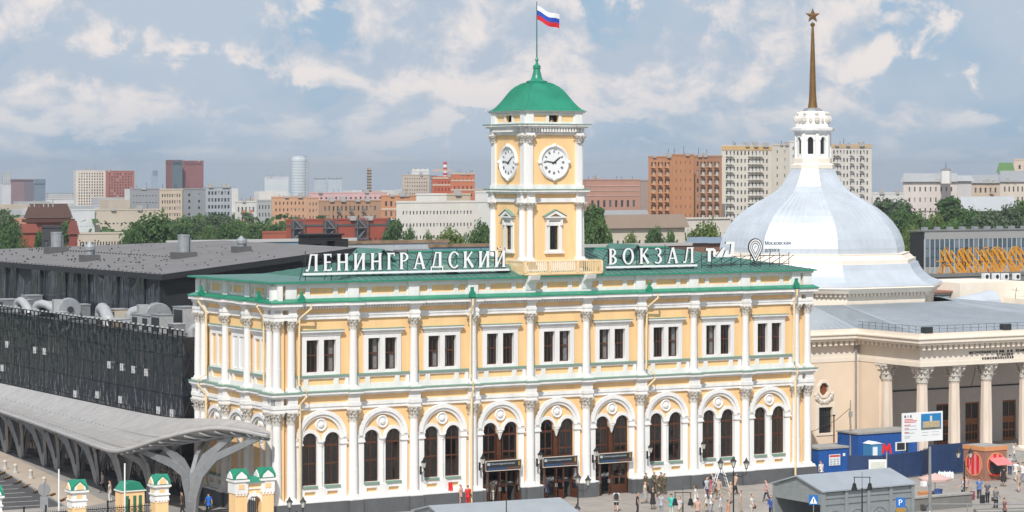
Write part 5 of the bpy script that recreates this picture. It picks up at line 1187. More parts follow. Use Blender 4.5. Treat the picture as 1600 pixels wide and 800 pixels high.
# ---------------------------------------------------------------- the city behind
PM = [mat('far_pane_dark', (.035, .042, .05), .15), mat('far_pane_grey', (.10, .12, .135), .2), mat('far_pane_pale', (.32, .33, .33), .5)]
_cm = {}
def cmat(col, var=.12, scale=.12, rough=.85):
    k = (tuple(round(c, 3) for c in col), var)
    if k not in _cm: _cm[k] = mat('far_wall_%d' % len(_cm), col, rough, var=var, scale=scale)
    return _cm[k]
FROOF = mat('far_roof', (.20, .20, .205), .9, var=.3, scale=.1)
def wallgrid(m, axis, O, W, z0, z1, cols, rows, dep=.3):
    """a wall with real openings; axis 0 runs along +x facing -y, axis 1 along +y facing -x"""
    P = (lambda u, t, z: (O[0]+u, O[1]+t, z)) if axis == 0 else (lambda u, t, z: (O[0]+t, O[1]+u, z))
    q = lambda a, b, c, d: m.add([P(a, 0, c), P(b, 0, c), P(b, 0, d), P(a, 0, d)], [(0, 1, 2, 3)])
    z = z0
    for r0, r1 in rows:
        if r0 > z: q(0, W, z, r0)
        u = 0
        for c0, c1 in cols:
            if c0 > u: q(u, c0, r0, r1)
            for A, B_ in (((c0, r0), (c1, r0)), ((c1, r0), (c1, r1)), ((c1, r1), (c0, r1)), ((c0, r1), (c0, r0))):
                m.add([P(A[0], 0, A[1]), P(B_[0], 0, B_[1]), P(B_[0], dep, B_[1]), P(A[0], dep, A[1])], [(0, 1, 2, 3)])
            u = c1
        if u < W: q(u, W, r0, r1)
        z = r1
    if z < z1: q(0, W, z, z1)
def grid(W, n, w_, m0=.06): 
    s = W*(1-2*m0)/n; return [(W*m0+s*(i+.5)-s*w_/2, W*m0+s*(i+.5)+s*w_/2) for i in range(n)]
def bld(name, label, xl, xc, xr, yt, d, col, front=None, side=None, col2=None, group=None, roof=None, zvis=0, depth=None, clutter=0, balc=None, balcol=None, bands=None, cap=True):
    """front/side = (nx, nz, w, h[, z_lo, z_hi]) windows; corner at pixel xc and depth d"""
    P = atD(xc, yt, d); H = P.z; W = onY(xr, yt, P.y).x-P.x
    D = (onX(xl, yt, P.x).y-P.y) if xl < xc-.5 else (depth or max(10, W*.5))
    t = thing(name, label, 'building', (P.x, P.y, 0), group=group); zg = min(ground_z(P.x, P.y), ground_z(P.x+W, P.y+D))-.5
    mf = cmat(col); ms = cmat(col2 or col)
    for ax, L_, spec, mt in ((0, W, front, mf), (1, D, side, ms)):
        m = MB(); cols = rows = []
        if spec:
            nx, nz_, w_, h_ = spec[:4]; zl = spec[4] if len(spec) > 4 else zvis; zh = spec[5] if len(spec) > 5 else H-.8
            sz = (zh-zl)/nz_; cols = grid(L_, nx, w_); rows = [(zl+sz*(j+.5)-sz*h_/2, zl+sz*(j+.5)+sz*h_/2) for j in range(nz_)]
        wallgrid(m, ax, (0, 0), L_, zg, H, cols, rows); make('wall', m, mt, t)
        if spec:
            w0, h0 = cols[0][1]-cols[0][0], rows[0][1]-rows[0][0]
            me = (MB().box(-w0/2, w0/2, .2, .29, -h0/2, h0/2) if ax == 0 else MB().box(.2, .29, -w0/2, w0/2, -h0/2, h0/2)).mesh('window', PM[0])
            for c0, c1 in cols:
                for r0, r1 in rows:
                    k = RNG.random(); u = (c0+c1)/2; z = (r0+r1)/2
                    inst('window', me, t, (u, 0, z) if ax == 0 else (0, u, z), m=PM[0] if k < .62 else PM[1] if k < .9 else PM[2])
            if balc and ax == 0:
                bm_ = cmat(balcol or (.55, .55, .53)); bw = (cols[0][1]-cols[0][0])*1.5
                bme = MB().box(-bw/2, bw/2, -1.1, -.0, -.15, .0).box(-bw/2, bw/2, -1.1, -1.0, 0, 1.0).mesh('balcony', bm_)
                for ci in balc:
                    for r0, r1 in rows: inst('balcony', bme, t, ((cols[ci][0]+cols[ci][1])/2, -.01, r0-.3))
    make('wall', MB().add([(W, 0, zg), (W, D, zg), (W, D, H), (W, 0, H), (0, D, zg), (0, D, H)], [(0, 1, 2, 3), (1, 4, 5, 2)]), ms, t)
    if roof: 
        rz_, rc, ov = roof; m = MB(); r4 = [(-ov, -ov, H), (W+ov, -ov, H), (W+ov, D+ov, H), (-ov, D+ov, H)]; k = min(W, D)*.42
        m.add(r4+[(k, D/2, H+rz_), (W-k, D/2, H+rz_)] if W > D else r4+[(W/2, k, H+rz_), (W/2, D-k, H+rz_)], [(0, 1, 5, 4), (1, 2, 5), (2, 3, 4, 5), (3, 0, 4), (0, 1, 2, 3)] if W > D else [(0, 1, 4), (1, 2, 5, 4), (2, 3, 5), (3, 0, 4, 5), (0, 1, 2, 3)]); make('roof', m, cmat(rc), t)
    else:
        make('roof', MB().box(.3, W-.3, .3, D-.3, H-.4, H-.05), FROOF, t)
        if cap:
            make('parapet', MB().box(-.1, W+.1, -.12, .25, H-.02, H+.45), ms, t); make('parapet', MB().box(-.12, .25, .25, D, H-.02, H+.45), ms, t)
    if bands:
        for zz, hh, bc in bands: make('band', MB().box(-.12, W+.02, -.14, -.005, zz, zz+hh), cmat(bc), t)
    for k in range(clutter):
        x = W*(.08+.84*RNG.random()); y = D*(.1+.5*RNG.random()); s = min(2.2, W*.012+.5); h = .5+1.3*RNG.random()
        if RNG.random() < .5: make('roof_housing', MB().box(x-s, x+s, y-s, y+s, H-.1, H+h), cmat((.42, .41, .40)), t)
        else: make('roof_mast', MB().tube([(x, y, H-.1), (x, y, H+h*1.6)], .07, 4), DARKM, t)
    return t, W, D, H
FG = 'city blocks behind the station'
WHc = (.62, .61, .59)
bld('office_tower', 'pale office tower cut by the left edge of the photo', -20, 3, 17, 287, 2200, (.55, .56, .58), (4, 10, .5, .5, 25), group=FG)
bld('office_tower', 'purple brown tower with dark glazed side at the far left', 17, 38, 53, 282, 2000, (.16, .14, .17), (3, 14, .7, .6, 20), (6, 14, .5, .5, 20), (.27, .17, .19), FG)
bld('office_tower', 'blue grey glass block right of the purple brown tower', 53, 54, 71, 287, 2050, (.17, .23, .29), (5, 12, .8, .6, 20), group=FG)
bld('apartment_block', 'distant low white block between the purple tower and the chequered tower', 72, 73, 116, 311, 1900, (.66, .66, .66), (10, 4, .4, .5, 10), group=FG, clutter=5)
bld('apartment_tower', 'white tower with a dense chequer of dark windows on the left', 115, 119, 165, 267, 1500, (.72, .64, .56), (10, 12, .52, .62, 6), (2, 12, .4, .5, 6), (.62, .6, .58), FG, clutter=3)
bld('apartment_tower', 'red brown tower with chequered windows beside the white one', 165, 166, 210, 268, 1500, (.36, .13, .10), (9, 12, .52, .62, 6), group=FG, clutter=2)
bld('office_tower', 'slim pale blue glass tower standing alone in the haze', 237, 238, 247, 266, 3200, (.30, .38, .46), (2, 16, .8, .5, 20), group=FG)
bld('office_tower', 'dark red and glass tower above the grey blocks on the left', 259, 269, 285, 251, 1600, (.10, .14, .17), (4, 13, .75, .7, 30), (3, 13, .35, .6, 30), (.20, .08, .08), FG)
bld('office_tower', 'dark red ribbed tower half joined to the glass tower on its left', 285, 286, 318, 252, 1610, (.24, .10, .10), (7, 13, .45, .8, 30), group=FG, clutter=2)
bld('industrial_block', 'plain grey windowless block under the dark red towers', 203, 204, 249, 296, 1000, (.30, .31, .33), (8, 3, .5, .12, 10, 18), group=FG, clutter=4)
bld('office_block', 'beige office block with seven rows of windows and grey side', 249, 250, 285, 297, 900, (.56, .46, .36), (8, 7, .5, .5, 3), group=FG, clutter=3, depth=8)
bld('office_block', 'grey panelled block joined to the right of the beige office block', 285, 286, 321, 296, 905, (.27, .28, .30), (2, 7, .2, .4, 3), group=FG, clutter=2)
bld('office_block', 'blue grey block with ribbon windows left of the white apartment house', 321, 322, 362, 293, 950, (.38, .41, .45), (7, 6, .6, .5, 4), group=FG, clutter=6)
bld('warehouse', 'white blank end of the long low warehouse on the left', 111, 112, 148, 329, 800, (.62, .64, .66), (9, 1, .3, .12, 8, 10), group=FG)
bld('warehouse', 'long low beige panelled warehouse above the left trees', 148, 149, 250, 329, 805, (.56, .49, .40), (14, 2, .5, .10, 3, 12), group=FG, clutter=4)
bld('low_building', 'low pale street building in front of the long warehouse', 118, 119, 200, 366, 640, (.55, .48, .40), (16, 2, .5, .4, 2), group=FG)
bld('apartment_block', 'white apartment house with orange balconies left of the pink block', 367, 368, 401, 316, 850, WHc, (5, 4, .45, .5, 2), group=FG, balc=(1, 3), balcol=(.55, .20, .08), clutter=5, depth=10)
bld('apartment_block', 'grey shaded wing right of the white house with orange balconies', 401, 402, 424, 314, 880, (.40, .41, .41), (4, 5, .4, .5, 2), group=FG)  # shade is put into this wing's wall colour
bld('apartment_tower', 'pale slab tower with tight window grid left of the round tower', 413, 414, 451, 277, 2000, (.60, .64, .67), (9, 10, .45, .5, 20), group=FG, clutter=4)
# round tower
P = atD(467, 244, 2600); t = thing('round_tower', 'round white banded tower, the tallest far tower on the left', 'building', (P.x, P.y, 0), group=FG)
RT = cmat((.56, .60, .64)); HR = P.z; s_ = 2600/F
make('drum', MB().lathe([(12.5*s_, -40), (12.5*s_, HR-3), (11*s_, HR-2.5), (11*s_, HR)], n=24), RT, t); make('drum', MB().lathe([(7*s_, -40), (7*s_, HR-6)], (8*s_, -2*s_, 0), 18), RT, t)
for k in range(13): make('floor_band', MB().lathe([(12.62*s_, 0), (12.62*s_, 1.1)], (0, 0, HR-6-k*2.9), 24), cmat((.38, .43, .48)), t)
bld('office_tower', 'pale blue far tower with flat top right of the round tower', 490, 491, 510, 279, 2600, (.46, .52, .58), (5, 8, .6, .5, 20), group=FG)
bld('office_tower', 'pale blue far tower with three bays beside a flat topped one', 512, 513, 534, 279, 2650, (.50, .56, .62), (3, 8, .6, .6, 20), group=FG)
t = thing('mast', 'thin tan lattice mast rising above the pink blocks', 'mast', atD(577, 360, 1500).xy.to_3d()); hz = atD(577, 262, 1500).z
make('shaft', MB().box(-.9, .9, -.9, .9, -20, hz), cmat((.42, .33, .25)), t)
for k in range(9): make('collar', MB().box(-1.1, 1.1, -1.1, 1.1, hz*.45+k*hz*.06, hz*.45+k*hz*.06+.5), DARKM, t)
bld('apartment_block', 'salmon pink apartment block left of the brown balcony house', 424, 425, 480, 309, 900, (.62, .36, .22), (8, 6, .35, .45, 2), group=FG, clutter=6)
bld('apartment_block', 'narrow salmon wing between the pink block and the brown house', 480, 481, 498, 310, 890, (.58, .35, .23), (3, 6, .35, .45, 2), group=FG, clutter=1)
bld('long_block', 'long flat pink block behind the brown balcony house', 482, 483, 605, 302, 1250, (.66, .42, .42), (14, 2, .4, .3, 8), group=FG, clutter=5)
bld('apartment_block', 'brown brick house with dark balconies in three columns', 498, 499, 595, 315, 850, (.42, .25, .16), (13, 4, .42, .5, 3), group=FG, balc=(3, 6, 9), balcol=(.16, .15, .15), clutter=9)
bld('apartment_block', 'orange block with cream stripes left of the white windowless building', 595, 596, 651, 307, 880, (.58, .28, .15), (6, 4, .4, .5, 3), group=FG, bands=[(6, .5, (.7, .6, .5)), (9.5, .5, (.7, .6, .5)), (13, .5, (.7, .6, .5))], clutter=8)
t, W, D, H = bld('brick_works', 'dark red brick works with black stair frames in front of the pink blocks', 447, 448, 608, 345, 650, (.34, .075, .045), (18, 2, .38, .5, 2, 10), group=FG, clutter=3, bands=[(12.2, .5, (.09, .09, .09))])
for k in range(4):
    x = W*(.04+.31*k); make('stair_back', MB().box(x, x+3, -.3, -.1, 0, H), cmat((.09, .09, .10)), t)
    for q in range(5): make('landing', MB().box(x-.2, x+3.2, -1.6, -.32, q*2.9, .22+q*2.9), cmat((.15, .15, .16)), t); make('flight', MB().tube([(x+(0 if q % 2 else 3), -1, q*2.9), (x+(3 if q % 2 else 0), -1, q*2.9+2.9)], .16, 4), cmat((.2, .2, .21)), t)
    for q in (0, 3): make('stair_post', MB().box(x+q-.12, x+q+.12, -1.6, -1.4, 0, H+.5), cmat((.12, .12, .13)), t)
bld('low_building', 'low red brick annex left of the dark red works', 410, 411, 447, 364, 640, (.36, .10, .06), (6, 1, .4, .5, 4, 9), group=FG)
bld('office_tower', 'beige tower with small windows left of the red striped building', 628, 629, 671, 274, 1300, (.54, .45, .37), (10, 6, .4, .4, 12), group=FG, clutter=2)
bld('office_tower', 'grey shaded slab joined to the beige tower', 671, 672, 683, 275, 1300, (.26, .28, .31), (3, 6, .3, .4, 12), group=FG)  # the darker wall colour carries this slab's shade
bld('penthouse_block', 'white lift house on top of the beige tower', 643, 644, 670, 268, 1320, (.68, .68, .68), (3, 1, .3, .2, 27, 28), group=FG)
bld('apartment_tower', 'red building with cream stripes beside the red and white chimney', 675, 676, 706, 277, 1100, (.52, .12, .055), (5, 6, .3, .4, 5), group=FG, bands=[(26.3, .8, (.6, .45, .35)), (20, .8, (.6, .45, .35)), (23, .8, (.6, .45, .35))], clutter=2)
bld('apartment_tower', 'orange red terraced building right of the striped red one', 704, 705, 742, 273, 1090, (.55, .17, .08), (5, 6, .35, .4, 5), group=FG, bands=[(22, .7, (.6, .45, .35)), (18, .7, (.6, .45, .35)), (25, .7, (.6, .45, .35))], clutter=8)
P = atD(695.5, 253, 1500); t = thing('chimney', 'red and white banded chimney above the red building', 'chimney', (P.x, P.y, 0))
for k in range(8): make('ring', MB().lathe([(1.35-.03*k, P.z*.6+k*P.z*.05), (1.32-.03*k, P.z*.6+(k+1)*P.z*.05)], n=12), cmat((.45, .05, .04) if k % 2 else (.7, .68, .66)), t)
make('shaft', MB().lathe([(1.8, -20), (1.36, P.z*.6)], n=12), cmat((.45, .05, .04)), t)
bld('office_block', 'white building with two rows of small dark windows left of the clock tower', 619, 620, 746, 317, 600, (.68, .65, .60), (21, 3, .42, .28, 9.3, 18.0), group=FG, clutter=0, depth=30)
bld('office_block', 'plain white end wall between the white office block and the tower', 745.5, 746.5, 768, 316, 606, (.66, .65, .62), None, group=FG)
bld('rooftop_block', 'white blank storey set back on the white office block', 650, 651, 698, 305, 640, (.72, .70, .66), None, group=FG)
bld('rooftop_block', 'beige panelled storey set back on the white office block', 698, 699, 735, 305, 641, (.54, .44, .34), (6, 1, .3, .3, 15, 19), group=FG, clutter=3)
bld('rooftop_block', 'white box on the roof next to the clock tower', 742, 743, 768, 301, 700, (.70, .68, .66), None, group=FG)
# right of the tower
bld('brick_block', 'pink brick building with tall windows right of the clock tower', 905, 916, 1000, 282, 900, (.46, .25, .19), (8, 3, .4, .55, 4, 17), group=FG, clutter=9, bands=[(17.6, .25, (.55, .4, .33)), (19.4, .25, (.55, .4, .33)), (21, .25, (.55, .4, .33))])
bld('brick_block', 'plain brown grey block between the pink building and the orange tower', 1000, 1001, 1016, 283, 950, (.36, .27, .23), None, group=FG)
bld('apartment_tower', 'orange brick tower wing with three balcony columns, leftmost of the tall flats', 1013, 1014, 1050, 246, 800, (.50, .24, .12), (6, 10, .5, .5, 3), group=FG, balc=(0, 2, 4), balcol=(.58, .34, .2), clutter=3)
bld('apartment_tower', 'plain orange brick stair wing of the tall flats', 1050, 1051, 1084, 243, 790, (.48, .22, .11), (4, 10, .16, .35, 3), group=FG, clutter=3)
bld('apartment_tower', 'darker orange wing with white balconies next to the cream flats', 1084, 1085, 1128, 245, 800, (.40, .20, .11), (7, 10, .5, .5, 3), group=FG, balc=(1, 3, 5), balcol=(.52, .46, .40), clutter=4)
bld('apartment_tower', 'cream white tower of flats with glazed balconies left of the dome', 1127, 1128, 1206, 229, 820, (.68, .63, .56), (12, 12, .45, .5, 3), group=FG, balc=(0, 1, 6, 7, 8, 9), balcol=(.64, .62, .58), clutter=8, bands=[(33.2, 1.4, (.62, .42, .2))])
bld('apartment_tower', 'blank cream end wall of the flats beside the lantern', 1206, 1207, 1234, 227, 822, (.60, .55, .48), (2, 12, .15, .4, 3), group=FG, clutter=3)
bld('apartment_tower', 'white flats showing left of the lantern on the dome', 1233, 1234, 1262, 222, 860, (.70, .68, .65), (3, 12, .3, .4, 3), group=FG)
bld('apartment_tower', 'white flats with many balconies right of the lantern', 1290, 1291, 1362, 228, 850, (.66, .62, .57), (12, 12, .48, .5, 3), group=FG, balc=(1, 2, 6, 9), balcol=(.6, .58, .55), clutter=9, bands=[(34.2, 1.3, (.55, .4, .25))])
bld('low_building', 'long grey roofed shed behind the small cream house', 940, 941, 1012, 341, 640, (.42, .38, .34), (10, 1, .4, .3, 6, 12), group=FG, roof=(2, (.34, .35, .37), .5))
bld('cream_house', 'small cream house with brown hipped roof right of the tower', 944, 945, 1070, 357, 560, (.60, .53, .44), (13, 2, .35, .4, 3, 12.5), group=FG, roof=(3, (.30, .23, .18), .8))
bld('cream_house', 'pale cream building behind the small hipped roof house', 1040, 1041, 1142, 343, 650, (.66, .60, .54), (13, 2, .3, .38, 3, 12), group=FG)
bld('brick_shed', 'brown brick shed with blue grey roof near the dome', 1076, 1077, 1106, 380, 420, (.24, .13, .09), (2, 1, .2, .3, 8, 13), group=FG, roof=(1.0, (.20, .26, .34), .5), depth=12)
bld('brick_shed', 'brown brick shed with blue grey roof, nearer the dome than its twin', 1106, 1107, 1140, 380, 424, (.24, .13, .09), (2, 1, .2, .3, 8, 13), group=FG, roof=(1.0, (.20, .26, .34), .5), depth=12)
bld('stucco_block', 'low white block with a red panel behind the right trees', 1363, 1364, 1412, 303, 1000, (.68, .66, .64), (8, 2, .4, .4, 8), group=FG, clutter=4)
bld('stucco_block', 'white stucco house with cornice and small lantern right of the dome', 1411, 1412, 1496, 284, 900, (.70, .62, .58), (9, 5, .3, .42, 3), group=FG, clutter=9, roof=(3, (.42, .44, .46), .8), bands=[(12, .35, (.4, .33, .3))], depth=14)
bld('stucco_block', 'shaded pale end wall of the white stucco house', 1496, 1497, 1518, 283, 898, (.58, .54, .54), None, group=FG, roof=(2, (.42, .44, .46), .8))  # end wall's shade is painted as a duller wall colour
bld('stucco_block', 'beige house with arched loggias at the right edge', 1517, 1518, 1562, 286, 930, (.60, .48, .38), (5, 5, .4, .5, 3), group=FG, balc=(3,), balcol=(.5, .42, .36), clutter=5, roof=(3, (.38, .40, .43), .6))
bld('stucco_block', 'cream house with bay columns cut by the right edge', 1562, 1563, 1625, 284, 920, (.66, .57, .49), (8, 5, .35, .5, 3), group=FG, clutter=6, roof=(4, (.38, .40, .43), .6))
bld('stucco_tower', 'cream house with green hipped roof near the right edge', 1560, 1561, 1583, 270, 1000, (.70, .60, .48), (2, 1, .3, .4, 19, 24), group=FG, roof=(4, (.14, .27, .10), .6))
bld('stucco_tower', 'tall cream block cut by the right edge of the photo', 1584, 1585, 1625, 250, 1010, (.68, .54, .44), (3, 2, .3, .4, 22, 30), group=FG, clutter=2)
bld('pale_hall', 'pale grey low domed hall among the right trees', 1500, 1501, 1585, 330, 700, (.60, .52, .42), (9, 1, .4, .5, 4, 12), group=FG, roof=(4, (.50, .53, .56), 1))
# tiny lantern of the stucco house
P = atD(1478, 262, 905); t = thing('roof_lantern', 'small white octagonal lantern on the white stucco house', 'lantern', (P.x, P.y, 0)); make('drum', MB().lathe([(1.9, 22), (1.9, P.z-1)], n=8), cmat((.7, .68, .66)), t); make('cap', MB().lathe([(2.0, P.z-1), (1.5, P.z-.5), (.2, P.z), (.06, P.z+2.2)], n=8), FROOF, t)
# dark glass office and the yellow sign frame seen from behind
P = atD(1446, 362, 420); W = onY(1640, 360, P.y).x-P.x; t = thing('glass_office', 'long dark glass office with pale top band behind the yellow letters', 'building', (P.x, P.y, 0)); H = P.z
make('slab', MB().box(0, W, .3, 4, 0, H-.2), HBLK, t); make('top_band', MB().box(0, W, .1, .3, H-1.3, H), cmat((.34, .34, .34)), t); make('roof', MB().box(-.2, W+.2, 0, 4.2, H, H+.2), FROOF, t); make('mid_band', MB().box(0, W, .1, .3, H-7.5, H-5.85), cmat((.34, .34, .34)), t); make('mid_band', MB().box(0, W, .1, .3, 0, H-12), cmat((.34, .34, .34)), t)
OP = [wavy_glass('office_pane_a', (.035, .06, .085), .1), wavy_glass('office_pane_b', (.09, .12, .15), .1)]
nxp = 26; pwid = W/nxp; pmn = MB().box(.06, pwid-.06, .15, .2, 0, 1.44).mesh('pane', OP[0])
for r_ in range(6):
    z = H-1.3-1.5*(r_+1)-(0 if r_ < 3 else 1.7)
    for k in range(nxp): inst('pane', pmn, t, (k*pwid, 0, z+.03), m=OP[RNG.random() < .25])
for k in range(nxp+1): make('mullion', MB().box(k*pwid-.07, k*pwid+.07, .08, .3, H-12, H-1.3), cmat((.5, .5, .5)), t)
for k in range(9):
    x = W*(.05+.1*k); make('roof_unit', MB().box(x-.4, x+.4, 1.5, 2.3, H+.2, H+.7), GALV, t)
YS_ = mat('yellow_steel', (.62, .30, .02), .5, var=.2, scale=1.5)
P = atD(1462, 428, 345); W = onY(1640, 428, P.y).x-P.x; t = thing('letter_frame', 'yellow steel letter frames of a roof sign seen from behind', 'sign', (P.x, P.y, P.z))
GL['М'] = (.95, lambda: [seg(.10, 0, .18, 1, .1), seg(.85, 0, .77, 1, .12), seg(.18, 1, .47, .12, .13), seg(.77, 1, .47, .12, .1)])
hL = onY(1480, 388, P.y).z-P.z; x = .4; step = W/6.6
for c in 'АВКСОМ':
    w_, f = GL[c]; sc_ = step*.92/w_ if w_ > .6 else step*.75/w_
    m = MB(); k_ = min(sc_, hL*1.35)
    for poly in f():
        Q = [((w_-a)*k_, b*hL) for a, b in poly]
        for i in range(len(Q)): m.tube([(Q[i][0], 0, Q[i][1]), (Q[(i+1) % len(Q)][0], 0, Q[(i+1) % len(Q)][1])], .075, 4)
        for i in range(0, len(Q), 2): m.tube([(Q[i][0], 0, Q[i][1]), (Q[(i+len(Q)//2) % len(Q)][0], 0, Q[(i+len(Q)//2) % len(Q)][1])], .05, 4)
    make('letter', m, YS_, t, (x, 0, 0))
    for q in range(3):
        xx = x+.3+q*step*.3; make('brace', MB().tube([(xx, -.2, hL*.92), (xx+1.4, -2.2, -.3)], .11, 4), YS_, t); make('post', MB().tube([(xx, -.15, 0), (xx, -.15, hL*.9)], .07, 4), YS_, t)
    x += step
for zz in (-.2,): make('beam', MB().box(0, W, -2.3, .4, zz-.2, zz), YS_, t)
make('beam', MB().box(0, W, -.2, -.05, hL*.5-.06, hL*.5+.06), YS_, t)
for k, xp in enumerate((1540, 1556, 1570, 1588)):
    p = atD(xp, 437, 338); t = thing('condenser', 'white condenser box under the yellow letters, %s from the left' % ('first', 'second', 'third', 'fourth')[k], 'condenser', p); make('box', MB().box(-.45, .45, -.3, .3, 0, .85), LETW, t); make('fan', MB(tf=lambda u, v, z: (u, -.31-z, v+.42)).lathe([(.28, 0), (.28, .03)], n=12), DARKM, t)
bld('rear_block', 'grey block carrying the yellow letter frames', 1444, 1458, 1640, 433, 338, (.2, .2, .2), None, group=FG, depth=12)
# low railway roofs just behind the hall and station
def longroof(name, label, x0, x1, yt, yb, d, col, top=None):
    a = atD(x0, yt, d); b = onY(x1, yt, a.y); t = thing(name, label, 'roof', (a.x, a.y, 0)); L_ = b.x-a.x
    zb = atD(x0, yb, d).z; make('fascia', MB().box(0, L_, 0, .3, zb-6, a.z), col, t); make('deck', MB().box(0, L_, .3, 10, a.z-1.2, a.z-.6), FROOF, t)
    n = int(L_/3.5); pl = MB().box(.04, L_/n-.04, -.05, 0, zb+.1, a.z-.25).mesh('panel', col)
    for k in range(n): inst('panel', pl, t, (k*L_/n, 0, 0))
    if top: make('coping', MB().box(-.1, L_+.1, -.2, .4, a.z-.05, a.z+.35), top, t)
BLU = mat('blue_grey_sheet', (.24, .38, .50), .45, metal=.2, var=.35, scale=.25); RUST = mat('rusty_coping', (.30, .20, .13), .9, var=.5, scale=.8)
longroof('platform_shed', 'long blue grey sheet wall with rusty coping behind the hall roof', 262, 556, 380, 396, 340, BLU, cmat((.5, .5, .5)))
longroof('platform_shed', 'pale sheet wall with rusty coping left of the clock tower', 530, 700, 381, 396, 330, mat('pale_sheet', (.50, .55, .58), .5, metal=.2, var=.2, scale=.3), RUST)
longroof('platform_shed', 'grey blue sheet wall with rusty coping next to the clock tower', 672, 800, 386, 400, 325, BLU, RUST)
longroof('platform_shed', 'reddish low roofs right of the clock tower', 912, 1080, 386, 402, 330, mat('red_brown_sheet', (.24, .12, .09), .8, var=.4, scale=.3), cmat((.45, .44, .42)))
# red brick tower house on the left
t, W, D, H = bld('brick_tower_house', 'old red brick house with dark roof and antennas at the far left', 41, 44, 110, 341, 600, (.28, .065, .035), (5, 2, .35, .45, 3, 12), (2, 2, .3, .4, 3, 12), (.30, .07, .04), FG, roof=(3.4, (.10, .055, .045), .5))
make('cornice', MB().box(-.8, W+.8, -.8, D+.8, H-1.0, H-.2), cmat((.10, .04, .03)), t)
for k in range(9):
    x = W*(.05+.11*k); make('antenna', MB().box(x-.12, x+.12, D*.3, D*.3+.25, H-.2, H+1.5+RNG.random()*3), cmat((.4, .4, .4)), t)
bld('brick_turret', 'low red brick wing with domed corner below the old brick house', 30, 31, 58, 364, 560, (.32, .08, .05), (3, 1, .3, .3, 5, 9), group=FG, roof=(2, (.24, .07, .05), .4))
bld('brick_turret', 'small red brick turret right of the old brick house', 108, 109, 121, 366, 560, (.26, .06, .05), None, group=FG, roof=(3, (.20, .06, .05), .4))
bld('low_building', 'low orange roofed house beside the leftmost trees', 10, 11, 42, 352, 700, (.50, .30, .20), (4, 1, .3, .4, 4, 9), group=FG, roof=(2, (.40, .20, .13), .4))
bld('signal_box', 'dark narrow signal cabin in front of the old brick house', 65, 66, 96, 356, 420, (.06, .06, .065), (3, 1, .6, .5, 12, 16), group=FG, depth=5)

# the rest of the town, too far to tell apart
m_ = MB()
for k in range(900):
    x = RNG.uniform(-60, 1660); d = 1250*(3.6**RNG.random()); p = atD(x, 300, d); g = ground_z(p.x, p.y); w_ = RNG.uniform(8, 30); h = RNG.uniform(6, 15) if RNG.random() < .8 else RNG.uniform(15, 24)
    m_.mi = RNG.choice((0, 0, 1, 2, 3, 3)); m_.box(p.x, p.x+w_*1.4, p.y, p.y+w_*.6, g-2, g+h)
tag(make('distant_town', m_, [cmat((.6, .59, .57)), cmat((.5, .42, .34)), cmat((.36, .22, .17)), cmat((.4, .41, .42))]), 'far off mass of low blocks and sheds on the skyline', 'town', kind='stuff')
# ---------------------------------------------------------------- trees
LEAF = []
for k, (a, b) in enumerate((((.050, .105, .026), (.10, .17, .045)), ((.038, .085, .022), (.075, .14, .038)), ((.07, .12, .022), (.15, .20, .05)), ((.05, .085, .045), (.10, .14, .07)))):
    m = mat('foliage_%d' % k, b, .65, var=.3, scale=.6, col2=a); LEAF.append(m)
    nt = m.node_tree; N = nt.nodes.new; L = nt.links.new; pb = nt.nodes['Principled BSDF']; out = nt.nodes['Material Output']
    tr = N('ShaderNodeBsdfTranslucent'); tr.inputs[0].default_value = (b[0]*1.3, b[1]*1.5, b[2], 1); mx = N('ShaderNodeMixShader'); mx.inputs[0].default_value = .3
    L(pb.outputs[0], mx.inputs[1]); L(tr.outputs[0], mx.inputs[2]); L(mx.outputs[0], out.inputs[0])
BARK = mat('bark', (.09, .07, .05), .9, var=.3, scale=3)
def tree_proto(seed, tall):
    """unit tree: total height 1, crown about 'tall' wide"""
    r = random.Random(seed); tr = MB(); tr.tube([(0, 0, 0), (.01, .0, .2), (0, .01, .45), (.01, 0, .8)], [.03, .024, .018, .006], 6)
    cl = []
    for k in range(30):
        z = .40+.55*r.random(); f = math.sin(PI*min(1, max(.12, (z-.10)/.90)))**.6
        a = r.random()*2*PI; q = tall*.5*f*r.random()**.45*.86
        cl.append((q*math.cos(a), q*math.sin(a), z, tall*(.11+.10*r.random())))
    for k in range(6):
        c = cl[k*2]; tr.tube([(0, 0, .25+.05*k), (c[0]*.5, c[1]*.5, .3+.05*k+(c[2]-.3-.05*k)*.4), (c[0], c[1], c[2])], [.012, .009, .004], 5)
    lf = MB()
    for cx, cy, cz_, R_ in cl:
        for k in range(int(135*(R_/(tall*.18)))):
            d = Vector((r.gauss(0, 1), r.gauss(0, 1), r.gauss(0, 1))).normalized(); q = R_*(r.random()**.4)*(1+.25*r.random())
            p = Vector((cx, cy, cz_))+Vector((d.x*q, d.y*q, d.z*q*.8)); s = .017+.022*r.random()
            n = (d+Vector((r.gauss(0, .6), r.gauss(0, .6), r.gauss(0, .6)+.3))).normalized(); u = n.orthogonal().normalized(); w_ = n.cross(u); an = r.random()*PI; u, w_ = u*math.cos(an)+w_*math.sin(an), w_*math.cos(an)-u*math.sin(an)
            lf.add([tuple(p-u*s), tuple(p+w_*s*.6+n*s*.2), tuple(p+u*s), tuple(p-w_*s*.6+n*s*.2)], [(0, 1, 2, 3)])
    me = bpy.data.meshes.new('crown'); me.from_pydata(lf.V, [], lf.Fc); me.materials.append(LEAF[0])
    return tr.mesh('trunk', BARK), me
PROTO = [tree_proto(3, .80), tree_proto(8, .62), tree_proto(15, .95), tree_proto(22, .48), tree_proto(31, .72), tree_proto(44, 1.05)]
WD = (.80, .62, .95, .48, .72, 1.05)
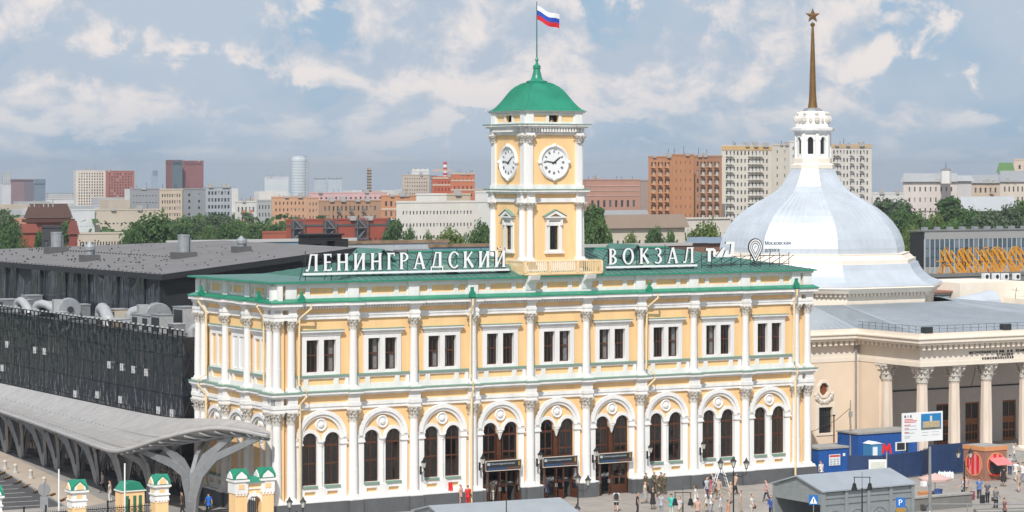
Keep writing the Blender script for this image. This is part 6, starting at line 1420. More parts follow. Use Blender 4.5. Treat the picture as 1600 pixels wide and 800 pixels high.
def tree(x, wpx, yt, d, pr, lf, label, group='trees among the city blocks'):
    p = atD(x, yt, d); H = p.z; t = thing('tree', label, 'tree', (p.x, p.y, 0), RNG.random()*6.28, group)
    sxy = 1.55*wpx*d/F/WD[pr]; a, b = PROTO[pr]
    # trees stand on ground; a wide crown on a low tree is widened, not lowered
    inst('trunk', a, t, sc=(sxy, sxy, H)); inst('crown', b, t, sc=(sxy, sxy, H), m=LEAF[lf]); return t
TL = [(4, 44, 331, 480, 0, 3, 'grey green tree at the left edge beside the old brick house'), (18, 36, 352, 470, 5, 1, 'low dark tree in front of the leftmost grey green one'), (104, 26, 349, 590, 4, 0, 'green tree behind the small turret of the old brick house'), (62, 14, 362, 500, 3, 1, 'small dark tree before the old brick house'),
 (236, 76, 343, 470, 2, 1, 'broad dark green tree in front of the long warehouse'), (208, 40, 356, 460, 5, 1, 'low spreading tree left of the broad dark one'), (268, 30, 345, 760, 1, 3, 'thin grey green tree by the beige office block'), (303, 44, 337, 740, 0, 0, 'green tree below the grey panelled block'), (342, 50, 336, 720, 4, 3, 'greyish tree with loose crown below the blue grey block'), (372, 46, 346, 690, 5, 0, 'green tree left of the white house with orange balconies'), (408, 44, 348, 680, 0, 0, 'green tree under the grey wing right of the orange balconies'), (285, 28, 352, 640, 4, 1, 'small dark tree between the broad tree and the office blocks'), (325, 30, 354, 600, 5, 0, 'low green tree second row left of the pink block'), (432, 26, 352, 660, 4, 1, 'small tree in front of the salmon pink block'), (355, 40, 356, 560, 2, 1, 'bushy low tree above the blue grey shed'),
 (617, 32, 347, 540, 4, 1, 'dark tree between the brick works and the white office'), (640, 26, 359, 520, 5, 1, 'low dark tree before the white office'), (706, 52, 367, 430, 2, 2, 'yellow green bushy tree under the white office'), (754, 30, 352, 420, 4, 1, 'dark tree touching the clock tower on its left'), (738, 26, 363, 425, 5, 0, 'green bush left of the dark tree by the clock tower'), (668, 24, 366, 470, 5, 0, 'small low tree before the white office, left of the yellow green one'),
 (928, 34, 322, 470, 3, 1, 'tall dark tree touching the clock tower on its right'), (930, 40, 346, 430, 4, 0, 'green tree in front of the tall dark one by the tower'), (985, 30, 367, 520, 5, 2, 'small yellow green tree before the cream house'), (1022, 26, 359, 540, 4, 1, 'small dark tree before the middle of the cream house'), (1100, 52, 356, 440, 2, 2, 'yellow green tree above the brown brick sheds'), (1078, 24, 366, 440, 5, 2, 'low yellow green bush left of the brick sheds'), (1048, 16, 364, 520, 4, 0, 'tiny tree at the right corner of the cream house'),
 (1392, 58, 313, 640, 0, 3, 'big grey green tree right of the dome below the white block'), (1372, 40, 320, 660, 4, 3, 'grey green tree half hidden behind the dome'), (1410, 44, 334, 560, 2, 1, 'dark tree in front of the big grey green one'), (1432, 34, 336, 540, 4, 0, 'bright green tree below the white stucco house'), (1426, 30, 356, 470, 5, 2, 'light green bush beside the glass office'), (1486, 42, 309, 640, 3, 1, 'tall dark pointed tree in front of the white stucco house'), (1462, 30, 336, 580, 4, 2, 'brownish green tree left of the tall pointed one'), (1512, 46, 334, 560, 2, 1, 'dark spreading tree left of the pale domed hall'), (1545, 58, 332, 550, 0, 3, 'wide olive tree in front of the pale domed hall'), (1580, 48, 326, 560, 4, 3, 'olive tree right of the pale domed hall'), (1600, 40, 314, 620, 1, 0, 'green tree at the right edge of the photo'), (1450, 28, 348, 500, 5, 1, 'low dark tree over the end of the glass office'), (1490, 40, 345, 520, 5, 0, 'green tree just above the glass office roof')]
for a in TL: tree(*a)

# a far wood between the blocks
m_ = MB(); r = random.Random(5)
for k in range(420):
    x = r.uniform(-40, 1640); d = 700*(4**r.random()); p = atD(x, 330, d); g = ground_z(p.x, p.y); R_ = r.uniform(4, 8); h = r.uniform(8, 13)
    for q in range(26):
        dd = Vector((r.gauss(0, 1), r.gauss(0, 1), r.gauss(0, 1))).normalized(); c = Vector((p.x, p.y, g+h*.6))+Vector((dd.x*R_, dd.y*R_, dd.z*h*.42)); s_ = r.uniform(.9, 1.9); u = dd.orthogonal().normalized(); w_ = dd.cross(u)
        m_.add([tuple(c-u*s_), tuple(c+w_*s_), tuple(c+u*s_), tuple(c-w_*s_)], [(0, 1, 2, 3)])
me = bpy.data.meshes.new('distant_trees'); me.from_pydata(m_.V, [], m_.Fc); me.materials.append(LEAF[1])
tag(inst('distant_trees', me), 'far off mass of trees between the city blocks', 'trees', kind='stuff')
# unseen trees added left of the frame, to be mirrored in the dark glass of the hall
for k in range(8):
    t = thing('tree', 'added leafy tree beyond the car park outside the frame, %s from the left' % ('first', 'second', 'third', 'fourth', 'fifth', 'sixth', 'seventh', 'eighth')[k], 'tree', (-92+k*9+RNG.uniform(-2, 2), 122+k*4.5, 0), k*1.3, 'added unseen trees beyond the car park'); a, b = PROTO[k % 3]
    inst('trunk', a, t, sc=(13, 13, 12+k % 3)); inst('crown', b, t, sc=(13, 13, 12+k % 3), m=LEAF[1])
# ---------------------------------------------------------------- things on the station front
SGN = mat('sign_dark', (.028, .032, .036), .35, var=.1); SGNF = mat('sign_frame', (.55, .50, .44), .5)
LITE = mat('sign_pale', (.42, .48, .52), .5); SBLU = mat('sign_blue', (.03, .07, .17), .5); SBRN = mat('sign_brown', (.14, .06, .05), .5); SOCH = mat('sign_ochre', (.36, .20, .04), .5)
for k, i in enumerate((3, 4, 5)):
    t = thing('door_sign', 'dark information board with pale lettering over the %s door' % ('left', 'middle', 'right')[k], 'sign', (B*i+2.65, -.34, 2.62)); 
    make('frame', MB().prism(rect(-1.66, 1.66, 0, .84), 0, .12, holes=[rect(-1.6, 1.6, .06, .78)[::-1]]), SGNF, t); make('board', MB().box(-1.6, 1.6, .03, .09, .06, .78), SGN, t)
    make('pictogram', MB().box(-1.5, -1.24, .015, .03, .46, .66), LITE, t); inst('text_line', text_mesh('Ленинградский вокзал', .20, LITE, .004), t, (-1.16, .02, .50))
    make('blue_strip', MB().box(-1.45, .2, .015, .03, .12, .26), SBLU, t); make('brown_strip', MB().box(.25, 1.5, .015, .03, .12, .26), SBRN, t); make('ochre_mark', MB().box(1.35, 1.5, .015, .03, .34, .7), SOCH, t)
    for q in (-1.4, 1.4): make('bracket', MB().box(q-.03, q+.03, .12, .66, .3, .36), DARKM, t)
GLOB = mat('lantern_glass', (.62, .60, .55), .2)
def lantern_head(parent, loc, s=1.0, nm='lantern'):
    o = make(nm, MB().lathe([(.05*s, 0), (.12*s, .06*s), (.11*s, .1*s)], n=6), BLKM, parent, loc)
    make('glass', MB().lathe([(.11*s, .1*s), (.22*s, .52*s)], n=6), GLOB, o); make('hood', MB().lathe([(.28*s, .52*s), (.25*s, .58*s), (.12*s, .72*s), (.10*s, .78*s), (.02*s, .96*s)], n=6), BLKM, o)
    bars = MB()
    for k in range(6): a = 2*PI*k/6; bars.tube([(.115*s*math.cos(a), .115*s*math.sin(a), .1*s), (.225*s*math.cos(a), .225*s*math.sin(a), .53*s)], .012*s, 4)
    make('cage', bars, BLKM, o); return o
for k, i in enumerate((2, 3, 4, 5, 6, 7)):
    t = thing('wall_lantern', 'black wall lantern beside the ground floor column %s' % ('left of the first door bay window', 'left of the left door', 'between left and middle doors', 'between middle and right doors', 'right of the right door', 'second right of the doors')[k], 'lantern', (XC[i]+.46, -.32, 3.2), group='lanterns along the station front')
    make('backplate', MB().box(-.07, .07, -.02, .06, -.45, .2), BLKM, t); make('arm', MB().tube([(0, 0, -.2), (0, -.25, -.28), (.02, -.45, -.1), (.02, -.45, .05)], .03, 5), BLKM, t); lantern_head(t, (.02, -.45, .05), .95)
for x, z in ((XC[9]+.1, 2.2), (XC[6]-.1, 1.9)):
    pass
# ---------------------------------------------------------------- lamp posts on the square
def lamp_post(x, ytop, yfoot, style, label, rz=0.0):
    p = onZ(x, yfoot); d = (p.x-CX)*sn+(p.y-CY)*cs; H = CZ+(HOR-ytop)*d/F
    t = thing('lamp_post', label, 'lamp post', p, -YAW+rz)
    make('post', MB().lathe([(.16, 0), (.17, .25), (.10, .4), (.08, 1.0), (.09, 1.05), (.055, 1.1), (.045, H-1.1)], n=8), BLKM, t)
    if style == 'up2':
        for q in (-1, 1): make('arm', MB().tube([(0, 0, H-1.5), (q*.3, 0, H-1.62), (q*.48, 0, H-1.4), (q*.48, 0, H-.95)], .025, 5), BLKM, t); lantern_head(t, (q*.48, 0, H-.95), .9)
    if style == 'up1': lantern_head(t, (0, 0, H-1.0), .95); make('arm', MB().tube([(0, 0, H-1.4), (.5, 0, H-1.5), (.75, 0, H-1.3), (.75, 0, H-1.12)], .025, 5), BLKM, t); lantern_head(t, (.75, 0, H-1.15), .9)
    if style == 'up3':
        for q in (-1, 0, 1): make('arm', MB().tube([(0, 0, H-1.35), (q*.55, 0, H-1.5), (q*.95, 0, H-1.3), (q*.95, 0, H-.95+(.1 if q == 0 else 0))], .03, 5), BLKM, t); lantern_head(t, (q*.95, 0, H-.95+(.1 if q == 0 else 0)), .9)
    if style == 'hang':
        make('crossbar', MB().tube([(-.62, 0, H-.35), (.62, 0, H-.35)], .03, 5), BLKM, t); make('tip', MB().tube([(0, 0, H-1.1), (0, 0, H)], .02, 4), BLKM, t)
        for q in (-1, 1): make('hanging_lamp', MB().lathe([(.03, H-.35), (.03, H-.75), (.12, H-.8), (.14, H-.95), (.2, H-1.15), (.22, H-1.25)], (q*.55, 0, 0), 8), BLKM, t)
lamp_post(903, 736, 822, 'up1', 'black lamp post with two lanterns before the right door')
lamp_post(891, 784, 862, 'up2', 'black twin lamp post cut by the bottom edge below the middle door')
lamp_post(1146, 713, 828, 'up3', 'tall black lamp post with three lanterns before the right windows')
lamp_post(1067, 762, 850, 'hang', 'dark lamp post with two hanging lamps in the crowd')
lamp_post(1347, 738, 848, 'hang', 'dark lamp post with two hanging lamps in front of the grey pavilion')
lamp_post(463, 774, 850, 'up2', 'black twin lamp post cut by the bottom edge at the left corner')
lamp_post(1507, 698, 790, 'up2', 'black twin lamp post in front of the dark blue hoarding')
# ---------------------------------------------------------------- grey pavilions over the underpass
KG = mat('kiosk_grey', (.30, .33, .34), .5, metal=.3, var=.15, scale=2); KR = mat('kiosk_roof', (.40, .44, .48), .45, metal=.35, var=.1, scale=.6)
def pavilion(fl, fr, br, bl_, z, label, shed=0.0, gable=0.9):
    """corner pixels of the roof edge: front left, front right, back right, back left at height z"""
    A = onZ(*fl, z); t = thing('underpass_pavilion', label, 'pavilion', (A.x, A.y, 0)); FRp, BRp, BLp = [onZ(*q, z)-A for q in (fr, br, bl_)]
    FRp.z = BRp.z = BLp.z = 0; U = FRp.normalized(); V = Vector((-U.y, U.x, 0)); L_ = FRp.length; D = max(3.5, BRp.dot(V)); t.rotation_euler = (0, 0, math.atan2(U.y, U.x))
    return t, L_, D
zK = 3.2
t, L_, D = pavilion((1286, 769), (1425, 757), (1390, 736), (1252, 747), zK, 'grey metal underpass pavilion with big round panels at the bottom right')
D = 5.6
make('roof', MB().prism([(-.25, zK), (D/2, zK+.85), (D+.25, zK), (D+.25, zK+.10), (D/2, zK+.96), (-.25, zK+.10)], -.25, L_+.25, 'YZ'), KR, t)
make('gable', MB().prism([(0, zK-.95), (D, zK-.95), (D, zK), (D/2, zK+.82), (0, zK)], -.05, .05, 'YZ'), KG, t)
make('gable', MB().prism([(0, zK-.95), (D, zK-.95), (D, zK), (D/2, zK+.82), (0, zK)], L_-.05, L_+.05, 'YZ'), KG, t)
n = 4
for k in range(n+1): make('post', MB().box(L_*k/n-.14, L_*k/n+.14, -.12, .14, 0, zK), KG, t)
for k in (0, n): make('post', MB().box(L_*k/n-.14, L_*k/n+.14, D-.14, D+.12, 0, zK), KG, t)
for k in range(n):
    x0, x1 = L_*k/n+.14, L_*(k+1)/n-.14; c = (x0+x1)/2; r = (x1-x0)/2-.1
    make('panel', MB().box(x0, x1, 0, .06, 0, zK-.1), KG, t); make('rail', MB().box(x0, x1, -.08, 0, zK-.5, zK-.38), KG, t); make('rail', MB().box(x0, x1, -.08, 0, zK-.95, zK-.85), KG, t)
    w = MB(); w.prism(ring(c, 1.05, r-.1, r, 24, 0, 2*PI), -.06, 0); w.prism(ring(c, 1.05, r*.5-.06, r*.5, 20, 0, 2*PI), -.05, 0)
    for q in range(6): a = q*PI/3+PI/6; w.tube([(c+.12*math.cos(a), -.03, 1.05+.12*math.sin(a)), (c+(r-.05)*math.cos(a), -.03, 1.05+(r-.05)*math.sin(a))], .025, 4)
    w.prism(arc(c, 1.05+r*.62, .14, 0, 2*PI, 10)[:-1], -.07, 0); make('round_panel', w, KG, t)
for q in range(5): make('slat', MB().box(-.06, 0, .15, D-.15, zK-.9+q*.3, zK-.86+q*.3) if q < 3 else MB().box(-.06, 0, 1.0, D-1.0, zK-.9+q*.3, zK-.86+q*.3), KG, t)
make('back_panel', MB().box(.2, L_-.2, D-.06, D, 0, zK-.1), KG, t)
t, L_, D = pavilion((700, 815), (900, 802), (858, 777), (690, 789), 3.1, 'flat pale grey pavilion roof cut by the bottom edge before the doors')
make('roof', MB().prism([(-.2, 3.1), (2.8, 3.75), (5.8, 3.1), (5.8, 3.2), (2.8, 3.86), (-.2, 3.2)], -.2, L_+.2, 'YZ'), KR, t)
for k in range(5):
    make('post', MB().box(L_*k/4-.12, L_*k/4+.12, 0, .24, 0, 3.1), KG, t); make('post', MB().box(L_*k/4-.12, L_*k/4+.12, 5.3, 5.54, 0, 3.1), KG, t)
make('gable', MB().prism([(0, 2.2), (5.6, 2.2), (5.6, 3.1), (2.8, 3.72), (0, 3.1)], -.05, .05, 'YZ'), KG, t)
make('finial', MB().tube([(L_*.45, 0, 3.2), (L_*.45, 0, 4.3)], .04, 5), DARKM, t)
# ---------------------------------------------------------------- building site: cabins, hoarding, billboard
SB = mat('site_blue', (.02, .10, .36), .5, var=.15, scale=1.5); SB2 = mat('site_navy', (.022, .05, .135), .6, var=.25, scale=.8); SGR = mat('site_grey', (.34, .34, .33), .8, var=.2)
def cabin(xl, xr, yfoot, H, D, col, label, roofm=None, rz=0.0):
    a = onZ(xl, yfoot); b = onZ(xr, yfoot); b = onY(xr, yfoot, a.y); W = b.x-a.x; t = thing('site_cabin', label, 'cabin', (a.x, a.y, 0), rz)
    make('body', MB().box(0, W, 0, D, .1, H), col, t); make('roof', MB().prism([(-.1, H), (D+.1, H), (D+.1, H+.12), (-.1, H+.16)], -.1, W+.1, 'YZ'), roofm or SGR, t); make('skid', MB().box(.1, W-.1, .1, D-.1, 0, .1), DARKM, t)
    rib = MB().box(-.02, .02, -.03, 0, .2, H-.1).mesh('rib', col)
    for k in range(1, int(W/.5)): inst('rib', rib, t, (k*.5, 0, 0))
    return t, W
t, W = cabin(1279, 1324, 747, 2.45, 2.6, SB, 'small blue site cabin with a paper notice beside the station corner')
make('notice', MB().box(1.1, 2.3, -.06, -.03, 1.0, 1.95), LETW, t); make('notice_heading', MB().box(1.15, 2.25, -.07, -.06, 1.72, 1.9), mat('notice_red', (.6, .1, .08)), t)
for q in range(3): 
    for r_ in range(3): make('notice_cell', MB().box(1.2+q*.36, 1.46+q*.36, -.068, -.06, 1.06+r_*.2, 1.2+r_*.2), LITE, t)
make('notice', MB().box(2.6, 2.85, -.06, -.03, 1.75, 2.0), LETW, t)
t, W = cabin(1341, 1434, 730, 2.9, 3.0, SB, 'long blue site cabin with grey roof behind the hoarding'); make('window', MB().box(W-2.6, W-1.4, -.05, 0, 1.2, 2.0), LETW, t); make('window_pane', MB().box(W-2.45, W-1.55, -.06, -.05, 1.28, 1.92), SGN, t)
p = onZ(1362, 735); t = thing('toilet_cabin', 'pale blue portable toilet cabin between the long cabin and the hoarding', 'cabin', p); make('body', MB().box(0, 1.2, 0, 1.2, 0, 2.3), mat('toilet_blue', (.05, .24, .50), .5), t); make('door', MB().box(.12, .62, -.04, 0, .15, 2.05), LETW, t); make('roof', MB().prism([(-.05, 2.3), (.6, 2.5), (1.25, 2.3)], -.05, 1.25, 'XZ'), LETW, t)
def hoarding(pts, H, m, label, step=2.0):
    P_ = [onZ(*q) for q in pts]; t = thing('hoarding', label, 'hoarding', P_[0])
    for a, b in zip(P_, P_[1:]):
        d = b-a; L_ = d.length; n = max(1, int(L_/step)); an = math.atan2(d.y, d.x); o = a-P_[0]
        pm_ = MB().box(.02, L_/n-.02, -.03, .03, .12, H).mesh('panel', m); po = MB().box(-.04, .04, .03, .12, 0, H+.05).mesh('post', m)
        for k in range(n):
            q = o+d*(k/n); inst('panel', pm_, t, q, an); inst('post', po, t, q, an)
        q = o+d; inst('post', po, t, q, an)
    return t
hoarding([(1325, 752), (1380, 752), (1440, 744), (1452, 740)], 2.2, SB2, 'navy blue hoarding in front of the site cabins')
t = hoarding([(1452, 745), (1513, 739)], 2.7, SB2, 'taller navy blue hoarding with sagging net left of the red kiosk', 1.6)
hoarding([(1269, 728), (1338, 722)], 1.9, SGR, 'grey panel fence behind the small blue cabin', 2.2)
p = onZ(1329, 728); t = thing('utility_pole', 'crooked weathered pole with cables rising above the blue cabins', 'pole', p); make('pole', MB().tube([(0, 0, 0), (.05, 0, 2.6), (-.04, 0, 4.4), (0, 0, 5.9)], [.13, .11, .08, .05], 7), mat('weathered_wood', (.34, .30, .26), .9, var=.3), t); make('cable', MB().tube([(0, 0, 5.2), (-1.6, 0, 4.2), (-3.6, .3, 3.4), (-4.9, .6, 3.0)], .025, 4), DARKM, t); make('clamp', MB().box(-.14, .14, -.1, .1, 4.4, 4.9), SGR, t)
p = onZ(1303, 722); t = thing('standpipe', 'thin rusty pipe standing by the cream pavilion wall', 'pipe', p); make('pipe', MB().tube([(0, 0, 0), (0, 0, 4.3)], .07, 6), mat('rusty_pipe', (.25, .10, .04), .8), t); make('flange', MB().lathe([(.14, 4.2), (.14, 4.3)], n=8), DARKM, t)
# metro stand
p = onZ(1371, 757); t = thing('metro_stand', 'white map stand with a red letter on a post before the hoarding', 'sign', p, -.4); make('board', MB().box(-.75, .75, -.1, .1, .3, 2.1), LETW, t); make('map', MB().box(-.65, .65, -.115, -.1, .45, 1.95), mat('pale_map', (.62, .64, .58), .6, var=.2, scale=6), t); make('post', MB().tube([(.8, 0, 0), (.8, 0, 2.9)], .05, 6), SGR, t)
RED = mat('sign_red', (.62, .02, .02), .4, var=.05)
mpoly = [(-.45, 0), (-.25, 0), (-.2, .45), (0, .1), (.2, .45), (.25, 0), (.45, 0), (.3, .85), (.18, .85), (0, .5), (-.18, .85), (-.3, .85)]
make('letter_m', MB().prism([(x+.8, z+2.6) for x, z in mpoly], -.06, .06), RED, t)
p = onZ(704, 792); t = thing('metro_post', 'red letter sign on a striped post at the station plinth', 'sign', p, -.4); make('letter_m', MB().prism([(x*.42, z*.8+1.25) for x, z in mpoly], -.06, .06), RED, t); make('letter_m', MB().prism([(x*.42+.02, z*.8+1.25) for x, z in mpoly], -.06, .06, 'YZ'), RED, t)
for q in range(4): make('post_band', MB().lathe([(.06, q*.3), (.06, q*.3+.3)], n=8), RED if q % 2 else LETW, t)
# billboard
a = onY(1410, 690, 1.5); b = onY(1473, 690, 1.5); zt, zb = onY(1410, 646, 1.5).z, onY(1410, 692, 1.5).z; W = b.x-a.x; H = zt-zb
t = thing('billboard', 'white project billboard with a blue sky picture of the station above the hoarding', 'billboard', (a.x, 1.5, 0)); make('panel', MB().box(0, W, 0, .12, zb, zt), LETW, t)
for q in (.7, W-.7): make('leg', MB().box(q-.08, q+.08, .12, .28, 0, zt), DARKM, t)
bx = lambda x0, x1, z0, z1, m, nm, dy=0.0: make(nm, MB().box(W*x0, W*x1, -.012-dy, -.001-dy, zb+H*z0, zb+H*z1), m, t)
bx(.46, .96, .40, .94, mat('picture_sky', (.02, .22, .52), .6, var=.25, scale=.8), 'picture'); bx(.5, .92, .46, .68, mat('picture_beige', (.52, .42, .26), .6, var=.3, scale=4), 'picture_building', .012); bx(.68, .73, .66, .86, mat('picture_tower', (.7, .66, .55), .6), 'picture_tower', .014); bx(.46, .96, .40, .47, mat('picture_ground', (.16, .19, .18), .6, var=.6, scale=3), 'picture_ground', .016)
for k, (z, x1, m) in enumerate(((.77, .26, RED), (.72, .36, RED), (.67, .34, RED), (.58, .2, RED), (.54, .34, LITE), (.46, .16, RED), (.42, .36, LITE), (.33, .16, RED), (.30, .3, LITE), (.2, .2, LITE), (.14, .18, LITE))): bx(.05, x1, z, z+.022, m, 'text_line')
for k, x in enumerate((.05, .12, .19)): bx(x, x+.035, .84, .92, (SGN, LITE, SBRN)[k], 'emblem')
for k in range(4): bx(.48+(k % 2)*.24, .64+(k % 2)*.26, .30-.1*(k//2), .315-.1*(k//2), LITE, 'text_line')
# red kiosk
BRK = mat('kiosk_brick', (.34, .165, .12), .85, var=.25, scale=3); KRED = mat('kiosk_red', (.62, .02, .025), .5); KPNK = mat('kiosk_light_red', (.75, .22, .22), .5); KOR = mat('kiosk_orange', (.62, .28, .12), .6)
c = onZ(1539, 752); t = thing('red_kiosk', 'brick red kiosk with two striped round shutters, one open with an awning', 'kiosk', (c.x, c.y, 0), .02)
kw, kd, kh = 2.5, 2.7, 2.9
make('body', MB().box(0, kw, 0, kd, 0, kh-.35), BRK, t); make('roof_band', MB().box(-.06, kw+.06, -.06, kd+.06, kh-.35, kh), KOR, t); make('roof', MB().box(.15, kw-.15, .15, kd-.15, kh-.02, kh+.03), SGR, t)
def disc(parent, tf, opened):
    rr = 1.02; zc = 1.35
    m = MB(tf=tf); m.prism(ring(0, zc, rr-.08, rr+.02, 28, 0, 2*PI), -.05, 0); make('round_frame', m, KOR, parent)
    for k in range(6):
        x0, x1 = -rr+.08+k*(2*rr-.16)/6, -rr+.08+(k+1)*(2*rr-.16)/6; R_ = rr-.07
        f = lambda x: math.sqrt(max(.0025, R_*R_-x*x)); P_ = [(x0+(x1-x0)*i/6, zc+f(x0+(x1-x0)*i/6)) for i in range(7)]+[(x1-(x1-x0)*i/6, zc-f(x1-(x1-x0)*i/6)) for i in range(7)]
        m = MB(tf=tf); m.prism(P_, -.03, -.005); make('stripe', m, KRED if k % 2 == 0 else KPNK, parent)
    if opened:
        m = MB(tf=tf); m.box(-.75, .85, -.04, -.031, .55, 1.6); make('hatch', m, SGN, parent); m = MB(tf=tf); m.box(-.8, .9, -.3, -.03, .5, .56); make('counter', m, KRED, parent)
        m = MB(tf=tf)
        m.add([(-.85, -.04, 1.95), (.95, -.04, 1.95), (.95, -1.1, 1.45), (-.85, -1.1, 1.45), (-.85, -.04, 1.91), (.95, -.04, 1.91), (.95, -1.1, 1.41), (-.85, -1.1, 1.41)], [(0, 1, 2, 3), (4, 7, 6, 5), (0, 3, 7, 4), (1, 5, 6, 2), (3, 2, 6, 7), (0, 4, 5, 1)]); make('awning', m, KPNK, parent)
disc(t, lambda u, q, z: (u+kw/2, q-.002, z), True); disc(t, lambda u, q, z: (q-.002, kd/2-u, z), False)
bpy.data.objects[t.name]
# umbrella stall
p = onZ(1461, 781); t = thing('market_umbrella', 'faded pink market umbrella on the square', 'umbrella', p)
U = MB(); U.add([(1.35*math.cos(k*PI/4), 1.35*math.sin(k*PI/4), 1.75) for k in range(8)]+[(0, 0, 2.15)]+[(1.33*math.cos(k*PI/4), 1.33*math.sin(k*PI/4), 1.58) for k in range(8)], [(k, (k+1) % 8, 8) for k in range(8)]+[(k, (k+1) % 8, (k+1) % 8+9, k+9) for k in range(8)]); make('canopy', U, mat('faded_pink', (.62, .42, .38), .8, var=.15), t); make('pole', MB().tube([(0, 0, 0), (0, 0, 2.2)], .03, 6), SGR, t); make('foot', MB().lathe([(.3, 0), (.3, .1)], n=10), DARKM, t)
for k, (x, y, m, w_, h, lb) in enumerate(((1445, 783, KOR, .85, .75, 'orange crate under the market umbrella'), (1457, 782, mat('stall_brown', (.16, .10, .07)), .6, .7, 'brown crate beside the orange one under the umbrella'), (1466, 783, mat('stall_blue', (.05, .10, .30)), .55, .95, 'blue bag trolley right of the crates under the umbrella'), (1474, 784, LITE, .4, .35, 'small white box right of the blue trolley'))):
    q = onZ(x, y); s = thing('crate' if k != 2 else 'trolley', lb, 'crate' if k != 2 else 'trolley', q, .2*k); make('box', MB().loft([(-w_/2, -w_/3, .05), (w_/2, -w_/3, .05), (w_/2, w_/3, .05), (-w_/2, w_/3, .05)], [(-w_/2-.04, -w_/3-.04, h), (w_/2+.04, -w_/3-.04, h), (w_/2+.04, w_/3+.04, h), (-w_/2-.04, w_/3+.04, h)]), m, s); make('rim', MB().box(-w_/2-.06, w_/2+.06, -w_/3-.06, w_/3+.06, h-.06, h+.02), m, s); make('base', MB().box(-w_/2+.05, w_/2-.05, -w_/3+.05, w_/3-.05, 0, .05), DARKM, s)
for k in range(6):
    q = onZ(1468+k*4, 746+(k % 2)); s = thing('water_can', 'white water can in the row before the hoarding, %s from the left' % ('first', 'second', 'third', 'fourth', 'fifth', 'sixth')[k], 'can', q, group='water cans before the hoarding'); make('body', MB().lathe([(.13, 0), (.14, .05), (.14, .42), (.06, .5)], n=10), LETW, s); make('cap', MB().lathe([(.05, .5), (.05, .58)], n=8), LITE, s)
# tall steel mast, barrier, steps and parapet of the underpass at the bottom right
p = onZ(1453, 802); t = thing('steel_mast', 'tall plain grey steel mast with cameras in front of the hoarding', 'mast', p); d = (p.x-CX)*sn+(p.y-CY)*cs; H = CZ+(HOR-698)*d/F
make('mast', MB().tube([(0, 0, 0), (0, 0, H)], [.14, .10], 8), STEEL, t); make('arm', MB().tube([(0, 0, H*.42), (-.9, -.4, H*.46)], .04, 5), STEEL, t); make('camera', MB().box(-1.2, -.8, -.6, -.3, H*.43, H*.5), LETW, t); make('base', MB().lathe([(.24, 0), (.24, .1), (.16, .2)], n=10), STEEL, t)
WALLG = mat('underpass_stone', (.20, .195, .185), .85, var=.2, scale=1)
a, b = onZ(1426, 800), onZ(1519, 792); t = thing('parapet_wall', 'low grey stone parapet of the underpass stairs at the bottom right', 'wall', a, math.atan2(b.y-a.y, b.x-a.x)); L_ = (b-a).length; make('wall', MB().box(0, L_, 0, .5, 0, 1.0), WALLG, t); make('coping', MB().box(-.05, L_+.05, -.08, .58, 1.0, 1.14), KERB, t)
p = onZ(1520, 800); st_ = thing('stair_flight', 'broad grey stone steps of the underpass at the bottom right', 'steps', p, -.35)
for k in range(5): make('step', MB().box(0, 7.5, -2.4+k*.45, -2.4+(k+1)*.45, 0, .05+.055*k), KERB if k % 2 else WALLG, st_)
t = thing('barrier_rail', 'long grey barrier rail at the bottom right', 'barrier', onZ(1455, 806)); make('rail', MB().tube([(0, 0, .9), (7.5, -4.4, .9)], .05, 6), STEEL, t)
for k in range(4): make('post', MB().tube([(2.4*k, -1.4*k, 0), (2.4*k, -1.4*k, .9)], .04, 6), STEEL, t)
def road_sign(x, y, yf, col, ins, label):
    f = onZ(x, yf); d = (f.x-CX)*sn+(f.y-CY)*cs; z = CZ+(HOR-y)*d/F; t = thing('road_sign', label, 'sign', f, -YAW); make('post', MB().tube([(0, 0, 0), (0, 0, z)], .035, 6), STEEL, t); make('plate', MB().box(-.33, .33, -.05, -.03, z-.35, z+.35), col, t); ins(t, z)
RB = mat('road_sign_blue', (.02, .14, .45), .4, var=.05)
road_sign(1271, 781, 848, RB, lambda t, z: (make('triangle', MB().prism([(-.27, z-.26), (.27, z-.26), (0, z+.26)], -.06, -.051), LETW, t), make('figure', MB().box(-.03, .03, -.068, -.061, z-.2, z+.08), DARKM, t)), 'blue pedestrian crossing sign before the grey pavilion')
road_sign(1407, 785, 850, RB, lambda t, z: (inst('letter_p', text_mesh('P', .6, LETW, .004), t, (-.17, -.055, z-.2)), make('plate_below', MB().box(-.3, .3, -.05, -.03, z-.75, z-.4), SOCH, t)), 'blue parking sign in front of the pavilion right end')
# step ladder with a worker's tools
p = onZ(1126, 769); t = thing('step_ladder', 'tall white folding step ladder against the station plinth', 'ladder', p, -.3)
for s1 in (-.30, .30):
    for s2 in (-.75, .75): make('stile', MB().tube([(s2, s1*1.2, 0), (s2*.06, s1*.6, 2.4)], .035, 4), LETW, t)
for k in range(1, 8):
    f = k/8; make('rung', MB().box(-.75*(1-f)-.03, -.75*(1-f)+.03, -.3, .3, 2.4*f-.02, 2.4*f+.02), LETW, t); make('rung', MB().box(.75*(1-f)-.03, .75*(1-f)+.03, -.3, .3, 2.4*f-.02, 2.4*f+.02), LETW, t)
# paving bands of the square
m_ = MB()
for k in range(12): y = -3.5-k*4.2; m_.box(-2, 110, y-.12, y+.12, .003, .006)
for k in range(24): x = -2+k*4.8; m_.box(x-.10, x+.10, -56, -1.0, .0025, .0055)
PB = mat('paving_band', (.305, .28, .255), .85, var=.3, scale=.6)
o = make('paving_bands', m_, PB, bpy.data.objects['square_paving']); tag(o, kind='stuff')
